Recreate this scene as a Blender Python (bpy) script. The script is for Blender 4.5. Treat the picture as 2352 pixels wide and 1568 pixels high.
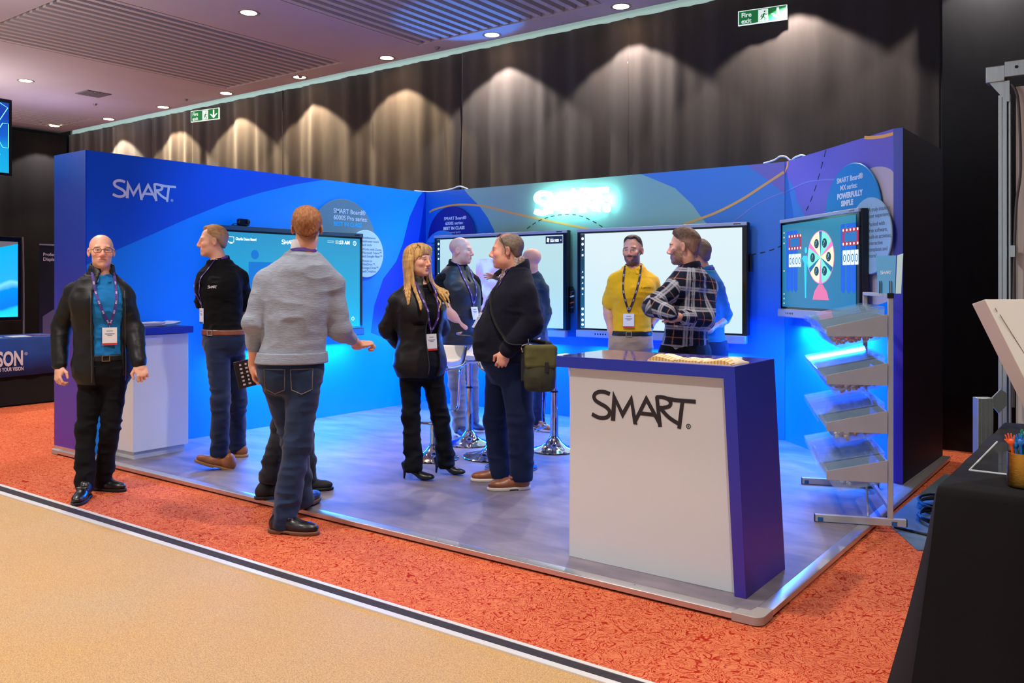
import bpy, bmesh, math, random
import numpy as np
from mathutils import Vector, Matrix
from mathutils.bvhtree import BVHTree

for _o in list(bpy.data.objects): bpy.data.objects.remove(_o, do_unlink=True)
SC = bpy.context.scene
COL = SC.collection
random.seed(7); RNG = np.random.RandomState(11)
PI = math.pi
YAW = math.radians(36.7)

# ------------------------------------------------------------------ camera
cam = bpy.data.objects.new('camera', bpy.data.cameras.new('camera'))
COL.objects.link(cam)
cam.location = (0, 0, 1.45)
cam.rotation_euler = (PI/2, 0, YAW)
cam.data.lens = 36*1971/2352; cam.data.sensor_width = 36; cam.data.sensor_fit = 'HORIZONTAL'
cam.data.shift_y = -(784-651)/2352
cam.data.clip_start = .05; cam.data.clip_end = 100
SC.camera = cam

# ------------------------------------------------------------------ world, view
W = bpy.data.worlds.new('world'); SC.world = W; W.use_nodes = True
_b = W.node_tree.nodes['Background']
_b.inputs[0].default_value = (.80, .86, 1.0, 1); _b.inputs[1].default_value = .50
SC.view_settings.view_transform = 'Standard'; SC.view_settings.look = 'None'
SC.view_settings.exposure = 0.35; SC.view_settings.gamma = 1
SC.view_settings.use_curve_mapping = False

def light(name, kind, loc, energy, color=(1, 1, 1), target=None, **kw):
    d = bpy.data.lights.new(name, kind); d.energy = energy; d.color = color
    for k, v in kw.items(): setattr(d, k, v)
    o = bpy.data.objects.new(name, d); COL.objects.link(o); o.location = loc
    if target is not None:
        o.rotation_euler = (Vector(target)-Vector(loc)).to_track_quat('-Z', 'Y').to_euler()
    return o

HC = 4.4                                     # ceiling height
CY = 8.30                                    # back curtain plane
WARM = (1.0, .93, .84)
# downlight grid of the hall: the row that grazes the curtain, the wide-spaced rows in front of it
DL = [(-4.53-1.745*k, 8.02, 'curtain') for k in range(-2, 7)] + [(-16.45, 7.75, 'curtain')]
DL += [(-2.64-5.245*k, 5.78, 'room') for k in range(0, 3)]
DL += [(-2.64-5.245*k, 3.4, 'room') for k in range(-1, 3)]
DL += [(-2.64-5.245*k-2.6, 1.2, 'room') for k in range(-2, 3)]
DL += [(-2.64-5.245*k, -1.6, 'room') for k in range(-1, 3)]
for x, y, kind in DL:
    if kind == 'curtain':
        tone = [(1, .80, .58), (1, .88, .78), (1, .74, .45)][int(abs(x)*7) % 3]
        light('downlight_beam', 'SPOT', (x, y, HC-.16), 165, tone, spot_size=math.radians(112), spot_blend=.22, shadow_soft_size=.03)
    else:
        light('downlight_beam', 'SPOT', (x, y, HC-.06), 40 if y > 5 else 285, WARM, spot_size=math.radians(118), spot_blend=.6, shadow_soft_size=.09)
# unseen area lights added to brighten the ceiling
for x, y in ((-13.5, 4.2), (-8.6, 2.2), (-3.0, 1.0), (-12, -1.5)):
    light('ceiling_fill_light', 'AREA', (x, y, 3.1), 66, (1, .96, .90), (x, y+.8, HC), shape='DISK', size=1.2)
light('ceiling_fill_light', 'AREA', (-14.2, 6.6, 3.0), 14, (.62, .58, 1), (-14.2, 6.6, HC), shape='DISK', size=.8)
# stand lighting: cyan-blue LED strips behind the four screens, washing wall and floor
BLUE = (.01, .19, 1.0)
def strip_light(loc, target, w, h, e, c=BLUE):
    return light('led_strip_light', 'AREA', loc, e, c, target, shape='RECTANGLE', size=w, size_y=h)
strip_light((-6.90, 5.6, .86), (-6.45, 5.6, 0), 1.6, .05, 105)
strip_light((-5.82, 7.55, .86), (-5.82, 7.10, 0), 1.6, .05, 85)
strip_light((-3.86, 7.55, .86), (-3.86, 7.10, 0), 1.6, .05, 90)
strip_light((-2.10, 6.98, 1.12), (-2.38, 6.70, 0), 1.1, .05, 75)
# blue stage spots of the stand: two grazing the long wall, one on the ceiling slats
light('stage_spot_beam', 'SPOT', (-3.2, 4.6, HC-.12), 560, (.05, .42, 1), (-7.0, 6.0, 1.7), spot_size=math.radians(56), spot_blend=.8, shadow_soft_size=.08)
light('stage_spot_beam', 'SPOT', (-4.6, 3.6, HC-.12), 240, (.05, .40, 1), (-3.2, 7.7, 1.0), spot_size=math.radians(58), spot_blend=.7, shadow_soft_size=.08)
light('stage_spot_beam', 'SPOT', (-6.6, 7.9, 2.7), 170, (.0, .25, 1), (-6.3, 7.45, 4.4), spot_size=math.radians(48), spot_blend=.3, shadow_soft_size=.02)

# ------------------------------------------------------------------ materials
def lin(c):
    return tuple(((v/255.)/12.92 if v/255. <= .04045 else (((v/255.)+.055)/1.055)**2.4) for v in c[:3]) + (1,)
MATS = {}
def mat(name, rgb, rough=.5, metal=0, noise=0, nscale=20, bump=0, bscale=200, emit=0, spec=.5, coat=0, trans=0, sheen=0, alpha=1, stretch=None):
    if name in MATS: return MATS[name]
    m = bpy.data.materials.new(name); m.use_nodes = True; nt = m.node_tree; N = nt.nodes; L = nt.links
    p = N['Principled BSDF']; c = lin(rgb)
    p.inputs['Base Color'].default_value = c; p.inputs['Roughness'].default_value = rough
    p.inputs['Metallic'].default_value = metal; p.inputs['Specular IOR Level'].default_value = spec
    p.inputs['Coat Weight'].default_value = coat; p.inputs['Transmission Weight'].default_value = trans
    p.inputs['Sheen Weight'].default_value = sheen; p.inputs['Alpha'].default_value = alpha
    if emit:
        p.inputs['Emission Color'].default_value = c; p.inputs['Emission Strength'].default_value = emit
    tc = N.new('ShaderNodeTexCoord'); src = tc.outputs['Object']
    if stretch:
        mp = N.new('ShaderNodeMapping'); mp.inputs['Scale'].default_value = stretch
        L.new(src, mp.inputs['Vector']); src = mp.outputs['Vector']
    if noise:
        n = N.new('ShaderNodeTexNoise'); n.inputs['Scale'].default_value = nscale; n.inputs['Detail'].default_value = 5
        L.new(src, n.inputs['Vector'])
        r = N.new('ShaderNodeMapRange'); r.inputs['From Min'].default_value = .3; r.inputs['From Max'].default_value = .7
        r.inputs['To Min'].default_value = 1-noise; r.inputs['To Max'].default_value = 1+noise
        L.new(n.outputs['Fac'], r.inputs['Value'])
        x = N.new('ShaderNodeVectorMath'); x.operation = 'SCALE'; x.inputs[0].default_value = c[:3]
        L.new(r.outputs['Result'], x.inputs['Scale']); L.new(x.outputs['Vector'], p.inputs['Base Color'])
    if bump:
        n2 = N.new('ShaderNodeTexNoise'); n2.inputs['Scale'].default_value = bscale; n2.inputs['Detail'].default_value = 3
        L.new(src, n2.inputs['Vector'])
        bp = N.new('ShaderNodeBump'); bp.inputs['Strength'].default_value = bump; bp.inputs['Distance'].default_value = .004
        L.new(n2.outputs['Fac'], bp.inputs['Height']); L.new(bp.outputs['Normal'], p.inputs['Normal'])
    MATS[name] = m
    return m
def nodes_of(m): return m.node_tree.nodes, m.node_tree.links, m.node_tree.nodes['Principled BSDF']

def mat_carpet():
    m = mat('patterned_carpet', (226, 112, 66), .95, spec=.1); N, L, p = nodes_of(m)
    tc = N.new('ShaderNodeTexCoord')
    def contour(scale, w, dist, off):
        mp = N.new('ShaderNodeMapping'); mp.inputs['Location'].default_value = (off, off*.7, 0)
        L.new(tc.outputs['Object'], mp.inputs['Vector'])
        n = N.new('ShaderNodeTexNoise'); n.inputs['Scale'].default_value = scale; n.inputs['Detail'].default_value = 1.2; n.inputs['Distortion'].default_value = dist
        L.new(mp.outputs['Vector'], n.inputs['Vector'])
        a = N.new('ShaderNodeMath'); a.operation = 'MULTIPLY'; a.inputs[1].default_value = 9; L.new(n.outputs['Fac'], a.inputs[0])
        f = N.new('ShaderNodeMath'); f.operation = 'FRACT'; L.new(a.outputs[0], f.inputs[0])
        s = N.new('ShaderNodeMath'); s.operation = 'SUBTRACT'; s.inputs[1].default_value = .5; L.new(f.outputs[0], s.inputs[0])
        b = N.new('ShaderNodeMath'); b.operation = 'ABSOLUTE'; L.new(s.outputs[0], b.inputs[0])
        g = N.new('ShaderNodeMapRange'); g.inputs['From Min'].default_value = w; g.inputs['From Max'].default_value = w+.06
        g.inputs['To Min'].default_value = 1; g.inputs['To Max'].default_value = 0; L.new(b.outputs[0], g.inputs['Value'])
        return g.outputs['Result']
    c1 = contour(8, .09, 2.0, 0); c2 = contour(14, .09, 1.6, 5)
    mx = N.new('ShaderNodeMath'); mx.operation = 'MULTIPLY'; L.new(c1, mx.inputs[0])
    v = N.new('ShaderNodeTexVoronoi'); v.inputs['Scale'].default_value = 26; L.new(tc.outputs['Object'], v.inputs['Vector'])
    vr = N.new('ShaderNodeMapRange'); vr.inputs['From Min'].default_value = .25; vr.inputs['From Max'].default_value = .45; L.new(v.outputs['Distance'], vr.inputs['Value'])
    L.new(vr.outputs['Result'], mx.inputs[1])
    mm = N.new('ShaderNodeMath'); mm.operation = 'MAXIMUM'; L.new(mx.outputs[0], mm.inputs[0])
    h = N.new('ShaderNodeMath'); h.operation = 'MULTIPLY'; h.inputs[1].default_value = .75; L.new(c2, h.inputs[0]); L.new(h.outputs[0], mm.inputs[1])
    big = N.new('ShaderNodeTexNoise'); big.inputs['Scale'].default_value = 1.3; L.new(tc.outputs['Object'], big.inputs['Vector'])
    base = N.new('ShaderNodeMix'); base.data_type = 'RGBA'; base.inputs[6].default_value = lin((204, 106, 70)); base.inputs[7].default_value = lin((214, 124, 86))
    L.new(big.outputs['Fac'], base.inputs[0])
    mix = N.new('ShaderNodeMix'); mix.data_type = 'RGBA'; L.new(mm.outputs[0], mix.inputs[0])
    L.new(base.outputs[2], mix.inputs[6]); mix.inputs[7].default_value = lin((164, 36, 14)); L.new(mix.outputs[2], p.inputs['Base Color'])
    fb = N.new('ShaderNodeTexNoise'); fb.inputs['Scale'].default_value = 420; L.new(tc.outputs['Object'], fb.inputs['Vector'])
    bp = N.new('ShaderNodeBump'); bp.inputs['Strength'].default_value = .5; bp.inputs['Distance'].default_value = .004
    L.new(fb.outputs['Fac'], bp.inputs['Height']); L.new(bp.outputs['Normal'], p.inputs['Normal'])
    return m
def mat_speckle(name, c0, c1, c2, scale, rough, bigscale=1.2):
    m = mat(name, c0, rough); N, L, p = nodes_of(m); tc = N.new('ShaderNodeTexCoord')
    n = N.new('ShaderNodeTexNoise'); n.inputs['Scale'].default_value = scale; n.inputs['Detail'].default_value = 2; L.new(tc.outputs['Object'], n.inputs['Vector'])
    r = N.new('ShaderNodeMapRange'); r.inputs['From Min'].default_value = .42; r.inputs['From Max'].default_value = .64; L.new(n.outputs['Fac'], r.inputs['Value'])
    b = N.new('ShaderNodeTexNoise'); b.inputs['Scale'].default_value = bigscale; b.inputs['Detail'].default_value = 6; L.new(tc.outputs['Object'], b.inputs['Vector'])
    br = N.new('ShaderNodeMapRange'); br.inputs['From Min'].default_value = .35; br.inputs['From Max'].default_value = .65; L.new(b.outputs['Fac'], br.inputs['Value'])
    m1 = N.new('ShaderNodeMix'); m1.data_type = 'RGBA'; m1.inputs[6].default_value = lin(c0); m1.inputs[7].default_value = lin(c2); L.new(br.outputs['Result'], m1.inputs[0])
    m2 = N.new('ShaderNodeMix'); m2.data_type = 'RGBA'; L.new(r.outputs['Result'], m2.inputs[0]); L.new(m1.outputs[2], m2.inputs[6]); m2.inputs[7].default_value = lin(c1)
    L.new(m2.outputs[2], p.inputs['Base Color'])
    return m
def mat_vcol(name, rough=.5, bump=.15, bscale=300, spec=.4, emit=0, sss=0):
    m = mat(name, (200, 150, 120), rough, spec=spec, bump=bump, bscale=bscale); N, L, p = nodes_of(m)
    a = N.new('ShaderNodeAttribute'); a.attribute_name = 'tint'; L.new(a.outputs['Color'], p.inputs['Base Color'])
    if sss:
        p.inputs['Subsurface Weight'].default_value = sss; p.inputs['Subsurface Scale'].default_value = .01
        p.inputs['Subsurface Radius'].default_value = (1, .35, .2)
    return m
def mat_screen(name, c_top, c_bot, strength, z0, z1, axis=2):
    """lit display panel: what it shows is a vertical colour blend, given off as light"""
    m = mat(name, (10, 10, 10), .25); N, L, p = nodes_of(m); tc = N.new('ShaderNodeTexCoord')
    sp = N.new('ShaderNodeSeparateXYZ'); L.new(tc.outputs['Object'], sp.inputs['Vector'])
    r = N.new('ShaderNodeMapRange'); r.inputs['From Min'].default_value = z0; r.inputs['From Max'].default_value = z1; L.new(sp.outputs[axis], r.inputs['Value'])
    x = N.new('ShaderNodeMix'); x.data_type = 'RGBA'; x.inputs[6].default_value = lin(c_bot); x.inputs[7].default_value = lin(c_top); L.new(r.outputs['Result'], x.inputs[0])
    L.new(x.outputs[2], p.inputs['Emission Color']); p.inputs['Emission Strength'].default_value = strength
    return m

# ------------------------------------------------------------------ mesh builder
class MB:
    def __init__(s): s.v = []; s.f = []; s.m = []; s.M = None; s.mi = 0
    def add(s, vs, fs, mi=None):
        n = len(s.v)
        for v in vs:
            v = Vector(v)
            if s.M is not None: v = s.M @ v
            s.v.append(tuple(v))
        for f in fs: s.f.append(tuple(i+n for i in f)); s.m.append(s.mi if mi is None else mi)
        return s
    def box(s, c, d, mi=None, rz=0, R=None):
        x, y, z = [k/2 for k in d]
        vs = [Vector((a*x, b*y, e*z)) for e in (-1, 1) for b in (-1, 1) for a in (-1, 1)]
        if rz: R = Matrix.Rotation(rz, 3, 'Z')
        if R is not None: vs = [R @ v for v in vs]
        return s.add([v+Vector(c) for v in vs], [(0, 2, 3, 1), (4, 5, 7, 6), (0, 1, 5, 4), (2, 6, 7, 3), (0, 4, 6, 2), (1, 3, 7, 5)], mi)
    def b2(s, a, b, mi=None):
        return s.box([(p+q)/2 for p, q in zip(a, b)], [abs(q-p) for p, q in zip(a, b)], mi)
    def prism(s, poly, o, u, v, w, mi=None, caps=True):
        """poly in (u,v) coordinates from origin o, extruded by vector w"""
        o, u, v, w = map(Vector, (o, u, v, w)); n = len(poly)
        A = [o+u*a+v*b for a, b in poly]; B = [p+w for p in A]
        fs = [(i, (i+1) % n, n+(i+1) % n, n+i) for i in range(n)]
        if caps: fs += [tuple(reversed(range(n))), tuple(range(n, 2*n))]
        return s.add(A+B, fs, mi)
    def poly(s, poly, o, u, v, mi=None):
        o, u, v = map(Vector, (o, u, v))
        return s.add([o+u*a+v*b for a, b in poly], [tuple(range(len(poly)))], mi)
    def lathe(s, prof, c=(0, 0, 0), seg=24, mi=None, ax=None, caps=True):
        """prof: list of (r,z)"""
        vs = []; fs = []; n = len(prof)
        R = Vector((0, 0, 1)).rotation_difference(Vector(ax)).to_matrix() if ax is not None else None
        for i in range(seg):
            a = 2*PI*i/seg
            for r, z in prof:
                p = Vector((r*math.cos(a), r*math.sin(a), z))
                if R is not None: p = R @ p
                vs.append(p+Vector(c))
        for i in range(seg):
            for j in range(n-1):
                a = i*n+j; b = ((i+1) % seg)*n+j
                fs.append((a, b, b+1, a+1))
        if caps and prof[0][0] > 1e-6: fs.append(tuple(reversed([i*n for i in range(seg)])))
        if caps and prof[-1][0] > 1e-6: fs.append(tuple(i*n+n-1 for i in range(seg)))
        return s.add(vs, fs, mi)
    def cyl(s, a, b, r, seg=14, mi=None, r2=None):
        a = Vector(a); b = Vector(b); L = (b-a).length
        return s.lathe([(r, 0), (r if r2 is None else r2, L)], a, seg, mi, (b-a).normalized())
    def tube(s, path, r, seg=8, mi=None, closed=False, flat=None):
        P = [Vector((p[0], p[1], p[2])) for p in path]; n = len(P); vs = []; fs = []
        up = None
        for i in range(n):
            if closed: t = P[(i+1) % n]-P[i-1]
            else: t = P[min(i+1, n-1)]-P[max(i-1, 0)]
            t.normalize()
            if up is None:
                up = Vector((0, 0, 1)) if abs(t.z) < .9 else Vector((1, 0, 0))
            sx = t.cross(up).normalized(); up = sx.cross(t).normalized()
            rr = r[i] if isinstance(r, (list, tuple)) else r
            for k in range(seg):
                a = 2*PI*k/seg
                vs.append(P[i]+sx*math.cos(a)*rr+up*math.sin(a)*rr*(flat or 1))
        for i in range(n if closed else n-1):
            for k in range(seg):
                a = i*seg+k; b = i*seg+(k+1) % seg; c = ((i+1) % n)*seg
                fs.append((a, b, c+(k+1) % seg, c+k))
        if not closed: fs += [tuple(reversed(range(seg))), tuple((n-1)*seg+k for k in range(seg))]
        return s.add(vs, fs, mi)
    def build(s, name, mats, parent=None, smooth=False, bevel=0, ang=35, loc=None):
        me = bpy.data.meshes.new(name); me.from_pydata(s.v, [], s.f); me.update()
        if not isinstance(mats, (list, tuple)): mats = [mats]
        for m in mats: me.materials.append(m)
        me.polygons.foreach_set('material_index', s.m)
        bm = bmesh.new(); bm.from_mesh(me)
        if len(s.f) < 40000: bmesh.ops.recalc_face_normals(bm, faces=bm.faces)
        bm.to_mesh(me); bm.free()
        if smooth:
            me.polygons.foreach_set('use_smooth', [True]*len(me.polygons)); me.set_sharp_from_angle(angle=math.radians(ang))
        o = bpy.data.objects.new(name, me); COL.objects.link(o)
        if parent is not None: o.parent = parent
        if loc is not None: o.location = loc
        if bevel:
            b = o.modifiers.new('bevel', 'BEVEL'); b.width = bevel; b.segments = 2; b.limit_method = 'ANGLE'
            me.polygons.foreach_set('use_smooth', [True]*len(me.polygons)); me.set_sharp_from_angle(angle=math.radians(35))
            b.harden_normals = False
        return o
def tag(o, label=None, cat=None, group=None, kind=None):
    if label: o['label'] = label
    if cat: o['category'] = cat
    if group: o['group'] = group
    if kind: o['kind'] = kind
    return o
def thing(name, label, cat, loc=(0, 0, 0), rz=0, group=None):
    o = bpy.data.objects.new(name, None); COL.objects.link(o); o.location = loc; o.rotation_euler = (0, 0, rz)
    o.empty_display_size = .1
    return tag(o, label, cat, group)
def struct(o): o['kind'] = 'structure'; return o
def copy_tree(o, parent=None):
    c = o.copy(); COL.objects.link(c); c.parent = parent
    for ch in [k for k in COL.objects if k.parent is o]: copy_tree(ch, c)
    return c
_TX = {}
def text_geo(s, size=.1, depth=.001, align='LEFT', bold=0, ls=1.0):
    key = (s, size, depth, align, bold, ls)
    if key in _TX: return _TX[key]
    cu = bpy.data.curves.new('t', 'FONT'); cu.body = s; cu.size = size; cu.extrude = depth; cu.align_x = align
    cu.offset = bold; cu.resolution_u = 3; cu.space_line = ls
    o = bpy.data.objects.new('t', cu); COL.objects.link(o)
    dg = bpy.context.evaluated_depsgraph_get(); me = bpy.data.meshes.new_from_object(o.evaluated_get(dg))
    r = ([tuple(v.co) for v in me.vertices], [tuple(p.vertices) for p in me.polygons])
    bpy.data.objects.remove(o); bpy.data.curves.remove(cu); bpy.data.meshes.remove(me)
    _TX[key] = r; return r
def frame_m(o, u, v):
    u = Vector(u).normalized(); v = Vector(v).normalized(); w = u.cross(v)
    M = Matrix((u, v, w)).transposed().to_4x4(); M.translation = Vector(o); return M
def put_text(mb, s, o, u, v, size, depth=.001, align='LEFT', bold=0, mi=None, ls=1.0, sx=1):
    vs, fs = text_geo(s, size, depth, align, bold, ls); M = frame_m(o, u, v)
    mb.add([M @ Vector((a*sx, b, c)) for a, b, c in vs], fs, mi)
def stroke(mb, pts, w, o, u, v, d, mi=None, w_end=None):
    """flat pen stroke of width w through the points, in the plane (u,v), d thick"""
    P = [Vector((p[0], p[1])) for p in pts]; n = len(P); Lf = []; Rt = []
    for i in range(n):
        a = P[i]-P[i-1] if i else P[1]-P[0]; b = P[i+1]-P[i] if i < n-1 else a
        a = a.normalized(); b = b.normalized(); na = Vector((-a.y, a.x)); nb = Vector((-b.y, b.x))
        m = (na+nb); m = m.normalized() if m.length > 1e-6 else na
        k = 1/max(.45, m.dot(na)); ww = w if w_end is None else w+(w_end-w)*i/(n-1)
        Lf.append(P[i]+m*ww/2*k); Rt.append(P[i]-m*ww/2*k)
    for i in range(n-1):
        mb.prism([tuple(Rt[i]), tuple(Rt[i+1]), tuple(Lf[i+1]), tuple(Lf[i])], o, u, v, d, mi)
def cubic(pts, n=6):
    """smooth Catmull-Rom through points"""
    P = [Vector(p) for p in pts]; out = []
    for i in range(len(P)-1):
        p0 = P[max(i-1, 0)]; p1 = P[i]; p2 = P[i+1]; p3 = P[min(i+2, len(P)-1)]
        for k in range(n):
            t = k/n
            out.append(.5*((2*p1)+(p2-p0)*t+(2*p0-5*p1+4*p2-p3)*t*t+(3*p1-p0-3*p2+p3)*t**3))
    out.append(P[-1]); return out
def circle(cx, cy, r, a0=0, a1=2*PI, n=48):
    return [(cx+r*math.cos(a0+(a1-a0)*i/n), cy+r*math.sin(a0+(a1-a0)*i/n)) for i in range(n if abs(a1-a0-2*PI) < 1e-6 else n+1)]

LOGO = dict(S=[(0.1842, 0.0998), (0.1377, 0.1136), (0.0826, 0.1136), (0.0379, 0.0947), (0.0207, 0.0637), (0.0396, 0.031), (0.0929, 0.0052), (0.1429, -0.0155), (0.179, -0.0465), (0.1807, -0.0775), (0.1583, -0.1033), (0.117, -0.117), (0.062, -0.1153), (0.0, -0.0929)],
 A=[(0.432, -0.125), (0.5439, 0.0870), (0.6781, -0.125)], Ab=[(0.4888, -0.0413), (0.6213, -0.043)],
 R=[(0.6437, 0.117), (0.6747, -0.140)], Rb=[(0.6386, 0.1090), (0.6919, 0.1135), (0.747, 0.102), (0.7722, 0.0735), (0.7573, 0.0413), (0.7091, 0.0258), (0.6644, 0.0224)],
 Rl=[(0.6816, 0.0138), (0.7418, -0.0413), (0.7952, -0.074), (0.8503, -0.0981)], T=[(0.7422, 0.1060), (0.8124, 0.0984), (1.0, 0.0998)], Ts=[(0.8812, 0.0938), (0.8503, -0.1374)])
def logo_geo(mb, o, u, v, width, d, mi=None, reg=True, wt=.036):
    """the five-letter wordmark; o is its left end at mid height, width its full length"""
    u = Vector(u).normalized(); v = Vector(v).normalized(); w = u.cross(v)*d; U = u*width; V = v*width
    for i, k in enumerate(('S', 'Rb', 'Rl', 'A', 'Ab', 'R', 'T', 'Ts')):
        wk = w*(1+.07*i)
        p = LOGO[k]; p = cubic([(a, b, 0) for a, b in p], 5) if k in ('S', 'Rb', 'Rl') else [(a, b, 0) for a, b in p]
        stroke(mb, [(q[0], q[1]) for q in p], wt*(1.06 if k == 'S' else 1), o, U, V, wk, mi)
    M = [(.200, -.132), (.212, .128), (.312, -.040), (.404, .108), (.455, -.140), (.418, -.140), (.390, .030), (.313, -.100), (.244, .020), (.238, -.132)]
    for tri in ([(.194, -.132), (.238, -.132), (.246, .02), (.216, .130)], [(.216, .130), (.246, .02), (.313, -.105), (.312, -.035)], [(.312, -.035), (.313, -.105), (.392, .030), (.404, .112)], [(.404, .112), (.392, .030), (.420, -.142), (.458, -.142)]):
        mb.prism(tri, o, U, V, w*1.6, mi)
    if reg:
        c = (.9346, -.1098); r = .021
        for i in range(16):
            a, b = 2*PI*i/16, 2*PI*(i+1)/16
            mb.prism([(c[0]+r*math.cos(a), c[1]+r*math.sin(a)), (c[0]+r*math.cos(b), c[1]+r*math.sin(b)), (c[0]+(r-.006)*math.cos(b), c[1]+(r-.006)*math.sin(b)), (c[0]+(r-.006)*math.cos(a), c[1]+(r-.006)*math.sin(a))], o, U, V, w, mi)
        put_text(mb, 'R', Vector(o)+U*(c[0]-.008)+V*(c[1]-.009)+w*.5, u, v, .026*width, abs(d)/2, 'LEFT', 0, mi)

# ------------------------------------------------------------------ hall: floors, ceiling, walls
def fl(name, pts, z0, z1, m):
    mb = MB(); mb.prism(pts, (0, 0, z0), (1, 0, 0), (0, 1, 0), (0, 0, z1-z0)); return mb.build(name, m)
CARPET = mat_carpet()
STONEF = mat_speckle('speckled_resin_floor', (202, 160, 98), (162, 122, 76), (194, 164, 120), 240, .62, 1.1)
struct(fl('floor', [(-19, -6), (4, -6), (4, 2.784), (-19, 2.452)], -.10, -.001, STONEF))
struct(fl('floor_carpet', [(-19, 2.452), (4, 2.784), (4, 10), (-19, 10)], -.10, 0, CARPET))
def y_in(x): return 2.625+.0145*(x+6.3)          # beige-side edge of the threshold strip
def y_out(x): return 2.760+.0085*(x+6.3)
ALU = mat('brushed_aluminium', (206, 206, 208), .34, .85, noise=.05, nscale=8, stretch=(1, 30, 30))
mb = MB()
for a, b, i, z in ((0, .30, 0, .006), (.30, .80, 1, .004), (.80, 1, 0, .006)):
    P = []
    for x in (-18, 3.5): P.append((x, y_in(x)+(y_out(x)-y_in(x))*a, y_in(x)+(y_out(x)-y_in(x))*b))
    mb.prism([(P[0][0], P[0][1]), (P[1][0], P[1][1]), (P[1][0], P[1][2]), (P[0][0], P[0][2])], (0, 0, -.001), (1, 0, 0), (0, 1, 0), (0, 0, z+.001), i)
struct(mb.build('trim_1', [mat('strip_white_metal', (222, 220, 216), .4, .25), mat('strip_dark_insert', (58, 53, 58), .8, spec=.15, noise=.15, nscale=30)]))
# ceiling: plaster with recessed bays of slats
SLAT = [(-15.15, -12.55), (-11.25, -8.63), (-7.30, -4.62), (-3.34, -.66)]
SLAT[0] = (-16.7, -15.2); SY0, SY1 = 4.30, 7.85
PLAST = mat('ceiling_plaster', (158, 148, 156), .9, noise=.03, nscale=2)
SLATM = mat('slat_plaster', (164, 152, 154), .85)
DARKV = mat('ceiling_void', (40, 38, 42), .95)
mb = MB(); xs = [-17.2]+[v for s_ in SLAT for v in s_]+[3.5]; CEY = 8.20
for i in range(0, len(xs), 2): mb.b2((xs[i], -6, HC), (xs[i+1], CEY, HC+.05)) if xs[i+1] > xs[i] else None
for a, b in SLAT: mb.b2((a, -6, HC), (b, SY0, HC+.05)); mb.b2((a, SY1, HC), (b, CEY, HC+.05))
mb.b2((-17.2, -6, HC+.34), (3.5, 8.5, HC+.40), 1)
struct(mb.build('ceiling', [PLAST, DARKV]))
for a, b in SLAT:
    t = thing('ceiling_slat_panel', 'pale slatted ceiling recess nearest the left drapes' if a < -16 else {-11.25: 'pale slatted ceiling recess, large one at the upper left', -7.3: 'pale slatted ceiling recess with blue light on its slats', -3.34: 'pale slatted ceiling recess above the right end of the stand'}[a], 'ceiling panel', (a, SY0, HC), 0, 'slatted ceiling recesses')
    mb = MB(); W_ = b-a; D_ = SY1-SY0
    mb.b2((0, 0, .30), (W_, D_, .33)); mb.b2((0, 0, .0), (.02, D_, .30)); mb.b2((W_-.02, 0, 0), (W_, D_, .30)); mb.b2((.02, 0, 0), (W_-.02, .02, .30)); mb.b2((.02, D_-.02, 0), (W_-.02, D_, .30)); mb.build('recess', SLATM, t)
    n = max(2, round(W_/.150)); 
    for k in range(n):
        mb = MB(); x = (k+.5)*W_/n; off = .03+.0*k
        mb.prism([(x-.034, .0), (x+.034, .0), (x+.034, .13), (x-.034, .13)], (0, off+.03, .0), (1, 0, 0), (0, 0, 1), (0, D_-2*off-.06, 0)); mb.build('slat', SLATM, t)
struct((lambda m_: (m_.b2((-17.2, 8.42, 0), (3.5, 8.52, HC+.4)), m_.build('wall_back', mat('wall_pale_green', (176, 200, 196), .8))))(MB())[1])
struct((lambda m_: (m_.b2((-17.3, -6, 0), (-17.2, 8.52, HC+.4)), m_.build('wall_left', mat('wall_dark', (40, 38, 42), .9))))(MB())[1])
struct((lambda m_: (m_.b2((3.5, -6, 0), (3.6, 8.52, HC+.4)), m_.build('wall_right', mat('wall_dark', (40, 38, 42), .9))))(MB())[1])
mb = MB(); mb.b2((-17.1, 8.405, HC-.08), (3.4, 8.419, HC+.10)); tag(mb.build('lit_cove_band', mat('cove_glow', (176, 206, 202), .6, emit=.42)), 'long pale green cove light between the ceiling and the top of the drapes', 'light')  # glow put into the wall band's material instead of a hidden cove lamp
# downlights
ORD = ['first', 'second', 'third', 'fourth', 'fifth', 'sixth', 'seventh', 'eighth']
VIS = sorted([d for d in DL if d[2] == 'curtain' and d[0] < -4]); VR = [d for d in DL if d[2] == 'room' and d[1] > 5 and d[0] < -7]
for x, y, kind in VIS+VR:
    lab = ('round recessed ceiling downlight, '+ORD[VIS.index((x, y, kind))]+' from the left in the row along the drapes') if kind == 'curtain' else ('round recessed ceiling downlight between the two large slatted recesses' if x > -10 else 'round recessed ceiling downlight in the open ceiling at the far left')
    t = thing('ceiling_downlight', lab, 'downlight', (x, y, HC), 0, {'curtain': 'downlights along the drapes', 'room': 'downlights out in the ceiling'}[kind])
    mb = MB(); mb.lathe([(.085, -.004), (.112, -.006), (.115, 0), (.085, .0)], (0, 0, 0), 28, caps=False); mb.build('rim', mat('downlight_rim', (120, 110, 108), .4), t, smooth=True)
    mb = MB(); mb.lathe([(0, -.003), (.086, -.003)], (0, 0, 0), 28); mb.build('lens', mat('downlight_lens', (255, 244, 226), .4, emit=9), t)
t = thing('ceiling_vent', 'square dark ceiling vent between the slatted recesses at the left', 'vent', (-13.18, 6.80, HC)); mb = MB(); mb.b2((-.19, -.19, -.012), (.19, .19, 0)); mb.build('frame', mat('vent_grey', (104, 96, 98), .6), t)
for k in range(6):
    mb = MB(); mb.box((0, -.14+.056*k, -.014), (.33, .03, .006)); mb.build('louvre', mat('vent_dark', (70, 64, 68), .6), t)
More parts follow.
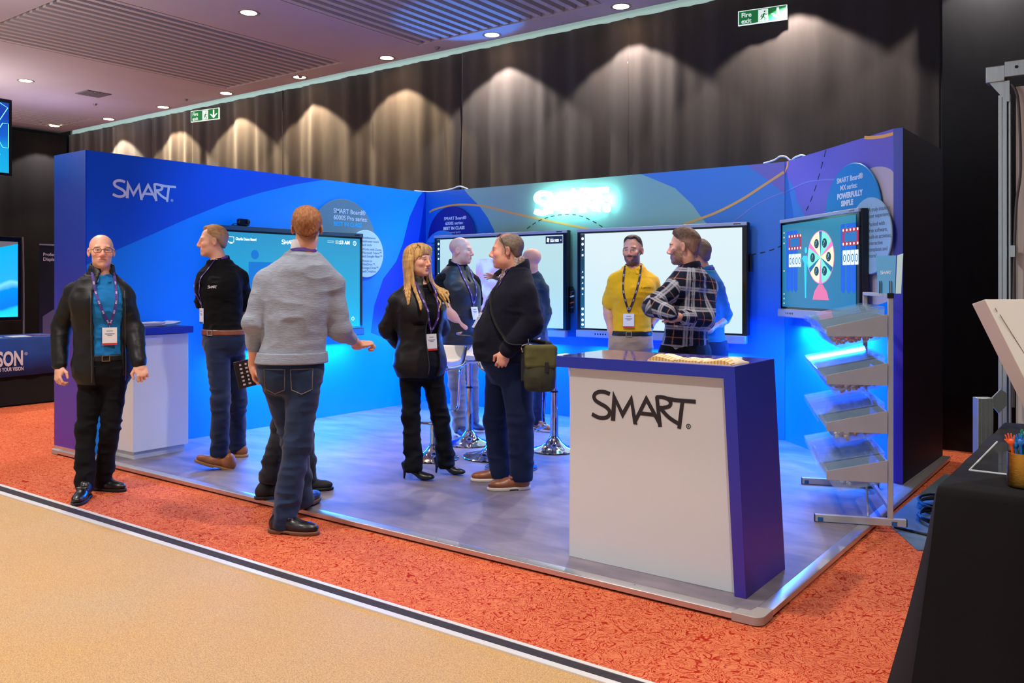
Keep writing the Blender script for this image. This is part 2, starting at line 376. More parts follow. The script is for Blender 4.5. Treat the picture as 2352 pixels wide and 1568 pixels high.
for i, (x, y) in enumerate([(-13.9, 7.2), (-7.15, 8.03), (-3.8, 8.1), (-9.7, 7.98), (-12.4, 7.9)]):
    mb = MB(); mb.lathe([(0, -.03), (.02, -.03), (.03, -.008), (.04, 0)], (x, y, HC), 12); tag(mb.build('sprinkler', mat('sprinkler_grey', (120, 112, 110), .4, .5), smooth=True), 'tiny ceiling sprinkler head '+['near the square vent', 'between the two largest slatted recesses and the drapes', 'near the right end of the cove light', 'beside the corner of the large slatted recess', 'close to the drapes at the far left'][i], 'sprinkler', 'sprinkler heads')

# ------------------------------------------------------------------ drapes
DRAPE = mat('black_drape_cloth', (43, 37, 36), .92, noise=.10, nscale=5, bump=.2, bscale=60, sheen=.3, spec=.2, stretch=(4, 4, .5))
DRAPE2 = mat('flat_black_drape', (16, 17, 22), .95, noise=.1, nscale=6, sheen=.1, spec=.1)
def drape(name, p0, p1, z0, z1, m, label, amp=.045, seed=0, group=None, dens=10., nz=10, step=.018):
    p0 = np.array(p0, float); p1 = np.array(p1, float); L = np.linalg.norm(p1-p0); e = (p1-p0)/L; nrm = np.array([e[1], -e[0]]); n = int(L/step)+1; rs = np.random.RandomState(seed)
    s_ = np.linspace(0, L, n); ph = np.cumsum(.55+.9*np.interp(np.arange(n)*step, np.arange(0, L+1.2, .33), rs.rand(len(np.arange(0, L+1.2, .33)))))*step*dens
    am = np.interp(s_, np.arange(0, L+1, .5), .35+.65*rs.rand(len(np.arange(0, L+1, .5))))
    vs = []; zz = np.linspace(z0, z1, nz)
    for j, z in enumerate(zz):
        t = (z-z0)/(z1-z0); sh = .25*math.sin(t*2.2+seed)
        w_ = amp*am*(np.sin(ph+sh)+.35*np.sin(2.3*ph+1.7+sh*2))*(.55+.45*(1-t)) + .006*np.sin(s_*37+z*5)
        for i in range(n): vs.append((p0[0]+e[0]*s_[i]+nrm[0]*w_[i], p0[1]+e[1]*s_[i]+nrm[1]*w_[i], z))
    fs = [(j*n+i, j*n+i+1, (j+1)*n+i+1, (j+1)*n+i) for j in range(nz-1) for i in range(n-1)]
    mb = MB(); mb.add(vs, fs); o = mb.build(name, m, smooth=True, ang=180); so = o.modifiers.new('thickness', 'SOLIDIFY'); so.thickness = .004; return tag(o, label, 'curtain', group)
JX = [-17.0, -14.08, -12.82, -10.49, -6.95, -4.60, -1.50]
names = ['far left end of the back wall', 'back wall behind the far exit sign', 'back wall above the flat white wordmark', 'back wall above the left screen', 'back wall above the glowing wordmark', 'back wall under the nearer exit sign']
for i in range(6):
    drape('curtain', (JX[i]-.012, CY+.012*(i % 2)), (JX[i+1]+.012, CY+.012*(i % 2)), 0.01, 4.355, DRAPE, 'black floor-length drape on the '+names[i], .036, i+3, None)
drape('curtain', (-1.47, 8.22), (3.2, 8.22), 0.01, 4.39, DRAPE2, 'flat matt black drape at the right behind the black table', .012, 21, None, 3.)
drape('curtain', (-16.92, 2.0), (-16.92, 8.2), 0.01, 4.30, mat('dense_black_drape', (20, 19, 22), .95, sheen=.05, spec=.1), 'black drape across the far left side wall of the hall', .036, 31)
# fire exit signs
GREEN = mat('exit_green', (10, 128, 62), .4, emit=.25); EXW = mat('exit_white', (226, 240, 232), .4, emit=.5)
def exit_sign(cx, cy, cz, w, h, rz, label):
    t = thing('exit_sign', label, 'sign', (cx, cy, cz), rz)
    mb = MB(); mb.box((0, 0, 0), (w, .02, h)); mb.build('sign_frame', EXW, t, bevel=.002)
    o, u, v = (-w/2, -.0105, -h/2), (w, 0, 0), (0, 0, h)
    mb = MB(); d = (0, -.0012, 0); r = h/w
    mb.prism([(.02, .06), (.98, .06), (.98, .94), (.02, .94)], o, u, v, d); mb.build('sign_panel', GREEN, t)
    o = (-w/2, -.0120, -h/2); mb = MB()
    put_text(mb, 'Fire', (-w/2+.07*w, -.0122, h*.03), (1, 0, 0), (0, 0, 1), h*.44, .0003, bold=h*.008); put_text(mb, 'exit', (-w/2+.07*w, -.0122, -h*.38), (1, 0, 0), (0, 0, 1), h*.44, .0003, bold=h*.008)
    mb.build('lettering', EXW, t)
    mb = MB(); mb.prism([(.42, .10), (.62, .10), (.62, .90), (.42, .90)], o, u, v, (0, -.0004, 0)); mb.build('pictogram_door', EXW, t)
    mb = MB(); o2 = (-w/2, -.0126, -h/2); X = lambda a: .42+a*.20
    for pts, ww in (([(X(.62), .62), (X(.48), .40)], .035), ([(X(.60), .60), (X(.34), .52), (X(.28), .38)], .020), ([(X(.62), .62), (X(.80), .50), (X(.92), .56)], .020), ([(X(.48), .42), (X(.70), .30), (X(.66), .12)], .026), ([(X(.47), .42), (X(.36), .24), (X(.08), .20)], .026)): stroke(mb, pts, ww, o2, u, v, (0, -.0004, 0))
    mb.prism([(X(.66)+.018*math.cos(a), .74+.018/r*math.sin(a)*1.0) for a in [2*PI*i/12 for i in range(12)]], o2, u, v, (0, -.0004, 0)); mb.build('pictogram_runner', GREEN, t)
    mb = MB(); mb.prism([(.79, .88), (.84, .88), (.84, .38), (.90, .52), (.95, .52), (.815, .12), (.68, .52), (.73, .52), (.79, .38)], o, u, v, (0, -.0004, 0)); mb.build('arrow', EXW, t)
    mb = MB(); mb.box((0, .05, h/2-.02), (.03, .10, .02)); mb.build('bracket', mat('dark_steel', (36, 34, 38), .5, .6), t)
    return t
exit_sign(-3.055, 8.20, 4.072, .47, .145, math.radians(9), 'green fire exit sign with running figure on the drapes at the upper right')
exit_sign(-12.33, 8.20, 4.185, .64, .185, math.radians(9), 'green fire exit sign with running figure on the drapes at the far left')

# ------------------------------------------------------------------ stand platform
PF = .04
t = thing('platform', 'low grey carpeted platform edged in aluminium under the blue stand', 'platform', (0, 0, 0))
def mat_deck():
    m = mat('grey_wood_effect_deck', (142, 132, 138), .55); N, L, p = nodes_of(m); tc = N.new('ShaderNodeTexCoord')
    a = N.new('ShaderNodeTexNoise'); a.inputs['Scale'].default_value = 2.2; a.inputs['Detail'].default_value = 7; a.inputs['Roughness'].default_value = .62
    mp = N.new('ShaderNodeMapping'); mp.inputs['Scale'].default_value = (1, 2.6, 1); L.new(tc.outputs['Object'], mp.inputs['Vector']); L.new(mp.outputs['Vector'], a.inputs['Vector'])
    r = N.new('ShaderNodeMapRange'); r.inputs['From Min'].default_value = .3; r.inputs['From Max'].default_value = .7; L.new(a.outputs['Fac'], r.inputs['Value'])
    x = N.new('ShaderNodeMix'); x.data_type = 'RGBA'; x.inputs[6].default_value = lin((98, 91, 102)); x.inputs[7].default_value = lin((134, 124, 134)); L.new(r.outputs['Result'], x.inputs[0]); L.new(x.outputs[2], p.inputs['Base Color'])
    return m
X0, X1, Y0 = -7.545, -1.315, 3.520
mb = MB(); mb.prism([(X0+.03, Y0+.0625), (X1-.0625, Y0+.0625), (X1-.0625, 7.76), (X0+.03, 7.76)], (0, 0, .006), (1, 0, 0), (0, 1, 0), (0, 0, PF-.006)); mb.build('deck', mat_deck(), t)
mb = MB(); mb.prism([(0, .011), (0, .036), (.010, .0400), (.062, .0400), (.062, .034), (.008, .030), (.008, .011)], (X0+.07, Y0, 0), (0, 1, 0), (0, 0, 1), (X1-X0-.19, 0, 0)); mb.build('edge_trim', ALU, t, bevel=.001)
mb = MB(); mb.prism([(0, .011), (0, .036), (-.010, .0400), (-.062, .0400), (-.062, .034), (-.008, .030), (-.008, .011)], (X1, Y0+.12, 0), (1, 0, 0), (0, 0, 1), (0, 4.12, 0)); mb.build('edge_trim', ALU, t, bevel=.001)
for cx, sx in ((X1, -1), (X0, 1)):
    mb = MB(); rr = .045; pts = [(0, .135), (0, rr)]+[(rr-rr*math.cos(a), rr-rr*math.sin(a)) for a in [PI/2*i/8 for i in range(1, 8)]]+[(rr, 0), (.135, 0), (.125, .066), (.075, .070), (.066, .125)]
    mb.prism(pts, (cx+.002*-sx, Y0-.002, .003), (sx, 0, 0), (0, 1, 0), (0, 0, .0375)); mb.build('corner_cap', mat('corner_cap_metal', (176, 168, 164), .5, .3), t, bevel=.002)
mb = MB(); mb.b2((X0+.10, Y0+.045, 0), (X1-.10, Y0+.055, .011)); mb.b2((X1-.065, Y0+.1, 0), (X1-.055, 7.7, .011)); mb.build('shadow_gap', mat('gap_black', (12, 10, 10), .9), t)
for x in [-6.9+.62*i for i in range(9)]:
    mb = MB(); mb.lathe([(0, .0414), (.004, .0410), (.005, .0400)], (x, Y0+.045, 0), 8); mb.build('screw', mat('screw_steel', (150, 150, 150), .3, 1), t)

# ------------------------------------------------------------------ printed partition walls
def mat_grad(name, c0, c1, z0, z1, rough=.38):
    m = mat(name, c0, rough); N, L, p = nodes_of(m); tc = N.new('ShaderNodeTexCoord'); sp = N.new('ShaderNodeSeparateXYZ'); L.new(tc.outputs['Object'], sp.inputs['Vector'])
    r = N.new('ShaderNodeMapRange'); r.interpolation_type = 'SMOOTHSTEP'; r.inputs['From Min'].default_value = z0; r.inputs['From Max'].default_value = z1; L.new(sp.outputs[2], r.inputs['Value'])
    x = N.new('ShaderNodeMix'); x.data_type = 'RGBA'; x.inputs[6].default_value = lin(c0); x.inputs[7].default_value = lin(c1); L.new(r.outputs['Result'], x.inputs[0]); L.new(x.outputs[2], p.inputs['Base Color']); return m
TOP = 2.545
PB = mat_grad('print_royal_blue', (0, 102, 230), (0, 84, 206), .2, 2.2); PL = mat_grad('print_sky_blue', (0, 136, 248), (8, 146, 244), .2, 2.4)
PBACK = mat_grad('print_back_blue', (0, 118, 242), (20, 112, 214), .9, 2.0); PSAGE = mat_grad('print_sage_led_glow', (20, 128, 226), (142, 190, 176), .95, 1.55)  # sage print turns blue lower down: LED glow painted into its colour
PMID = mat_grad('print_mid_blue', (0, 118, 242), (66, 134, 214), .9, 1.9); PPUR = mat('print_lilac', (108, 104, 204), .4); PMAUVE = mat('print_mauve', (122, 108, 190), .4)
PDARK = mat('wall_deep_blue', (0, 60, 206), .4); PORG = mat('print_orange', (240, 178, 96), .45); PBLK = mat('print_black', (22, 22, 26), .5); PEND = mat_grad('print_end_violet', (84, 52, 170), (26, 62, 190), .5, 2.0)
PCREAM = mat('print_cream', (196, 186, 196), .45); POUT = mat('back_face_navy', (6, 8, 44), .6); PLINE = mat('print_faint_line', (124, 140, 222), .45)
t = thing('partition_wall', 'long royal blue stand wall with white wordmark at its near left end', 'wall', (0, 0, 0))
mb = MB(); mb.b2((-7.53, 3.547, PF), (-7.0, 7.655, TOP), 0); e = .0006
mb.poly([(-.53, PF), (0, PF), (0, TOP), (-.53, TOP)], (-7.0, 3.547-e, 0), (1, 0, 0), (0, 0, 1), 3)
crv = [(3.549, 1.60), (3.8, 1.729), (4.113, 1.871), (4.471, 2.037), (4.882, 2.21), (5.277, 2.342), (5.704, 2.463), (6.078, TOP)]
mb.poly(crv+[(7.655, TOP), (7.655, PF), (3.549, PF)], (-7.0+e, 0, 0), (0, 1, 0), (0, 0, 1), 1)
mb.poly([(7.60, TOP), (7.519, 2.465), (7.369, 2.223), (7.26, 1.912), (7.152, 1.707), (6.941, 1.504), (6.8, 1.2), (6.75, .9), (7.655, .6), (7.655, TOP)], (-7.0+2*e, 0, 0), (0, 1, 0), (0, 0, 1), 2)  # deeper blue polygon beside the rear corner
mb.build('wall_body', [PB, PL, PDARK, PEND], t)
mb = MB(); mb.b2((-7.535, 3.543, PF), (-6.996, 3.547, PF+.03)); mb.build('base_strip', ALU, t)
mb = MB(); logo_geo(mb, (-6.998, 3.776, 2.254), (0, 1, 0), (0, 0, 1), .581, .002); mb.build('wordmark', mat('vinyl_white', (232, 232, 238), .5), t)
mb = MB(); mb.b2((-7.0005, 3.552, PF), (-6.9985, 3.556, TOP)); mb.build('panel_joint', PDARK, t)
t = thing('partition_wall', 'rear stand wall with sage and blue print, orange curve and two big screens', 'wall', (0, 0, 0))
BY = 7.655; mb = MB(); mb.b2((-7.0, BY, PF), (-2.645, 7.755, TOP), 0)
sage = [(-6.402, TOP), (-6.336, 2.477), (-6.175, 2.342), (-6.048, 2.197), (-5.954, 2.045), (-5.90, 1.6), (-5.9, .9), (-3.28, .9), (-3.24, 1.6), (-3.30, 1.9), (-3.385, 2.013), (-3.429, 2.056), (-3.541, 2.208), (-3.724, 2.379), (-3.912, 2.464), (-4.066, 2.532), (-4.10, TOP)]
mb.poly(sage, (0, BY-e, 0), (1, 0, 0), (0, 0, 1), 1)
mb.poly([(-4.10, TOP), (-4.066, 2.532), (-3.912, 2.464), (-3.724, 2.379), (-3.541, 2.208), (-3.429, 2.056), (-3.385, 2.013), (-3.30, 1.9), (-3.24, 1.6), (-3.28, .9), (-3.28, PF), (-2.646, PF), (-2.646, TOP)], (0, BY-e, 0), (1, 0, 0), (0, 0, 1), 2)
mb.poly([(-3.0, TOP), (-2.90, 2.466), (-2.814, 2.406), (-2.70, 2.30), (-2.646, 2.24), (-2.646, TOP)], (0, BY-2*e, 0), (1, 0, 0), (0, 0, 1), 3)
mb.build('wall_body', [PBACK, PSAGE, PMID, PMAUVE], t)
mb = MB(); W2 = (0, -.0012, 0)
stroke(mb, [tuple(p) for p in cubic([(-6.94, 2.303, 0), (-6.841, 2.337, 0), (-6.568, 2.369, 0), (-6.304, 2.359, 0), (-6.048, 2.32, 0), (-5.678, 2.228, 0), (-5.325, 2.15, 0), (-4.987, 2.079, 0), (-4.716, 2.022, 0)])], .022, (0, BY-2*e, 0), (1, 0, 0), (0, 0, 1), W2)
stroke(mb, [tuple(p) for p in cubic([(-3.632, 2.023, 0), (-3.319, 2.113, 0), (-3.062, 2.222, 0), (-2.855, 2.337, 0), (-2.654, 2.453, 0)])], .024, (0, BY-2*e, 0), (1, 0, 0), (0, 0, 1), W2); mb.build('orange_line', PORG, t)
def dashes(mb, pts, o, u, v, d, ln=.045, gap=.035, w=.009):
    P = cubic([(a, b, 0) for a, b in pts], 24); acc = 0; seg = [P[0]]; on = True
    for a, b in zip(P[:-1], P[1:]):
        acc += (b-a).length
        if on: seg.append(b)
        if acc > (ln if on else gap):
            if on and len(seg) > 1: stroke(mb, [(q[0], q[1]) for q in (seg[0], seg[-1])], w, o, u, v, d)
            on = not on; acc = 0; seg = [b]
mb = MB(); dashes(mb, [(-5.499, 2.052), (-5.354, 2.127), (-5.182, 2.171), (-4.987, 2.185), (-4.824, 2.164), (-4.663, 2.102), (-4.533, 2.029)], (0, BY-3*e, 0), (1, 0, 0), (0, 0, 1), W2)
dashes(mb, [(-2.957, 1.715), (-2.855, 1.732), (-2.754, 1.758), (-2.654, 1.80)], (0, BY-3*e, 0), (1, 0, 0), (0, 0, 1), W2); mb.build('dashed_line', PBLK, t)
mb = MB(); stroke(mb, [tuple(p) for p in cubic([(-3.2, 1.95, 0), (-3.104, 2.042, 0), (-2.896, 2.18, 0), (-2.694, 2.259, 0), (-2.65, 2.268, 0)])], .010, (0, BY-2*e, 0), (1, 0, 0), (0, 0, 1), W2); mb.build('faint_line', PLINE, t)
# angled right wall: local frame s along the face, n out of it
K = math.sqrt(.5); RO = Vector((-2.645, 7.66, 0)); RU = Vector((K, -K, 0)); RN = Vector((-K, -K, 0)); RZ = Vector((0, 0, 1)); RL = 1.672
def rp(s_, z, n=0): return RO+RU*s_+RN*n+RZ*z
t = thing('partition_wall', 'angled right stand wall printed lilac and blue with dark navy outer side', 'wall', (0, 0, 0))
E1 = RO+RU*RL; mb = MB(); pts = [(RO.x, RO.y), (E1.x, E1.y), (E1.x+.062, E1.y-.005), (-1.375, 7.755), (-2.645, 7.755)]
mb.prism(pts, (0, 0, PF), (1, 0, 0), (0, 1, 0), (0, 0, TOP-PF), 0)
mb.poly([(0, 2.43), (.171, 2.297), (.228, 2.169), (.371, 2.032), (.55, 1.95), (1.0, 1.90), (RL, 1.6), (RL, TOP), (0, TOP)], rp(0, 0, e), RU, RZ, 1)
mb.poly([(0, 1.9), (0, PF), (RL, PF), (RL, 1.5), (.9, 1.85), (.5, 1.9)], rp(0, 0, e), RU, RZ, 2)
cc = [(1.435+.50*math.cos(a), 1.80+.505*math.sin(a)) for a in [2*PI*i/60 for i in range(60)]]; cc = [(min(a, RL), b) for a, b in cc]; mb.poly(cc, rp(0, 0, 2*e), RU, RZ, 3)
x_, y_ = E1.x, E1.y
mb.poly([(0, PF), (1, PF), (1, TOP), (0, TOP)], (x_, y_-.0008, 0), (.062, -.005, 0), (0, 0, 1), 4)
d_ = Vector((-1.375-(x_+.062), 7.755-(y_-.005), 0)); mb.poly([(0, PF), (1, PF), (1, TOP), (0, TOP)], (x_+.062+.0008, y_-.005, 0), d_, (0, 0, 1), 5)
mb.build('wall_body', [PMID, PPUR, PL, PCREAM, PEND, POUT], t)
mb = MB(); dashes(mb, [(.73, 2.54), (.652, 2.405), (.559, 2.254), (.447, 2.118), (.355, 2.044)], rp(0, 0, 2*e), RU, RZ, RN*.001, .055, .04, .010); mb.build('dashed_line', PBLK, t)
mb = MB(); stroke(mb, [tuple(p) for p in cubic([(1.30, 2.545, 0), (1.38, 2.53, 0), (1.458, 2.52, 0), (1.56, 2.512, 0), (1.668, 2.51, 0)])], .024, rp(0, 0, 2*e), RU, RZ, RN*.001)
stroke(mb, [(0.002, 2.455), (.05, 2.50), (.06, 2.542)], .024, rp(0, 0, 2*e), RU, RZ, RN*.001); mb.build('orange_line', PORG, t)
mb = MB(); stroke(mb, [tuple(p) for p in cubic([(0, 2.27, 0), (.371, 2.312, 0), (.666, 2.302, 0), (.874, 2.281, 0)])], .010, rp(0, 0, 2*e), RU, RZ, RN*.001); mb.build('faint_line', PLINE, t)
# raised round sign boards
def disc(name, o, u, n, c, r, m, label, th=.012, off=.02, hang=True, arc=None):
    o = Vector(o); u = Vector(u); n = Vector(n); z = Vector((0, 0, 1)); t = thing(name, label, 'sign', o+u*c[0]+z*c[1]+n*off)
    mb = MB(); ax = n; pr = [(0, 0), (r, 0), (r, th*.6), (r-.004, th), (0, th)]; mb.lathe(pr, (0, 0, 0), 72, None, ax); mb.build('board', m, t, smooth=True)
    mb = MB(); mb.cyl(n*-off, (0, 0, 0), .02, 10); mb.build('spacer', ALU, t); return t
SIGNW = mat('sign_white_ink', (238, 240, 244), .5); SIGNG = mat('sign_grey_ink', (92, 112, 124), .5); SIGNC = mat('sign_cyan_ink', (40, 178, 232), .5); DKI = mat('sign_dark_ink', (44, 70, 92), .5)
def sign_lines(t, u, n, lines, m, th=.0125, name='lettering'):
    mb = MB()
    for s_, a, b, size, bold in lines: put_text(mb, s_, Vector(u)*a+Vector((0, 0, b))+Vector(n)*(th+.0006), u, (0, 0, 1), size, .0003, bold=bold)
    mb.build(name, m, t)
U1, N1 = (0, 1, 0), (1, 0, 0)
t = disc('round_sign', (-7, 0, 0), U1, N1, (6.32, 1.885), .475, mat('sign_sage_grey', (108, 138, 146), .5), 'large grey green round sign above the left screen')
sign_lines(t, U1, N1, [('SMART Board\u00ae', -.145, .318, .070, .0005), ('6000S Pro series:', -.145, .248, .070, .0005)], SIGNW)
sign_lines(t, U1, N1, [('BEST IN CLASS', -.145, .182, .062, .0028)], SIGNC, name='cyan_lettering')
t = disc('round_sign', (-7, 0, 0), U1, N1, (6.640, 1.779), .262, mat('sign_ice_blue', (190, 222, 234), .5), 'ice blue round sign with small print right of the left screen', off=.034)
sign_lines(t, U1, N1, [(s_, -.065, .165-.0385*i-(.012 if i > 2 else 0)-(.012 if i > 5 else 0), .038, 0) for i, s_ in enumerate(['Simultaneous', 'multi-user touch', 'and tools', 'Works with Zoom,', 'Microsoft Teams\u2122', 'and Google Meet\u2122', 'Access to', 'OneDrive\u2122,', 'Google Drive\u2122', 'and Dropbox'])], SIGNG)
U2, N2 = (1, 0, 0), (0, -1, 0)
t = disc('round_sign', (0, BY, 0), U2, N2, (-6.57, 1.990), .362, mat('sign_navy', (16, 18, 140), .45), 'navy round sign rising behind the left whiteboard screen')
sign_lines(t, U2, N2, [('SMART Board\u00ae', -.110, .205, .052, .0008), ('6000S series:', -.090, .148, .052, .0008), ('Powered by IQ', -.045, .048, .030, 0)], SIGNW); sign_lines(t, U2, N2, [('BEST IN CLASS', -.120, .090, .050, .0022)], SIGNW, name='bold_lettering')
t = disc('round_sign', (0, BY, 0), U2, N2, (-6.71, 1.80), .275, mat('sign_sky', (64, 140, 226), .5), 'sky blue round sign left of the left whiteboard screen', off=.034)
sign_lines(t, U2, N2, [('Multiple physical', -.22, .12, .034, 0), ('and virtual tools', -.22, .08, .034, 0), ('for touch', -.22, .04, .034, 0)], DKI)
t = disc('round_sign', RO, RU, RN, (1.168, 1.975), .395, mat('sign_cyan', (10, 140, 206), .45), 'cyan round sign above the small screen on the angled wall')
sign_lines(t, RU, RN, [('SMART Board\u00ae', -.212, .262, .057, .001), ('MX series:', -.160, .202, .057, .001)], SIGNW); sign_lines(t, RU, RN, [('POWERFULLY', -.205, .137, .058, .0026), ('SIMPLE', -.145, .078, .058, .0026)], SIGNW, name='bold_lettering')
t = disc('round_sign', RO, RU, RN, (1.435, 1.80), .282, mat('sign_pale_blue', (158, 196, 220), .5), 'pale blue round sign with small print right of the small screen', off=.034)
sign_lines(t, RU, RN, [(s_, -.005, .175-.046*i-(.014 if i > 1 else 0), .043, 0) for i, s_ in enumerate(['A truly intuitive', 'user experience.', 'Packed with', 'free software,', 'built-in activities,', 'interactive', 'templates and', 'more!'])], SIGNG)
# glowing wordmark
t = thing('neon_sign', 'glowing white channel letter wordmark high on the rear stand wall', 'sign', (-5.322, BY-.07, 2.312)); NEON = mat('neon_white', (214, 250, 250), .5, emit=1.5)
mb = MB(); logo_geo(mb, (0, 0, 0), (1, 0, 0), (0, 0, 1), .90, .045, reg=False, wt=.062); mb.lathe([(0, -.045), (.036, -.045), (.036, 0), (0, 0)], (.86, 0, -.10), 16, None, (0, -1, 0)); mb.build('letters', NEON, t)
for x in (.06, .33, .60, .84):
    mb = MB(); mb.cyl((x, 0, -.03), (x, .07, -.03), .006, 8); mb.build('standoff', ALU, t)
light('neon_wash', 'AREA', (-4.87, BY-.085, 2.31), 8, (.38, 1, .92), (-4.87, BY, 2.31), shape='RECTANGLE', size=.92, size_y=.24)
# white cables over the wall tops
CAB = mat('white_cable', (226, 222, 222), .5)
for i, (pts, lab) in enumerate([([(-7.04, 7.50, TOP+.008), (-7.02, 7.62, TOP+.01), (-6.90, 7.70, TOP+.008), (-6.65, 7.70, TOP+.02), (-6.52, 7.70, TOP+.045), (-6.45, 7.70, TOP+.03), (-6.40, 7.72, TOP+.008)], 'white cable lying over the wall top at the left corner of the stand'),
        ([(-2.86, 7.70, TOP+.008), (-2.76, 7.70, TOP+.03), (-2.70, 7.68, TOP+.055), (-2.64, 7.66, TOP+.045), (-2.60, 7.68, TOP+.01), (-2.56, 7.66, TOP+.03), (-2.48, 7.62, TOP+.04), (-2.42, 7.60, TOP+.008)], 'white cable looped over the wall top at the right corner of the stand')]):
    mb = MB(); mb.tube(cubic(pts, 6), .008, 8); tag(mb.build('cable', CAB, smooth=True), lab, 'cable')

# ------------------------------------------------------------------ interactive screens
def board(name, label, o, u, n, w, z0, z1, frame, bez, scr, bar=.075, side=.018, top=.03, icons=True, th=.110):
    """o: left end on the wall at floor height, u along the wall, n out of it"""
    u = Vector(u); n = Vector(n); z = Vector((0, 0, 1)); t = thing(name, label, 'screen', Vector(o)+z*z0); R = Matrix((u, n, z)).transposed()
    def P(a, b, c): return u*a+n*b+z*c
    H = z1-z0; mb = MB(); mb.box(P(w/2, (.052+th)/2, bar+(H-bar)/2), (w, th-.052, H-bar), R=R); mb.build('casing', mat('black_casing', (20, 22, 32), .4), t, bevel=.005)
    mb = MB(); mb.box(P(w/2, th+.018, H-top/2), (w, .02, top), R=R); mb.build('top_bezel', frame, t, bevel=.003)
    mb = MB(); mb.box(P(w/2, th+.020, bar/2), (w-.004, .055, bar), R=R); mb.build('speaker_bar', frame, t, bevel=.008)
    mb = MB(); mb.box(P(w/2, th+.012, bar+(H-bar-top)/2), (w-.008, .012, H-bar-top), R=R); mb.build('bezel', bez, t)
    mb = MB(); q = th+.0195; mb.prism([(.045, bar+.018), (w-.045, bar+.018), (w-.045, H-top-.018), (.045, H-top-.018)], P(0, q, 0), u, z, n*.0015); mb.build('display', scr, t)
    for k in range(5):
        mb = MB(); mb.lathe([(0, .002), (.007, .002), (.008, 0)], P(w*.13+.03*k, th+.0475, bar*.5), 10, None, n); mb.build('button', bez, t)
    mb = MB(); mb.box(P(w/2, .027, H/2+.05), (w*.4, .050, .2), R=R); mb.build('wall_bracket', bez, t)
    mb = MB(); mb.box(P(w-.09, th+.0285, H-top/2), (.07, .002, .008), R=R); mb.build('sensor_strip', bez, t)
    return t, P, R, u, z, n, q+.0018
SILV = mat('silver_casing', (178, 178, 190), .38, .35); DGREY = mat('teal_grey_casing', (58, 78, 92), .4, .3); BLKG = mat('black_glass', (8, 9, 14), .12)
ICO = mat('screen_icon_white', (238, 246, 250), .5, emit=1.0); ICD = mat('screen_icon_dark', (14, 50, 74), .4); TBAR = mat_screen('toolbar_glow', (26, 60, 84), (40, 130, 170), .5, 0, 1)
def toolbar(t, P, u, z, n, q, H, w0=.045, ww=.05):
    mb = MB(); mb.prism([(w0, .095), (w0+ww, .095), (w0+ww, H-.05), (w0, H-.05)], P(0, q, 0), u, z, n*.001); tb = mb.build('toolbar', TBAR, t)
    for k, f in enumerate([.04, .10, .16, .22, .40, .46, .52, .58, .64, .80, .86, .92, .97]):
        zz = H-.06-(H-.16)*f; c = (w0+ww/2, zz); mb = MB()
        if k in (0, 1, 9, 10, 11, 12): mb.prism([(c[0]+.014*math.cos(a), c[1]+.014*math.sin(a)) for a in [2*PI*i/12 for i in range(12)]], P(0, q+.0012, 0), u, z, n*.0005)
        else: mb.prism([(c[0]-.010, c[1]-.010), (c[0]+.010, c[1]-.010), (c[0]+.010, c[1]+.010), (c[0]-.010, c[1]+.010)] if k % 2 else [(c[0]-.009, c[1]-.009), (c[0]+.009, c[1]-.004), (c[0], c[1]+.011)], P(0, q+.0012, 0), u, z, n*.0005)
        mb.build('toolbar_icon', ICO, tb)
# left wall board
t, P, R, u, z, n, q = board('interactive_screen', 'cyan lit interactive screen with dark casing on the long blue wall', (-7.0, 4.705, 0), (0, 1, 0), (1, 0, 0), 1.80, .896, 1.990, DGREY, BLKG, mat_screen('display_cyan', (40, 148, 200), (10, 186, 236), .80, 0, 1.0), top=.04)
mb = MB(); put_text(mb, 'Charlie Demo Board', P(.185, q, .962), u, z, .034, .0003, bold=.0010, sx=.80); put_text(mb, '11:23 AM', P(1.405, q, .972), u, z, .052, .0003, bold=.0010); put_text(mb, '\u2014\u2014\u2014', P(1.30, q, .99), u, z, .03, .0003); put_text(mb, '\u2014\u2014\u2014', P(1.30, q, .972), u, z, .03, .0003)
logo_geo(mb, P(.715, q, .965), u, z, .17, .0004, reg=False); mb.build('screen_lettering', ICO, t)
mb = MB(); c0 = P(0, q, 0); mb.tube([c0+u*a+z*b for a, b in [(.105, .94), (.165, .94), (.165, .99), (.105, .99)]], .003, 4, closed=True); mb.tube([c0+u*a+z*b for a, b in [(.12, .93), (.15, .93)]], .003, 4)
for r_, cx, cz in ((.021, 1.68, .985), (.017, 1.655, .178)): mb.tube([c0+u*(cx+r_*math.cos(a))+z*(cz+r_*math.sin(a)) for a in [2*PI*i/20 for i in range(20)]], .0028, 4, closed=True)
mb.tube([c0+u*1.68+z*1.0, c0+u*1.68+z*.985, c0+u*1.69+z*.978], .002, 4); mb.build('screen_icons', ICO, t)
mb = MB(); mb.prism([(.33, .50), (.62, .50), (.62, .76), (.33, .76)], P(0, q, 0), u, z, n*.0005); mb.prism([(.40+.045*math.cos(a), .83+.045*math.sin(a)) for a in [2*PI*i/20 for i in range(20)]], P(0, q, 0), u, z, n*.0005); mb.build('screen_tile', mat('screen_tile_blue', (16, 112, 160), .4, emit=.42), t)
t = thing('webcam', 'small black webcam clipped on top of the left screen', 'camera', (-6.90, 4.995, 1.990)); mb = MB(); mb.box((0, 0, .040), (.05, .12, .065)); mb.build('camera_body', BLKG, t, bevel=.012); mb = MB(); mb.lathe([(.020, 0), (.018, .012), (.012, .013), (0, .010)], (.025, .035, .042), 16, None, (1, 0, 0)); mb.build('camera_lens', mat('lens_dark', (20, 22, 40), .08), t, smooth=True); mb = MB(); mb.box((0, 0, .004), (.06, .05, .008)); mb.build('clip', BLKG, t)
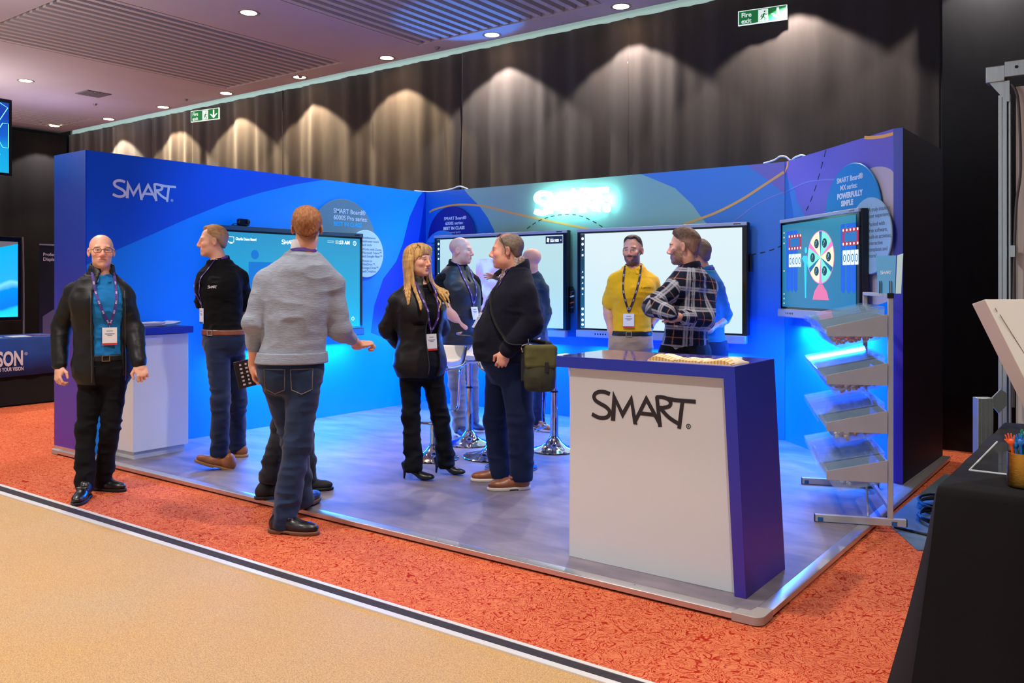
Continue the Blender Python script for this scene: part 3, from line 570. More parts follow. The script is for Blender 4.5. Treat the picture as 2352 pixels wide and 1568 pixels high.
mb = MB(); mb.tube(cubic([(-.02, -.05, .03), (-.03, -.09, .02), (-.04, -.12, -.02), (-.05, -.12, -.08)], 5), .003, 6); mb.build('webcam_cable', BLKG, t, smooth=True)
# rear wall boards
WS = mat_screen('display_white', (196, 232, 240), (178, 226, 238), .74, 0, 1.0); WS2 = mat_screen('display_white_bright', (222, 240, 246), (206, 238, 246), .80, 0, 1.0)
t, P, R, u, z, n, q = board('interactive_screen', 'white lit interactive screen behind the older person in navy', (-6.747, BY, 0), (1, 0, 0), (0, -1, 0), 1.85, .886, 2.010, SILV, BLKG, WS); toolbar(t, P, u, z, n, q, 1.124)
def mat_map():
    m = mat('screen_photo', (190, 190, 200), .5); N, L, p = nodes_of(m); tc = N.new('ShaderNodeTexCoord'); a = N.new('ShaderNodeTexNoise'); a.inputs['Scale'].default_value = 7; a.inputs['Detail'].default_value = 6; L.new(tc.outputs['Object'], a.inputs['Vector'])
    r = N.new('ShaderNodeValToRGB'); L.new(a.outputs['Fac'], r.inputs['Fac']); E = r.color_ramp.elements; E[0].position = .38; E[0].color = lin((178, 104, 104)); E[1].position = .62; E[1].color = lin((186, 206, 214)); k = E.new(.48); k.color = lin((146, 148, 160)); L.new(r.outputs['Color'], p.inputs['Emission Color']); p.inputs['Emission Strength'].default_value = .62; return m
mb = MB(); mb.prism([(.63, .26), (1.22, .26), (1.22, .84), (.63, .84)], P(0, q, 0), u, z, n*.0006); mb.build('screen_picture', mat_map(), t)
mb = MB(); mb.prism([(1.585, .985), (1.800, .985), (1.800, 1.065), (1.585, 1.065)], P(0, q, 0), u, z, n*.0006); mb.build('code_box', ICD, t)
mb = MB(); put_text(mb, '521103', P(1.645, q+.001, 1.005), u, z, .036, .0003, bold=.0015); mb.prism([(1.60, 1.01), (1.625, 1.0), (1.632, 1.04), (1.607, 1.05)], P(0, q+.001, 0), u, z, n*.0004); put_text(mb, '\u2014\u2014', P(1.645, q+.001, 1.038), u, z, .02, .0003); put_text(mb, '\u2197', P(1.765, q+.001, 1.01), u, z, .03, .0003); mb.build('screen_lettering', ICO, t)
t, P, R, u, z, n, q = board('interactive_screen', 'bright white interactive screen behind the person in the yellow polo', (-4.770, BY, 0), (1, 0, 0), (0, -1, 0), 1.822, .900, 2.010, SILV, BLKG, WS2); toolbar(t, P, u, z, n, q, 1.11)
mb = MB(); mb.box(P(1.834, .06, .74), (.018, .04, .16), R=R); mb.build('side_port_cover', BLKG, t, bevel=.004)
# pen tray fixed to the side of the first rear screen
t = thing('pen_holder', 'black side holder with marker pens between the two whiteboard screens', 'pen holder', (-4.882, BY-.06, 1.28)); mb = MB(); mb.box((0, 0, 0), (.032, .05, .28)); mb.build('tray', BLKG, t, bevel=.010)
for zz, c in ((.08, (60, 64, 72)), (.03, (226, 226, 220)), (-.035, (206, 84, 50)), (-.085, (60, 64, 72))):
    mb = MB(); mb.cyl((.0, -.02, zz), (.05, -.03, zz+.012), .008, 10); mb.build('marker_pen', mat('pen_%d' % int(zz*1000+500), c, .4), t, smooth=True)
# small board on the angled wall
t, P, R, u, z, n, q = board('interactive_screen', 'smaller silver framed screen showing a prize wheel on the angled wall', rp(.165, 0), RU, RN, 1.275, 1.160, 2.005, SILV, BLKG, mat_screen('display_teal', (30, 128, 168), (0, 120, 176), .72, 0, .8), bar=.072, top=.028, th=.105)
def sp_(c, m_, nm, pts_list, lift=.0006):
    mb = MB()
    for pts in pts_list: mb.prism(pts, P(0, q+lift, 0), u, z, n*.0004)
    if len(pts_list) > 1:
        for pts in pts_list: b_ = MB(); b_.prism(pts, P(0, q+lift, 0), u, z, n*.0004); b_.build(nm, m_, c)
        return
    return mb.build(nm, m_, c)
def em(nm, c, e_=.7): return mat(nm, c, .5, emit=e_)
cx, cz, rx = .712, .500, .205
sp_(t, em('show_curtain_blue', (10, 84, 176), .6), 'curtain_strip', [[(a, .24), (a+.03, .215), (a+.06, .24), (a+.06, .74), (a, .74)] for a in (.12, .19, .26, 1.02, 1.10, 1.17)], .0003)
sp_(t, em('wheel_rim', (206, 110, 150)), 'wheel_rim', [[(cx+(rx+.008)*math.cos(a), cz+(rx+.008)*math.sin(a)) for a in [2*PI*i/48 for i in range(48)]]])
cols = [(236, 222, 160), (110, 210, 170)]
for k in range(6):
    a0 = PI/2+PI/3*k+.11; a1 = a0+PI/3-.22
    sp_(t, em('wheel_seg_%d' % (k % 2), cols[k % 2]), 'wheel_segment', [[(cx, cz)]+[(cx+rx*math.cos(a0+(a1-a0)*i/8), cz+rx*math.sin(a0+(a1-a0)*i/8)) for i in range(9)]], .0012)
    am = (a0+a1)/2; ex, ez = cx+rx*.62*math.cos(am), cz+rx*.62*math.sin(am)
    sp_(t, em('wheel_dot', (14, 62, 70), .3), 'wheel_token', [[(ex+.038*math.cos(a), ez+.038*math.sin(a)) for a in [2*PI*i/18 for i in range(18)]]], .0018)
    mb = MB(); put_text(mb, '?', P(ex-.018, q+.0024, ez-.024), u, z, .07, .0002); mb.build('token_mark', em('wheel_seg_1', cols[1]), t)
for k in range(6):
    a0 = PI/2+PI/3*k-.11; sp_(t, em('wheel_spoke_%d' % (k % 2), [(10, 96, 130), (214, 110, 160)][k % 2]), 'wheel_spoke', [[(cx, cz)]+[(cx+rx*math.cos(a0+.22*i/3), cz+rx*math.sin(a0+.22*i/3)) for i in range(4)]], .0012)
sp_(t, em('wheel_base', (206, 104, 128)), 'wheel_base', [[(cx-.13, .16), (cx+.13, .16), (cx+.10, .225), (cx+.03, .285), (cx-.03, .285), (cx-.10, .225)]])
sp_(t, em('figure_teal', (46, 186, 196)), 'presenter_figure', [[(.455, .17), (.475, .17), (.485, .46), (.515, .40), (.53, .42), (.49, .52), (.43, .52), (.40, .50), (.44, .46)], [(.47+.022*math.cos(a), .565+.026*math.sin(a)) for a in [2*PI*i/14 for i in range(14)]]])
for x0 in (.165, 1.045):
    sp_(t, em('lamp_panel_red', (150, 40, 60), .6), 'lamp_panel', [[(x0, .575), (x0+.225, .575), (x0+.225, .705), (x0, .705)]])
    sp_(t, em('lamp_bulb', (250, 226, 190), 1.0), 'panel_bulb', [[(x0+a+.010*math.cos(b), c_+.010*math.sin(b)) for b in [2*PI*i/8 for i in range(8)]] for a in (.012, .062, .112, .162, .213) for c_ in (.588, .692)], .0014)
    sp_(t, em('panel_face', (24, 100, 150), .6), 'panel_face', [[(x0+.03, .605), (x0+.195, .605), (x0+.195, .675), (x0+.03, .675)]], .0012)
    sp_(t, em('score_card', (206, 236, 236), .85), 'score_card', [[(x0+.056*k+.003, .43), (x0+.056*k+.053, .43), (x0+.056*k+.053, .54), (x0+.056*k+.003, .54)] for k in range(4)])
    mb = MB(); [put_text(mb, '0', P(x0+.056*k+.008, q+.0014, .452), u, z, .085, .0002) for k in range(4)]; mb.build('score_digits', ICD, t)
for c_ in (.73, .69, .64, .40, .20, .16, .12):
    mb = MB(); mb.prism([(.075+.007*math.cos(a), c_+.007*math.sin(a)) for a in [2*PI*i/8 for i in range(8)]], P(0, q, 0), u, z, n*.0004); mb.build('toolbar_icon', ICO, t)
mb = MB(); mb.box(P(.66, .140, .025), (.20, .014, .018), R=R); mb.build('pen_slot', BLKG, t)
for a in (.61, .71):
    mb = MB(); mb.cyl(P(a-.04, .152, .028), P(a+.04, .152, .028), .0065, 10); mb.build('stylus', mat('stylus_grey', (206, 206, 212), .35), t, smooth=True)

# ------------------------------------------------------------------ figures: signed-distance bodies turned into one smooth surface
def rot_cols(f, up=(0, 0, 1)):
    f = np.array(f, float); f /= np.linalg.norm(f); up = np.array(up, float)
    r = np.cross(f, up); r /= np.linalg.norm(r); u = np.cross(r, f)
    return np.stack([r, f, u], 1)            # columns: right of figure, forward, up
class SDF:
    """list of primitives; k = blend radius"""
    def __init__(s): s.p = []
    def cone(s, a, b, ra, rb, k=.02, sub=False): s.p.append(('c', np.array(a, float), np.array(b, float), ra, rb, k, sub)); return s
    def ell(s, c, r, R=None, k=.02, sub=False):
        s.p.append(('e', np.array(c, float), np.array(r, float), np.eye(3) if R is None else R, None, k, sub)); return s
    def loft(s, secs, yaw, k=.02, sub=False, pw=2.0): s.p.append(('l', np.array(secs, float), yaw, pw, None, k, sub)); return s
    def box(s, c, r, R=None, rd=.005, k=.005, sub=False):
        s.p.append(('b', np.array(c, float), np.array(r, float), np.eye(3) if R is None else R, rd, k, sub)); return s
    def clip(s, n, d): s.p.append(('h', np.array(n, float), d, None, None, 0, False)); return s       # keep n.p < d
    def ext(s, o): s.p += o.p; return s
def _bbox(p):
    t = p[0]
    if t == 'c': r = max(p[3], p[4]); return np.minimum(p[1], p[2])-r, np.maximum(p[1], p[2])+r
    if t in 'eb':
        e = np.abs(p[3])@p[2]; return p[1]-e, p[1]+e
    if t == 'l':
        S = p[1]; m = np.maximum(S[:, 3], S[:, 4])
        return np.array([(S[:, 1]-m).min(), (S[:, 2]-m).min(), S[:, 0].min()]), np.array([(S[:, 1]+m).max(), (S[:, 2]+m).max(), S[:, 0].max()])
def _dist(p, X, Y, Z):
    t = p[0]
    if t == 'c':
        a, b, ra, rb = p[1:5]; d = b-a; L2 = d@d+1e-12
        h = ((X-a[0])*d[0]+(Y-a[1])*d[1]+(Z-a[2])*d[2])/L2; h = np.clip(h, 0, 1)
        return np.sqrt((X-a[0]-h*d[0])**2+(Y-a[1]-h*d[1])**2+(Z-a[2]-h*d[2])**2)-(ra+(rb-ra)*h)
    if t == 'e':
        c, r, R = p[1:4]; x = X-c[0]; y = Y-c[1]; z = Z-c[2]
        u = (x*R[0, 0]+y*R[1, 0]+z*R[2, 0]); v = (x*R[0, 1]+y*R[1, 1]+z*R[2, 1]); w = (x*R[0, 2]+y*R[1, 2]+z*R[2, 2])
        q = np.sqrt((u/r[0])**2+(v/r[1])**2+(w/r[2])**2); g = np.sqrt((u/r[0]**2)**2+(v/r[1]**2)**2+(w/r[2]**2)**2)+1e-9
        return q*(q-1)/g
    if t == 'b':
        c, r, R, rd = p[1:5]; x = X-c[0]; y = Y-c[1]; z = Z-c[2]
        u = np.abs(x*R[0, 0]+y*R[1, 0]+z*R[2, 0])-r[0]+rd; v = np.abs(x*R[0, 1]+y*R[1, 1]+z*R[2, 1])-r[1]+rd; w = np.abs(x*R[0, 2]+y*R[1, 2]+z*R[2, 2])-r[2]+rd
        return np.sqrt(np.maximum(u, 0)**2+np.maximum(v, 0)**2+np.maximum(w, 0)**2)+np.minimum(np.maximum(np.maximum(u, v), w), 0)-rd
    if t == 'l':
        S, yaw, pw = p[1:4]; zz = Z
        cx = np.interp(zz, S[:, 0], S[:, 1]); cy = np.interp(zz, S[:, 0], S[:, 2]); a = np.interp(zz, S[:, 0], S[:, 3]); b = np.interp(zz, S[:, 0], S[:, 4])
        c, s_ = math.cos(yaw), math.sin(yaw); x = X-cx; y = Y-cy; u = x*c+y*s_; v = -x*s_+y*c
        if pw == 2: q = np.sqrt((u/a)**2+(v/b)**2)
        else: q = ((np.abs(u)/a)**pw+(np.abs(v)/b)**pw)**(1/pw)
        g = np.sqrt((u/a**2)**2+(v/b**2)**2)+1e-9
        d = np.where(q > 1e-3, (q-1)*np.maximum(q, .2)/np.maximum(g, 1e-3), -np.minimum(a, b))
        d = np.maximum(d, -np.minimum(a, b))
        zlo, zhi = S[:, 0].min(), S[:, 0].max()
        return np.maximum(d, np.maximum(zlo-Z, Z-zhi))
def field(sdf, xs, ys, zs, F=None):
    first = F is None
    if first: F = np.full((len(xs), len(ys), len(zs)), .25, np.float32)
    for p in sdf.p:
        if p[0] == 'h':
            n, d = p[1], p[2]
            F[:] = np.maximum(F, (n[0]*xs[:, None, None]+n[1]*ys[None, :, None]+n[2]*zs[None, None, :]-d).astype(np.float32)); continue
        lo, hi = _bbox(p); k = p[5]; m = k+.03; sub = p[6]
        i0, i1 = np.searchsorted(xs, [lo[0]-m, hi[0]+m]); j0, j1 = np.searchsorted(ys, [lo[1]-m, hi[1]+m]); k0, k1 = np.searchsorted(zs, [lo[2]-m, hi[2]+m])
        if i1 <= i0 or j1 <= j0 or k1 <= k0: continue
        d = _dist(p, xs[i0:i1, None, None], ys[None, j0:j1, None], zs[None, None, k0:k1]).astype(np.float32)
        G = F[i0:i1, j0:j1, k0:k1]
        if sub:
            d = -d; h = np.maximum(k-np.abs(G-d), 0)/max(k, 1e-6); F[i0:i1, j0:j1, k0:k1] = np.maximum(G, d)+h*h*k*.25
        else:
            h = np.maximum(k-np.abs(G-d), 0)/max(k, 1e-6); F[i0:i1, j0:j1, k0:k1] = np.minimum(G, d)-h*h*k*.25
    return F
def surf(F, xs, ys, zs):
    """surface nets"""
    ins = F < 0; nx, ny, nz = F.shape
    act = np.zeros((nx-1, ny-1, nz-1), np.int8)
    for a in (0, 1):
        for b in (0, 1):
            for c in (0, 1): act += ins[a:nx-1+a, b:ny-1+b, c:nz-1+c]
    A = (act > 0) & (act < 8); I, J, K = np.nonzero(A)
    if len(I) == 0: return np.zeros((0, 3)), np.zeros((0, 4), int)
    idx = np.full(A.shape, -1, np.int32); idx[I, J, K] = np.arange(len(I))
    P = np.zeros((len(I), 3)); cnt = np.zeros(len(I))
    co = [(0, 0, 0), (1, 0, 0), (0, 1, 0), (1, 1, 0), (0, 0, 1), (1, 0, 1), (0, 1, 1), (1, 1, 1)]
    V = [F[I+a, J+b, K+c] for a, b, c in co]
    for e0 in range(8):
        for ax, st in ((0, 1), (1, 2), (2, 4)):
            if co[e0][ax]: continue
            e1 = e0+st; v0, v1 = V[e0], V[e1]; m = (v0 < 0) != (v1 < 0)
            t = np.where(m, v0/np.where(v0-v1 == 0, 1, v0-v1), 0)
            q = np.array(co[e0], float)[None, :].repeat(len(I), 0); q[:, ax] += t
            P += q*m[:, None]; cnt += m
    P /= cnt[:, None]
    gx = np.interp(I+P[:, 0], np.arange(nx), xs); gy = np.interp(J+P[:, 1], np.arange(ny), ys); gz = np.interp(K+P[:, 2], np.arange(nz), zs)
    verts = np.stack([gx, gy, gz], 1); quads = []
    def mk(m, cells, flip):
        q = np.stack(cells, 1); q = np.where(flip[:, None], q[:, ::-1], q); ok = (q >= 0).all(1); quads.append(q[ok])
    s = ins
    a, b, c = np.nonzero(s[:-1, 1:-1, 1:-1] != s[1:, 1:-1, 1:-1]); b += 1; c += 1
    mk(0, [idx[a, b-1, c-1], idx[a, b, c-1], idx[a, b, c], idx[a, b-1, c]], ~s[a, b, c])
    a, b, c = np.nonzero(s[1:-1, :-1, 1:-1] != s[1:-1, 1:, 1:-1]); a += 1; c += 1
    mk(1, [idx[a-1, b, c-1], idx[a-1, b, c], idx[a, b, c], idx[a, b, c-1]], ~s[a, b, c])
    a, b, c = np.nonzero(s[1:-1, 1:-1, :-1] != s[1:-1, 1:-1, 1:]); a += 1; b += 1
    mk(2, [idx[a-1, b-1, c], idx[a, b-1, c], idx[a, b, c], idx[a-1, b, c]], ~s[a, b, c])
    return verts, np.concatenate(quads)
_LAT = RNG.rand(32, 32, 32).astype(np.float32)
def vnoise(P, f, seed=0):
    Q = P*np.array(f)+np.array([7.3, 3.1, 5.7])*(seed+1); i = np.floor(Q).astype(int); t = Q-i; t = t*t*(3-2*t); r = 0
    for a in (0, 1):
        for b in (0, 1):
            for c in (0, 1):
                w = (t[:, 0] if a else 1-t[:, 0])*(t[:, 1] if b else 1-t[:, 1])*(t[:, 2] if c else 1-t[:, 2])
                r = r+w*_LAT[(i[:, 0]+a) % 32, (i[:, 1]+b) % 32, (i[:, 2]+c) % 32]
    return r*2-1
def poly_sdf(sdf, h, lo=None, hi=None, inner=None, pad=.02):
    """inner: second SDF carved out (shell)"""
    bl = [_bbox(p) for p in sdf.p if p[0] != 'h' and not p[6]]
    L = np.min([b[0] for b in bl], 0)-pad; H = np.max([b[1] for b in bl], 0)+pad
    for p in sdf.p:                          # tighten to axis clips
        if p[0] == 'h':
            for ax in range(3):
                if abs(abs(p[1][ax])-1) < 1e-6:
                    if p[1][ax] > 0: H[ax] = min(H[ax], p[2]+pad)
                    else: L[ax] = max(L[ax], -p[2]-pad)
    if lo is not None: L = np.maximum(L, lo)
    if hi is not None: H = np.minimum(H, hi)
    g = [np.arange(L[i], H[i]+h, h) for i in range(3)]
    F = field(sdf, *g)
    if inner is not None:
        G = field(inner, *g); F = np.maximum(F, -G)
    return surf(F, *g)
def mesh_np(name, parts, mats, parent, tint=None, disp=None, mi=None, loc=None):
    vs = []; fs = []; n = 0
    for v, q in parts: vs.append(v); fs.append(q+n); n += len(v)
    V = np.concatenate(vs); Q = np.concatenate(fs)
    me = bpy.data.meshes.new(name); me.vertices.add(len(V)); me.loops.add(len(Q)*4); me.polygons.add(len(Q))
    me.vertices.foreach_set('co', V.astype(np.float32).ravel()); me.loops.foreach_set('vertex_index', Q.astype(np.int32).ravel())
    me.polygons.foreach_set('loop_start', np.arange(0, len(Q)*4, 4, dtype=np.int32)); me.polygons.foreach_set('loop_total', np.full(len(Q), 4, np.int32))
    me.update(calc_edges=True)
    if disp is not None:
        nr = np.zeros(len(V)*3, np.float32); me.vertices.foreach_get('normal', nr); nr = nr.reshape(-1, 3)
        V2 = V+nr*disp(V, nr)[:, None]; me.vertices.foreach_set('co', V2.astype(np.float32).ravel()); me.update()
    me.polygons.foreach_set('use_smooth', np.ones(len(Q), bool))
    if tint is not None:
        c = tint(V); at = me.color_attributes.new('tint', 'FLOAT_COLOR', 'POINT')
        cc = np.ones((len(V), 4), np.float32); cc[:, :3] = c; at.data.foreach_set('color', cc.ravel())
    for m in (mats if isinstance(mats, (list, tuple)) else [mats]): me.materials.append(m)
    o = bpy.data.objects.new(name, me); COL.objects.link(o); o.parent = parent
    if loc is not None: o.location = loc
    return o
def L3(c): return np.array(lin(c)[:3])
def blend(col, m, c): return col*(1-m[:, None])+np.array(c)[None, :]*m[:, None]
def smooth01(x, a, b): t = np.clip((x-a)/(b-a), 0, 1); return t*t*(3-2*t)

def head_prims(s, C, R, sc=1.0, chub=0, female=False):
    """C head centre at ear level, R columns right/forward/up"""
    def P(x, y, z): return C+R@(np.array([x, y, z])*sc)
    def E(c, r, k, sub=False, Rl=None): s.ell(P(*c), np.array(r)*sc, R if Rl is None else R@Rl, k*sc, sub)
    def Cn(a, b, ra, rb, k, sub=False): s.cone(P(*a), P(*b), ra*sc, rb*sc, k*sc, sub)
    w = 1+.25*chub
    E((0, -.012, .042), (.076, .097, .083), .01)
    E((0, .030, -.028), (.060*w, .062, .080), .03)
    E((0, .022, -.066), (.050*w, .052, .038+.012*chub), .03)
    E((0, .070, -.094), (.022, .018, .017), .025)
    Cn((-.036, .080, .026), (.036, .080, .026), .012, .012, .018)
    for x in (-1, 1):
        E((x*.042, .062, -.020), (.022, .024, .020), .02)
        E((x*.031, .101, .006), (.0165, .016, .011), .008, True)
        E((x*.031, .0775, .005), (.0135, .0125, .0125), .002)
        Cn((x*.017, .0905, .0130), (x*.045, .079, .0115), .0035, .0035, .004)     # upper lid
        Cn((x*.019, .0880, -.0055), (x*.043, .080, -.004), .0028, .0028, .004)
        E((x*.012, .098, -.034), (.0095, .010, .0085), .008)
        ear = np.array([[math.cos(.35*x), -math.sin(.35*x), 0], [math.sin(.35*x), math.cos(.35*x), 0], [0, 0, 1]])
        E((x*.079, -.008, .002), (.0085, .019, .031), .006, False, ear)
        E((x*.086, .000, .005), (.006, .011, .018), .005, True, ear)
    Cn((0, .090, .018), (0, .109, -.025), .0078, .0105, .012)
    E((0, .108, -.027), (.0112, .0112, .0105), .008)
    if not female:
        Cn((-.022, .083, -.0560), (.022, .083, -.0560), .0060, .0060, .014); Cn((-.019, .084, -.0675), (.019, .084, -.0675), .0068, .0068, .014)
    else:
        Cn((-.017, .088, -.055), (.017, .088, -.055), .0072, .0072, .008); Cn((-.015, .088, -.067), (.015, .088, -.067), .0082, .0082, .008)
    E((0, .101, -.0617), (.027, .010, .0020), .004, True)
def hand_prims(s, Wp, f, n, side, curl=.35, sc=1.0, spread=.1, point=None):
    """Wp wrist, f towards the knuckles, n out of the back of the hand, side towards the thumb"""
    f = np.array(f, float); f /= np.linalg.norm(f); n = np.array(n, float); n -= f*(n@f); n /= np.linalg.norm(n)
    t = np.cross(f, n); t = t if t@np.array(side, float) > 0 else -t
    R = np.stack([t, f, n], 1)
    s.ell(Wp+f*.050*sc, np.array([.042, .052, .016])*sc, R, .012*sc)
    s.cone(Wp-f*.02, Wp+f*.03*sc, .027*sc, .026*sc, .015)
    s.ell(Wp+(f*.035+t*.026-n*.008)*sc, np.array([.018, .030, .016])*sc, R, .012*sc)
    for i, (o, ln, r) in enumerate([(.030, .074, .0088), (.010, .083, .009), (-.011, .077, .0086), (-.031, .060, .0078)]):
        b = Wp+(f*(.088-.004*abs(i-1))+t*o)*sc; ang = 0; p = b
        cu = curl if not (point is not None and i == point) else .08
        dl = f+t*(o*spread*12)
        dl /= np.linalg.norm(dl)
        for j, (q, a) in enumerate(((.44, 55), (.30, 75), (.26, 55))):
            ang += math.radians(a)*cu*(1+.08*i)
            d = dl*math.cos(ang)-n*math.sin(ang); e = p+d*ln*q*sc
            s.cone(p, e, r*sc*(1-.06*j), r*sc*(1-.06*(j+1)), .0035*sc); p = e
    b = Wp+(f*.022+t*.030-n*.006)*sc; d1 = f*.66+t*.66-n*.35*(.5+curl); d1 /= np.linalg.norm(d1); e = b+d1*.045*sc
    d2 = f*.92+t*(.28-.5*curl)-n*.4*(.3+curl); d2 /= np.linalg.norm(d2); e2 = e+d2*.034*sc
    s.cone(b, e, .0125*sc, .0105*sc, .006*sc); s.cone(e, e2, .0105*sc, .0085*sc, .003*sc)

SKINM = mat_vcol('skin', .45, .10, 500, .45, sss=.12)
def cloth(name, rgb, rough=.85, bump=.35, bscale=260, noise=.06, nscale=60, stretch=None, sheen=.15, spec=.25):
    return mat(name, rgb, rough, noise=noise, nscale=nscale, bump=bump, bscale=bscale, sheen=sheen, spec=spec, stretch=stretch)
HIP_U = [-.20, -.08, .04, .18, .32, .48, .62, .76, .88, 1.0]
def torso_secs(sp, infl=0, zlo=None, zhi=None):
    """elliptic sections from crotch to neck base"""
    P = sp['pel']; Nk = sp['neck']; w = sp.get('w', 1); d = sp.get('d', 1); fat = sp.get('fat', 0); H = Nk[2]-P[2]
    A = [.125, .162, .163, .150, .146, .155, .168, .172, .135, .068]; B = [.085, .112, .116, .108, .108, .114, .120, .112, .090, .064]
    if sp.get('female'): A = [.125, .170, .172, .150, .132, .138, .150, .150, .115, .056]; B = [.085, .116, .118, .105, .100, .110, .122, .104, .080, .055]
    if fat: B = [b*(1+fat*g) for b, g in zip(B, [.1, .25, .45, .6, .65, .5, .3, .12, 0, 0])]; A = [a*(1+fat*.35*g) for a, g in zip(A, [.2, .5, .7, .8, .8, .6, .3, .1, 0, 0])]
    out = []; c, s_ = math.sin(sp['yaw']), -math.cos(sp['yaw'])       # forward vector
    for u, a, b in zip(HIP_U, A, B):
        z = P[2]+H*u; t = max(0, u); x = P[0]+(Nk[0]-P[0])*t; y = P[1]+(Nk[1]-P[1])*t
        fw = fat*.10*max(0, 1-abs(u-.30)/.40) + (.02 if .5 < u < .8 else 0)
        out.append([z, x+c*fw, y+s_*fw, a*w+infl, b*d+infl])
    S = np.array(out); n = len(S); T = np.linspace(0, n-1, 45); i = np.clip(T.astype(int), 0, n-2); t = (T-i)[:, None]
    p0 = S[np.maximum(i-1, 0)]; p1 = S[i]; p2 = S[i+1]; p3 = S[np.minimum(i+2, n-1)]
    R = .5*(2*p1+(p2-p0)*t+(2*p0-5*p1+4*p2-p3)*t**2+(3*p1-p0-3*p2+p3)*t**3)
    R[:, 0] = np.maximum.accumulate(R[:, 0]+np.arange(45)*1e-6)
    return R
def build_person(sp):
    """sp: metric joints in the figure's own frame (x right in the photo, y away, z up), base on the floor"""
    root = thing('person', sp['label'], 'person', sp['base'], YAW, sp.get('group'))
    J = {k: np.array(v, float) for k, v in sp['J'].items()}
    sp['pel'] = J['pel']; sp['neck'] = J['neck']
    yaw = sp['yaw']; fem = sp.get('female', False); q = sp.get('q', 1.0)
    fw = np.array([math.sin(yaw), -math.cos(yaw), 0]); lf = np.array([math.cos(yaw), math.sin(yaw), 0])
    hy = sp['hyaw']; hp = sp.get('hpitch', 0)
    hf = np.array([math.sin(hy)*math.cos(hp), -math.cos(hy)*math.cos(hp), math.sin(hp)])
    HR = rot_cols(hf); hs = sp.get('hs', 1.0); C = J['head']
    mus = sp.get('mus', 1.0)
    # ---- body
    neckS = SDF()
    nb = C+HR@np.array([0, -.022, -.055])*hs
    neckS.cone(nb, J['neck']+np.array([0, 0, -.01]), .052*hs*(.86 if fem else 1)*sp.get('nk', 1), .062*(.85 if fem else 1)*sp.get('nk', 1), .03)
    headS = SDF(); head_prims(headS, C, HR, hs, sp.get('chub', 0), fem); headS.ext(neckS)
    tor = SDF().loft(torso_secs(sp), yaw, .02)
    for sd in 'AB': tor.cone(J['neck']+np.array([0, 0, -.02]), J['sh'+sd], .050, .048*mus, .04)
    arms = {}
    for sd in 'AB':
        a = SDF(); k = (.9 if fem else mus)*(1 if sp.get('bare'+sd) else .84)
        a.cone(J['sh'+sd], J['el'+sd], .050*k, .041*k, .03); a.cone(J['el'+sd], J['wr'+sd], .042*k, .027*k, .015)
        mid = J['el'+sd]*.7+J['wr'+sd]*.3; a.cone(mid, mid+(J['wr'+sd]-J['el'+sd])*.12, .043*k, .040*k, .03)
        arms[sd] = a
    legs = SDF()
    for sd in 'AB':
        legs.cone(J['hip'+sd], J['kn'+sd], .070*mus, .046*mus, .03)
        legs.cone(J['kn'+sd], J['an'+sd], .045*mus, .034, .015)
        cm = J['kn'+sd]*.68+J['an'+sd]*.32+np.array([0, 0, 0]); legs.cone(cm, cm+(J['an'+sd]-J['kn'+sd])*.1, .048*mus, .045*mus, .03)
    coarse = SDF().ext(tor).ext(legs)
    for sd in 'AB': coarse.ext(arms[sd])
    coarse.ext(neckS)
    parts = [poly_sdf(coarse, .010*q)]
    parts.append(poly_sdf(headS, .0034*q))
    for sd in 'AB':
        if sp.get('hand'+sd) is None: continue
        f, n, side, curl = sp['hand'+sd][:4]
        hnd = SDF(); hnd.cone(J['el'+sd]*.35+J['wr'+sd]*.65, J['wr'+sd], .033*mus, .027, .01)
        hand_prims(hnd, J['wr'+sd], f, n, side, curl, sp.get('hsc', 1.0), *sp['hand'+sd][4:])
        if sp.get('bare'+sd): hnd = SDF().ext(arms[sd]).ext(hnd)
        parts.append(poly_sdf(hnd, .0032*q))
    skin = L3(sp.get('skin', (214, 150, 122))); dark = L3(sp.get('hairc', (70, 45, 30)))
    def tint(V):
        c = np.repeat(skin[None, :], len(V), 0)
        c = c*(1+.07*vnoise(V, (30, 30, 30), 3))[:, None]
        Q = (V-C)@HR/hs; x, y, z = Q.T; r = np.linalg.norm(Q, axis=1); H = r < .17
        red = skin*np.array([1.05, .72, .68])
        c = blend(c, H*smooth01(y, .05, .09)*(1-smooth01(np.abs(z+.022), .012, .03))*.45, red)
        c = blend(c, H*smooth01(np.abs(x), .070, .082)*.5, red)
        brow = H*(y > .055)*(1-smooth01(np.abs(z-.0275-.004*np.cos(x*60)), .003, .0065))*(1-smooth01(np.abs(np.abs(x)-.032), .015, .022))
        c = blend(c, brow*.85*sp.get('brow', 1), dark*.8)
        lip = H*(y > .07)*(1-smooth01(((x/.0265)**2+((z+.0617)/.0115)**2), .7, 1.1))
        c = blend(c, lip*.75, L3(sp.get('lips', (178, 92, 86))))
        ml = H*(y > .07)*(np.abs(x) < .021)*(1-smooth01(np.abs(z+.0615), .0010, .0028))
        c = blend(c, ml*.8, skin*.25)
        # eyes: white, iris, lash line
        ex = np.abs(x)-.031; ez = z-.005; eye = H*(y > .07)*(1-smooth01((ex/.0115)**2+(ez/.0036)**2, .7, 1.1))
        c = blend(c, eye, L3((196, 184, 178)))
        iris = H*(y > .07)*(1-smooth01(np.hypot(ex+sp.get('gaze', 0)*np.sign(x), ez), .0042, .0056)); c = blend(c, iris*eye, L3(sp.get('eyes', (52, 60, 70))))
        lash = H*(y > .07)*(1-smooth01(np.abs(ez-.0045+30*ex*ex*.6), .0012, .003))*(np.abs(ex) < .014)
        c = blend(c, lash*.75, dark*.35)
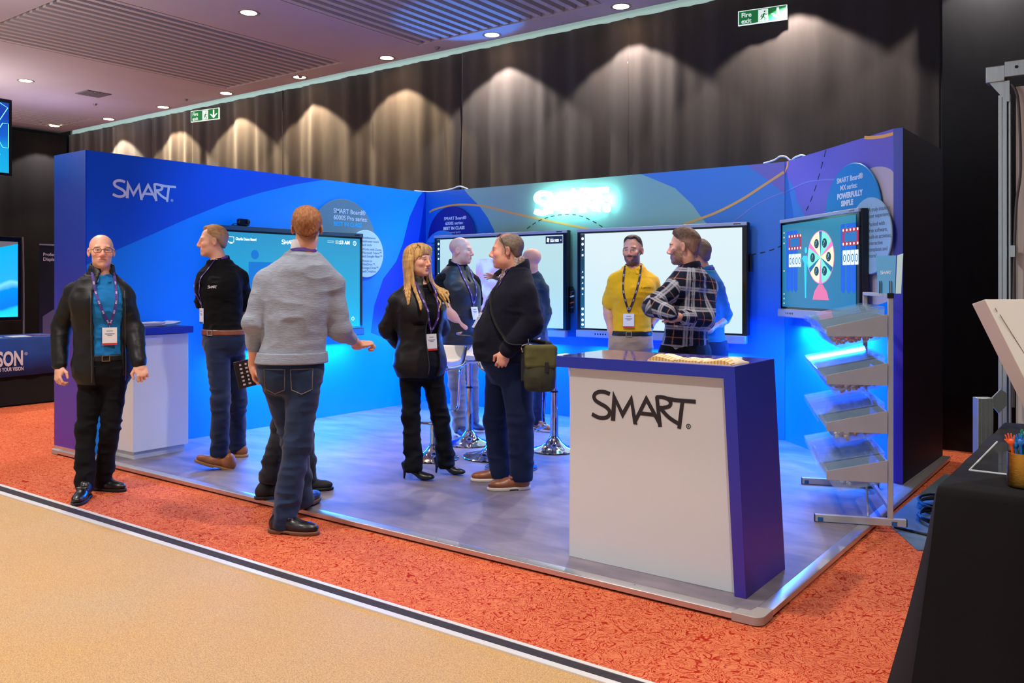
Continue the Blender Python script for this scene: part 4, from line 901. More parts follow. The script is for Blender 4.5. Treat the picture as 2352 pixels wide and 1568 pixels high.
        if sp.get('beard'):
            jaw = H*(smooth01(-z, .030, .045)+smooth01(np.abs(x), .056, .064)*(1-smooth01(z, -.012, .030)))*smooth01(y, -.012, .010)
            mous = H*(y > .07)*(1-smooth01(np.abs(z+.046), .005, .010))*(np.abs(x) < .030)
            b = np.clip(np.maximum(jaw, mous), 0, 1)*(1-lip)*(1-.55*(H*(y > .075)*(1-smooth01(np.abs(z+.076), .003, .006))*(np.abs(x) < .012)))
            b = b*(z > -.125)
            c = blend(c, np.clip(b*sp['beard']*(.85+.25*vnoise(V, (260, 260, 260), 5)), 0, 1), dark*.75)
        if sp.get('hair') and not sp.get('female'):
            ft_ = sp['hair'].get('front', .088); dp = .66*(y-.078)-.75*(z-ft_)
            fd = H*(1-smooth01(dp, .004, .034))*(1-smooth01(y, .045, .07))*(z > -.085)
            fd = np.maximum(fd, H*smooth01(np.abs(x), .055, .066)*(1-smooth01(np.abs(y-.022), .008, .016))*smooth01(z, -.045, -.02)*(1-smooth01(z, .05, .06))*.8)
            c = blend(c, np.clip(fd*.55, 0, 1), L3(sp['hair'].get('side', sp['hairc'])))
        if sp.get('stubble'):
            cap = H*smooth01(z-.9*(y-.03), .050, .075)*(z > .0)*(1-smooth01(np.abs(x), .078, .084)); jw = H*smooth01(-z, .035, .06)*smooth01(y, .0, .02)
            c = blend(c, np.clip(np.maximum(cap, jw)*(1-lip)*sp['stubble'], 0, 1), skin*np.array([.55, .55, .62]))
        if sp.get('nails', True): pass
        return c
    mesh_np('body', parts, SKINM, root, tint)
    # ---- hair
    hair = sp.get('hair')
    if hair:
        def P(x, y, z): return C+HR@(np.array([x, y, z])*hs)
        t = hair.get('t', .008); S = SDF(); S.ell(P(0, -.012, .042), np.array([.076+t, .097+t, .083+t])*hs, HR, .01)
        if hair.get('top'):
            S.ell(P(0, .018+hair.get('tf', 0), .092), np.array([.062, .075, .030+hair['top']])*hs, HR, .03)
        # neck hair
        S.ell(P(0, -.058, -.018), np.array([.058+t*.7, .042, .062])*hs, HR, .02)
        ft = hair.get('front', .088)
        n = HR@np.array([0, .66, -.75]); d0 = n@P(0, .078, ft); S.clip(n, d0)
        if hair.get('recede'):
            for x in (-1, 1): S.ell(P(x*.040, .088, .095), np.array([.026, .045, .045])*hs, HR, .01, True)
        if hair.get('bald_top'):
            S.ell(P(0, .060, .120), np.array([.060, .100, .055])*hs, HR, .012, True)
        for x in (-1, 1): S.ell(P(x*.084, .002, -.004), np.array([.018, .025, .030])*hs, HR, .006, True)
        rg = hair.get('rough', .0016); fr = hair.get('fr', (240, 240, 240)); hc = L3(sp['hairc']); hc2 = L3(hair.get('c2', sp['hairc']))
        def hd(V, N):
            Q = (V-C)@HR/hs
            ft_ = hair.get('front', .088); dp = -(.66*(Q[:, 1]-.078)-.75*(Q[:, 2]-ft_)); tp = 1-smooth01(dp, .0, .032)
            return -(t+.0015)*tp*.95+(1-.6*tp)*(rg*vnoise(Q*np.array([1, .35, .35]), fr, 1)+rg*vnoise(Q, (45, 25, 30), 2))
        def ht(V):
            Q = (V-C)@HR/hs
            c = hc*(1+0*V[:, :1]); f = np.clip(.5+.6*vnoise(Q*np.array([1, .3, .5]), (220, 220, 220), 4), 0, 1); c = blend(c, f, hc2)
            if hair.get('side'):
                c = blend(c, (1-smooth01(Q[:, 2], .035, .070))*.8, L3(hair['side']))
            return c
        HM = mat_vcol('hair_strands', .55, .5, 420, .35)
        mesh_np('hair', [poly_sdf(S, .0034*q)], HM, root, ht, hd)
    # ---- garments
    for g in sp['wear']: globals()['wear_'+g[0]](root, sp, J, fw, lf, C, HR, hs, **(g[1] if len(g) > 1 else {}))
    return root
def wrinkle(amp, f, seed, mask=None, ridge=True):
    def fn(V, N):
        n = vnoise(V, f, seed)
        if ridge: n = 1-2*np.abs(n); n = n-.2
        d = amp*n + amp*.4*vnoise(V, tuple(k*2.1 for k in f), seed+3)
        if mask is not None: d = d*mask(V)
        return d
    return fn
def arm_mask(J, sds='AB', r=.13):
    def fn(V):
        m = np.full(len(V), .75)
        for sd in sds: m = np.maximum(m, 1.6*np.exp(-((V-J['el'+sd])**2).sum(1)/r**2)); m = np.maximum(m, 1.0*np.exp(-((V-J['wr'+sd])**2).sum(1)/.09**2))
        for sd in sds: m = np.maximum(m, 1.2*np.exp(-((V-J['sh'+sd]+np.array([0, 0, .08]))**2).sum(1)/.09**2))
        return m
    return fn
def sleeve(s, J, sd, infl, upto, mus=1.0, fem=False, loose=.0):
    k = .9 if fem else mus; S, E, Wr = J['sh'+sd], J['el'+sd], J['wr'+sd]
    s.cone(J['neck']+np.array([0, 0, -.040]), S, .052+infl*.6, .047*k+infl*.8, .045); s.cone(J['neck']+np.array([0, 0, .012]), S*.7+J['neck']*.3+np.array([0, 0, .005]), .040+infl*.5, .036+infl*.5, .06)
    if upto <= 1:
        e = S+(E-S)*upto; s.cone(S, e, .050*k+infl, .050*k+infl+loose, .035)
    else:
        s.cone(S, E, .050*k+infl, .044*k+infl+loose*.5, .035); w = E+(Wr-E)*(upto-1)
        s.cone(E, w, .045*k+infl+loose*.5, .031*k+infl*.6+loose, .02)
def wear_top(root, sp, J, fw, lf, C, HR, hs, m=None, name='shirt', infl=.012, hem=None, sl=.55, h=.0065, belly=0, amp=.0065, f=(14, 14, 22), vneck=0, loose=0, slinf=None, keep=True, neckr=None, bust=0, tint=None, slB=None, mi=None):
    s = SDF(); secs = torso_secs(sp, infl); hem = sp['pel'][2]-.02 if hem is None else hem
    s.loft(secs, sp['yaw'], .03)
    for sd in 'AB': sleeve(s, J, sd, infl if slinf is None else slinf, (slB if (slB is not None and sd == 'B') else sl), sp.get('mus', 1), sp.get('female'), loose)
    if belly: s.ell(sp['pel']+np.array([0, 0, .16])+fw*belly*.75, (.135+belly*.2, .135+belly*.2, .20), None, .08)
    if bust:
        for x in (-1, 1): s.ell(J['neck']+np.array([0, 0, -.245])+fw*.085+lf*x*.065, (.060, .060, .062), None, .05)
    s.clip((0, 0, -1), -hem)
    # sleeves that stop above the elbow end in a clean cuff
    nk = J['neck']
    nr = neckr or .066
    s.cone(nk+np.array([0, 0, -.03])+fw*.012, nk+np.array([0, 0, .12])-0*fw+(C-nk)*.3, nr-.004, nr+.01, .004, True)
    if vneck: s.cone(nk+np.array([0, 0, .02])+fw*.075, nk+np.array([0, 0, -vneck])+fw*.13, .035, .004, .004, True)
    sp['_top'] = s
    o = mesh_np(name, [poly_sdf(s, h*sp.get('q', 1))], m, root, tint, wrinkle(amp, f, len(sp['label']) % 7, arm_mask(J)))
    sp['_bvh'] = bvh_of(o); sp['_topobj'] = o
    return o
def bvh_of(o):
    me = o.data; return BVHTree.FromPolygons([v.co for v in me.vertices], [p.vertices for p in me.polygons])
def wear_jacket(root, sp, J, fw, lf, C, HR, hs, m=None, infl=.030, hem=None, sl=1.95, gap=(.05, .075), h=.0058, amp=.006, loose=.006, name='jacket', cut=0, f=(10, 10, 15)):
    """open-fronted jacket worn over the top"""
    s = SDF(); s.loft(torso_secs(sp, infl), sp['yaw'], .03); hem = sp['pel'][2]-.10 if hem is None else hem
    for sd in 'AB': sleeve(s, J, sd, infl*.55, sl, sp.get('mus', 1), sp.get('female'), loose)
    s.clip((0, 0, -1), -hem)
    nk = J['neck']; top = nk[2]+.02; mid = (top+hem)/2
    R = rot_cols(-fw)
    # collar
    s.cone(nk+np.array([0, 0, -.02]), nk+np.array([0, 0, .040])-fw*.012, .086, .084, .02)
    inner = SDF(); inner.loft(torso_secs(sp, infl-.014), sp['yaw'], .03)
    for sd in 'AB': sleeve(inner, J, sd, infl*.55-.012, 1.6, sp.get('mus', 1), sp.get('female'), loose)
    inner.cone(nk+np.array([0, 0, -.05]), nk+np.array([0, 0, .09]), .069, .069, .01)
    inner.clip((0, 0, -1), -hem-.0) if False else None
    # front opening: wedge between the two zip edges
    zz = [hem-.05, (hem+nk[2])/2, nk[2]-.10, nk[2]+.03, nk[2]+.12]
    secs = []
    for z, g in zip(zz, (gap[0], gap[1]*.8+gap[0]*.2, gap[1], .052, .050)):
        t = np.clip((z-sp['pel'][2])/(nk[2]-sp['pel'][2]), 0, 1); c = sp['pel']+(nk-sp['pel'])*t+fw*.20+lf*cut
        secs.append([z, c[0], c[1], g, .165])
    inner.loft(secs, sp['yaw'], .008)
    V = poly_sdf(s, h, inner=inner)
    o = mesh_np(name, [V], m, root, None, wrinkle(amp, f, 5, arm_mask(J)))
    sp['_jbvh'] = bvh_of(o)
    return o
def wear_trousers(root, sp, J, fw, lf, C, HR, hs, m=None, top=None, r=(.094, .070, .062), name='trousers', amp=.009, h=.007, tuck=.0, hem=.035, infl=.022, f=(9, 9, 19), tint=None):
    s = SDF(); zt = sp['pel'][2]+.10 if top is None else top
    secs = [q for q in torso_secs(sp, infl)]
    s.loft(secs, sp['yaw'], .03); s.clip((0, 0, 1), zt); k = sp.get('mus', 1)
    for sd in 'AB':
        s.cone(J['hip'+sd], J['kn'+sd], r[0]*k, r[1]*k, .03); t_ = (J['an'+sd]-J['kn'+sd])/np.linalg.norm(J['an'+sd]-J['kn'+sd]); e = J['an'+sd]+t_*.02; s.cone(J['kn'+sd], e, r[1]*k, r[2]+.004, .02)
    s.ell(sp['pel']-fw*.040+np.array([0, 0, -.055]), (.135*k, .085*k, .10), rot_cols(fw), .05)
    for sd in 'AB':
        a = J['an'+sd]; t = a-J['kn'+sd]; t = t/np.linalg.norm(t)
        s.box(a+t*(.10+hem*0+.048), (.09, .09, .10), rot_cols(t, (0, 1, .01)), .01, .003, True)
    def mask(V):
        mm = np.full(len(V), .5)
        for sd in 'AB':
            mm = np.maximum(mm, 1.3*np.exp(-((V-J['kn'+sd])**2).sum(1)/.14**2)); mm = np.maximum(mm, 1.7*np.exp(-((V-J['an'+sd]-np.array([0, 0, .06]))**2).sum(1)/.13**2))
        return mm*smooth01(zt-V[:, 2], .0, .06)
    o = mesh_np(name, [poly_sdf(s, h*sp.get('q', 1))], m, root, tint, wrinkle(amp, f, 2, mask)); sp['_trbvh'] = bvh_of(o); sp['_tz'] = zt
    return o
def wear_belt(root, sp, J, fw, lf, C, HR, hs, m=None, z=None, buckle=None, infl=.027, hgt=.036):
    zt = sp.get('_tz', sp['pel'][2]+.1) if z is None else z
    s = SDF().loft(torso_secs(sp, infl), sp['yaw'], .02).clip((0, 0, 1), zt+.004).clip((0, 0, -1), -(zt-hgt))
    o = mesh_np('belt', [poly_sdf(s, .0055)], m, root)
    if buckle is not None:
        b = bvh_of(o); c = sp['pel']+0*fw; t = (zt-sp['pel'][2])/(sp['neck'][2]-sp['pel'][2]); c = sp['pel']+(sp['neck']-sp['pel'])*t; c[2] = zt-hgt/2
        hit = b.ray_cast(Vector(c+fw*.6), Vector(-fw))
        if hit[0] is not None:
            p = hit[0]+Vector(fw)*.004; mb = MB(); R = Matrix.Rotation(sp['yaw'], 3, 'Z')
            for dx, dz, sx, sz in ((0, .018, .05, .005), (0, -.018, .05, .005), (.023, 0, .005, .04), (-.023, 0, .005, .04)):
                mb.box(p+R @ Vector((dx, 0, dz)), (sx, .006, sz), R=R)
            mb.build('buckle', buckle, o)
    return o
def shoe_frame(a, d):
    d = np.array([d[0], d[1], d[2] if len(d) > 2 else 0], float); d /= np.linalg.norm(d); return rot_cols(d)
def wear_shoes(root, sp, J, fw, lf, C, HR, hs, m=None, sole=None, style='shoe', sc=1.0, laces=None):
    for sd in 'AB':
        a = J['an'+sd].copy(); ft = sp['foot'+sd]; R = shoe_frame(a, ft['d']); g = np.array(ft['g'], float)   # g: ground point under the ankle
        def P(x, y, z): return g+R@(np.array([x, y, z])*sc)
        s = SDF()
        if style == 'heels':
            s.ell(P(0, .125, .028), np.array([.036, .068, .024])*sc, R, .015); s.cone(P(0, .10, .030), P(0, -.035, .085), .026, .024, .02)
            s.cone(P(0, -.035, .080), P(0, -.050, .105), .026, .024, .015); s.ell(P(0, .030, .095), np.array([.025, .075, .038])*sc, R, .01, True)
            s.cone(P(0, -.045, .075), P(0, -.052, .004), .014, .0065, .012)
            o = mesh_np('shoe', [poly_sdf(s, .0036)], m, root); continue
        s.ell(P(0, -.035, .046), np.array([.036, .046, .046])*sc, R, .02); s.cone(P(0, -.025, .060), P(0, .070, .046), .036*sc, .036*sc, .03)
        s.ell(P(0, .118, .036), np.array([.044, .088, .033])*sc, R, .03); s.cone(P(0, -.02, .06), P(0, -.02, .086), .036*sc, .036*sc, .02)
        n = R@np.array([0, 0, -1.]); s.clip(n, n@P(0, 0, .016)); 
        if style == 'shoe': s.cone(P(-.03, .050, .083), P(.03, .050, .083), .010*sc, .010*sc, .01)
        o = mesh_np('shoe', [poly_sdf(s, .0042)], m, root)
        s2 = SDF(); s2.ell(P(0, .105, .012), np.array([.049, .108, .05])*sc, R, .02); s2.ell(P(0, -.032, .012), np.array([.041, .054, .05])*sc, R, .05); s2.cone(P(0, -.03, .014), P(0, .07, .014), .034*sc, .038*sc, .02)
        up = R@np.array([0, 0, 1.]); s2.clip(-up, -(up@P(0, 0, .0))); s2.clip(up, up@P(0, 0, .021 if style == 'shoe' else .030))
        if style == 'shoe': s2.box(P(0, .035, .000), (.06, .030, .008), R, .002, .002, True)
        mesh_np('sole', [poly_sdf(s2, .004)], sole, o)
        if laces is not None:
            mb = MB()
            for k in range(4):
                y = .028+.018*k; z = .103-.0095*k
                mb.tube([P(-.017, y, z-.004), P(0, y+.003, z+.001), P(.017, y, z-.004)], .0022, 5)
            mb.build('laces', laces, o, smooth=True)
def cast(sp, p, fw, key='_bvh', off=.004):
    best = None
    for kk in ((key,) if isinstance(key, str) else key):
        if sp.get(kk) is None: continue
        h = sp[kk].ray_cast(Vector(p+fw*.6), Vector(-fw))
        if h[0] is not None and (best is None or h[3] < best): best = h[3]
    if best is None: return Vector(p)+Vector(fw)*.13
    return Vector(p+fw*(.6-best+off))
def wear_lanyard(root, sp, J, fw, lf, C, HR, hs, m=None, mark=None, ln=.36, wid=.052, side=0, badge=True, wr=.017, card='red', key=('_bvh', '_jbvh'), back=True, dirv=None, txt=None, fan=.10):
    nk = J['neck']; dv = fw if dirv is None else np.array(dirv, float)/np.linalg.norm(dirv); ld = np.array([-dv[1], dv[0], 0])
    mb = MB(); bot = nk+np.array([0, 0, -ln])+ld*side
    def ribbon(path, wd, nrm):
        vs = []; fs = []
        for i, p in enumerate(path):
            t = (path[min(i+1, len(path)-1)]-path[max(i-1, 0)]).normalized(); b = t.cross(Vector(nrm[i])).normalized()*wd/2; n = Vector(nrm[i]).normalized()*.0012
            vs += [p-b-n, p+b-n, p+b+n, p-b+n]
        for i in range(len(path)-1):
            a = 4*i
            for k in range(4): fs.append((a+k, a+(k+1) % 4, a+4+(k+1) % 4, a+4+k))
        fs += [(3, 2, 1, 0), (4*len(path)-4, 4*len(path)-3, 4*len(path)-2, 4*len(path)-1)]
        mb.add(vs, fs, 0)
    mk = []
    for x in (-1, 1):
        top = nk+ld*x*.066+np.array([0, 0, .028])-dv*.005; path = []; nr = []
        N = 22
        for i in range(N+1):
            t = i/N; p = top*(1-t)+bot*t; p = p+ld*x*fan*.5*math.sin(PI*t)*.5
            q = cast(sp, p, dv, key) if i > 1 else Vector(top+dv*.045*(.3+i))
            path.append(q); nr.append(dv)
        # keep the ribbon taut: no deep dips
        for _ in range(2):
            for i in range(2, N):
                mm = (path[i-1]+path[i+1])/2
                if (mm-path[i]).dot(Vector(dv)) > 0: path[i] = path[i]+Vector(dv)*((mm-path[i]).dot(Vector(dv)))
        ribbon(path, wr, nr)
        for i in range(4, N-1, 4): mk.append((path[i], path[i+1]))
    # behind the neck
    pts = [Vector(nk+ld*.075*math.cos(a)-dv*(.072*math.sin(a))+np.array([0, 0, .034+.014*math.sin(a)])+dv*.008) for a in [PI*i/12 for i in range(13)]]
    ribbon(pts, wr, [(p-Vector(nk)).normalized() for p in pts])
    o = mb.build('lanyard', [m], root, smooth=True)
    if mark is not None:
        m2 = MB()
        for a, b in mk:
            t = (b-a).normalized(); s_ = t.cross(Vector(dv)).normalized(); c = (a+b)/2+Vector(dv)*.0022
            for k in (-1, 0, 1):
                e = c+t*k*.008
                m2.add([e-s_*.005-t*.0022, e+s_*.005-t*.0022, e+s_*.005+t*.0022, e-s_*.005+t*.0022], [(0, 1, 2, 3)])
        m2.build('lanyard_print', mark, o)
    if badge:
        b0 = cast(sp, bot, dv, key); M = MB(); cen = b0+Vector((0, 0, -.075)); cen = cast(sp, np.array(cen), dv, key, .010)
        u = Vector(ld); v = (b0-cen).normalized(); w_ = u.cross(v).normalized()
        if w_.dot(Vector(dv)) < 0: u = -u; w_ = -w_
        bd = MB(); bd.prism([(-.046, -.060), (.046, -.060), (.046, .060), (-.046, .060)], cen, u, v, w_*.003, 0)
        col = {'red': 1, 'blue': 2, 'none': 0}[card]
        bd.prism([(-.046, -.060), (.046, -.060), (.046, -.046), (-.046, -.046)], cen+w_*.0031, u, v, w_*.0006, col)
        for yy, ww in ((.034, .040), (.014, .060), (.004, .030)):
            bd.prism([(-ww/2, yy), (ww/2, yy), (ww/2, yy+.005), (-ww/2, yy+.005)], cen+w_*.0031, u, v, w_*.0004, 3)
        bd.build('badge_card', [mat('badge_white', (236, 236, 240), .35), mat('badge_red', (214, 58, 44), .4), mat('badge_blue', (40, 96, 170), .4), mat('badge_ink', (120, 122, 132), .5)], o)
        cl = MB(); cl.cyl(b0+w_*.002+v*.0, cen+v*.060, .0028, 6); cl.build('clip', mat('clip_metal', (190, 190, 196), .25, 1), o)
    return o
def wear_collar(root, sp, J, fw, lf, C, HR, hs, m=None, h=.045, open_=.040, r=.070, name='collar', vee=.10, lean=.012):
    nk = J['neck']; ax = (C-nk); ax = ax/np.linalg.norm(ax); ax = ax*.35+np.array([0, 0, .65]); ax /= np.linalg.norm(ax)
    a = nk+np.array([0, 0, -.022])+fw*.004; s = SDF().cone(a, a+ax*h-fw*.006, r+.013, r+.010, .01)
    top = ax; s.clip(ax+fw*.35, (ax+fw*.35)@(nk+ax*(h-.014)))
    inn = SDF().cone(a-ax*.03, a+ax*(h+.05)-fw*.006, r+.001, r-.003, .01)
    inn.cone(nk+fw*.10+ax*.05, nk+fw*.10-ax*vee*.4, open_, .004, .01)
    # turned-down points
    out = [poly_sdf(s, .0040, inner=inn)]
    for x in (-1, 1):
        p = nk+fw*.066+lf*x*.034+np.array([0, 0, .004]); p2 = nk+fw*.092+lf*x*.050+np.array([0, 0, -.040])
        t = SDF().box((p+p2)/2, (.022, .006, .030), rot_cols(fw*.8+lf*x*.5+np.array([0, 0, .45])), .003, .003); out.append(poly_sdf(t, .0036))
    return mesh_np(name, out, m, root)
def wear_glasses(root, sp, J, fw, lf, C, HR, hs, m=None, up=0, lens=True, thick=.0017):
    """up: pushed up on top of the head"""
    def P(x, y, z):
        if up: y, z = .03+(y-.03)*math.cos(up)-(z)*math.sin(up), .012+(y-.03)*math.sin(up)+z*math.cos(up)+.03
        return C+HR@(np.array([x, y, z])*hs)
    mb = MB()
    for x in (-1, 1):
        ring = [P(x*.034+.0255*math.cos(a)*(1.0), .1035-.10*abs(.010*math.cos(a)*x), .003+.0185*math.sin(a)) for a in [2*PI*i/18 for i in range(18)]]
        mb.tube(ring, thick, 6, closed=True)
        mb.tube([P(x*.056, .102, .008), P(x*.070, .088, .008), P(x*.083, .03, .010), P(x*.085, -.015, .008), P(x*.082, -.035, -.008)], thick, 6)
    mb.tube([P(-.011, .104, .006), P(0, .108, .009), P(.011, .104, .006)], thick, 6)
    return mb.build('glasses', m, root, smooth=True)
def wear_pocket_line(root, *a, **k): pass

ONLY = None

# ------------------------------------------------------------------ the people
BLK = cloth('black_softshell', (17, 15, 17), .50, .14, 120, .12, 30, spec=.35, sheen=.02)
BLK2 = cloth('black_polo_cotton', (12, 12, 16), .85, .3, 320, sheen=.02, spec=.15)
TRB = cloth('black_trouser_cloth', (12, 13, 18), .8, .25, 260, sheen=.02, spec=.18)
NAVY = cloth('navy_trouser_cloth', (14, 28, 62), .85, .25, 260, sheen=.05)
NAVYJ = cloth('navy_fleece', (22, 22, 36), .9, .4, 200, .14, 40, sheen=.05, spec=.15)
JEAN = cloth('dark_denim', (28, 46, 78), .85, .5, 300, .32, 9)
JEAN2 = cloth('blue_black_denim', (20, 34, 66), .85, .5, 300, .30, 9)
JEAN3 = cloth('charcoal_denim', (34, 34, 42), .85, .5, 300, .25, 9)
KHAKI = cloth('khaki_cotton', (168, 142, 118), .85, .4, 260, .10, 12)
STONE = cloth('stone_cotton', (132, 126, 124), .85, .4, 260, .12, 12)
GREY = cloth('grey_marl_knit', (150, 158, 174), .92, .6, 90, .14, 46, stretch=(.5, .5, 3.2))
POLO = cloth('blue_polo_cotton', (16, 118, 186), .8, .3, 320, .05)
TEAL = cloth('teal_polo_cotton', (18, 104, 148), .8, .3, 320, .05)
YEL = cloth('yellow_polo_cotton', (236, 178, 8), .8, .3, 320, .04)
DTEAL = cloth('dark_teal_knit', (16, 42, 58), .85, .3, 200)
WHITEC = cloth('white_cotton', (226, 226, 232), .8, .2, 300)
LEB = mat('black_shoe_leather', (18, 17, 20), .32, bump=.15, bscale=120, spec=.6)
LEBR = mat('brown_shoe_leather', (136, 76, 44), .38, noise=.3, nscale=14, bump=.15, bscale=120, spec=.6)
LETAN = mat('tan_boot_leather', (156, 92, 50), .42, noise=.3, nscale=14, bump=.2, bscale=120, spec=.5)
SOLB = mat('black_rubber_sole', (22, 20, 20), .6); SOLBR = mat('brown_sole', (110, 74, 52), .6); SOLW = mat('off_white_sole', (214, 204, 190), .6); SOLT = mat('tan_sole', (160, 118, 76), .6)
MESHF = mat('black_knit_upper', (30, 30, 34), .8, bump=.4, bscale=160); NVSH = mat('navy_trainer_upper', (24, 40, 78), .6)
BELTB = mat('black_belt_leather', (20, 18, 20), .4); BELTR = mat('brown_belt_leather', (122, 66, 44), .42, noise=.2, nscale=10)
STEEL = mat('brushed_steel', (196, 194, 190), .28, 1)
LANY = mat('purple_lanyard_ribbon', (78, 46, 140), .6, noise=.25, nscale=30); LANP = mat('lanyard_white_print', (216, 206, 232), .6)
FRAME = mat('dark_glasses_frame', (40, 32, 34), .3)
LACE = mat('dark_laces', (26, 24, 28), .7); LACEBR = mat('brown_laces', (84, 52, 36), .7)

def wear_marks(root, sp, J, fw, lf, C, HR, hs, items=(), key='_bvh'):
    """small embroidered wordmarks on the chest: (text, lateral, drop, size, material)"""
    for txt, lx, dz, size, m, kk in items:
        c = J['neck']+lf*lx+np.array([0, 0, -dz]); b = sp.get(kk) or sp['_bvh']
        h = b.ray_cast(Vector(c+fw*.6), Vector(-fw))
        if h[0] is None: continue
        n = (Vector(h[1])*.5+Vector(fw)).normalized(); u = Vector((0, 0, 1)).cross(n).normalized()*1.0; v = n.cross(u)
        mb = MB()
        if txt == 'SMART': logo_geo(mb, h[0]+n*.004-u*size/2, u, v, size, .0012)
        else: put_text(mb, txt, h[0]+n*.010-u*size/2, u, v, size/max(1, len(txt))*1.9, .0006)
        mb.build('chest_wordmark', m, root)
def wear_watch(root, sp, J, fw, lf, C, HR, hs, sd='B', m=None):
    a = J['el'+sd]; b = J['wr'+sd]; d = Vector(b-a).normalized(); c = Vector(b)-d*.03; mb = MB()
    mb.lathe([(.034, -.011), (.036, 0), (.034, .011)], c, 20, ax=d); n = Vector((0, -1, .3)); n = (n-d*n.dot(d)).normalized()
    mb.box(c+n*.036, (.034, .034, .010), R=frame_m((0, 0, 0), d, n.cross(d)).to_3x3()); return mb.build('wristwatch', m, root, smooth=True)
def wear_necklace(root, sp, J, fw, lf, C, HR, hs, m=None):
    nk = J['neck']; mb = MB(); pts = []
    for i in range(15):
        a = -PI*.42+PI*.84*i/14; p = nk+lf*math.sin(a)*.070+fw*(.03+.045*math.cos(a))+np.array([0, 0, .03-.055*math.cos(a)]); pts.append(p)
    mb.tube(pts, .0025, 5)
    for p in pts[3:-3]: mb.lathe([(0, -.005), (.005, 0), (0, .005)], p, 6)
    return mb.build('necklace', m, root, smooth=True)
def wear_earring(root, sp, J, fw, lf, C, HR, hs, m=None):
    mb = MB(); mb.lathe([(0, -.006), (.006, 0), (0, .006)], C+HR@(np.array([-.082, .004, -.032])*hs), 8); return mb.build('earring', m, root, smooth=True)
def wear_ring(root, sp, J, fw, lf, C, HR, hs, sd='A', m=None):
    f = np.array(sp['hand'+sd][0], float); f /= np.linalg.norm(f); n = np.array(sp['hand'+sd][1], float); n -= f*(n@f); n /= np.linalg.norm(n); t = np.cross(f, n)
    if t@np.array(sp['hand'+sd][2], float) < 0: t = -t
    mb = MB(); p = J['wr'+sd]+f*.098-t*.011-n*.004; mb.lathe([(.0098, -.003), (.0104, 0), (.0098, .003)], p, 14, ax=Vector(f-n*.4).normalized()); return mb.build('finger_ring', m, root, smooth=True)
def wear_zip(root, sp, J, fw, lf, C, HR, hs, gap=.05, z0=None, z1=None, m=None, sides=(-1, 1), cut=.02):
    for x in sides:
        mb = MB(); pts = []
        for i in range(16):
            t = i/15; z = z0+(z1-z0)*t; k = np.clip((z-J['pel'][2])/(J['neck'][2]-J['pel'][2]), 0, 1); c = J['pel']+(J['neck']-J['pel'])*k; c[2] = z
            g = gap[0]+(gap[1]-gap[0])*t+.006
            h = sp['_jbvh'].ray_cast(Vector(c+lf*(x*g+cut)+fw*.6), Vector(-fw))
            if h[0] is not None: pts.append(h[0]+Vector(fw)*.002)
        if len(pts) > 2: mb.tube(pts, .0035, 6); mb.build('zip', m, root, smooth=True)
def wear_longhair(root, sp, J, fw, lf, C, HR, hs, m=None, c1=(222, 178, 108), c2=(150, 100, 52)):
    def P(x, y, z): return C+HR@(np.array([x, y, z])*hs)
    S = SDF(); S.ell(P(0, -.014, .044), np.array([.088, .110, .094])*hs, HR, .02); rs = np.random.RandomState(5)
    S.ell(P(0, -.05, -.06), np.array([.082, .055, .11]), HR, .03)
    n = HR@np.array([0, .80, -.60]); S.clip(n, n@P(0, .084, .066))
    nk = J['neck']
    T = SDF(); back = []
    # locks: from the crown down over the shoulders, front right and front left
    for i in range(46):
        a = -PI*.86+PI*1.42*i/45 + rs.uniform(-.05, .05)          # 0 = back of head, +-pi*.86 = beside the face
        sx, sy = math.sin(a), -math.cos(a); front = abs(a) > PI*.52
        p0 = P(.072*sx, .080*sy-.014, .075-.03*(front)); p1 = P(.088*sx, .098*sy-.010, .005)
        ln = rs.uniform(.24, .33); out = .055+.035*rs.rand()
        # side locks fall forward over the collar bones
        p2 = nk+HR@np.array([.118*sx, (.100*sy+.012) if not front else .030+.022*rs.rand(), 0])+np.array([0, 0, .015-.02*rs.rand()])
        p3 = nk+HR@np.array([(.138+.02*rs.rand())*sx, (.118*sy+.015) if not front else .085+.045*rs.rand(), 0])+fw*.035*(sy > -.3)+np.array([rs.uniform(-.02, .02), 0, -ln+.20])
        p4 = p3+np.array([rs.uniform(-.03, .03), rs.uniform(-.02, .0), -.055])+fw*.012*(sy > -.3)
        pts = cubic([tuple(p0), tuple(p1), tuple(p2), tuple(p3), tuple(p4)], 3)
        for k in range(len(pts)-1):
            r0 = .0135*(1-.75*(k/(len(pts)-1))**2); r1 = .0135*(1-.75*((k+1)/(len(pts)-1))**2); T.cone(pts[k], pts[k+1], r0, r1, .006)
    # fringe sweeping across the forehead
    for i in range(16):
        x = -.060+.120*i/15; q = cubic([tuple(P(x*.5, .03, .128)), tuple(P(x*.9, .082, .098)), tuple(P(x*1.12, .094-abs(x)*.35, .050-abs(x)*.30+.008*rs.rand()))], 4)
        for k in range(len(q)-1): T.cone(q[k], q[k+1], .0085*(1-.5*k/len(q)), .0085*(1-.5*(k+1)/len(q)), .005)
    hc, hc2 = L3(c1), L3(c2)
    def hd(V, N): Q = (V-C)@HR; return .0014*vnoise(Q*np.array([1, 1, .12]), (230, 230, 230), 1)
    def ht(V):
        Q = (V-C)@HR; c = hc*(1+0*V[:, :1]); f = np.clip(.42+.75*vnoise(Q*np.array([1, 1, .10]), (150, 150, 150), 4), 0, 1); return blend(c, f*.8, hc2)
    mesh_np('hair', [poly_sdf(S, .0042), poly_sdf(T, .0040)], mat_vcol('hair_strands', .55, .5, 420, .35), root, ht, hd)

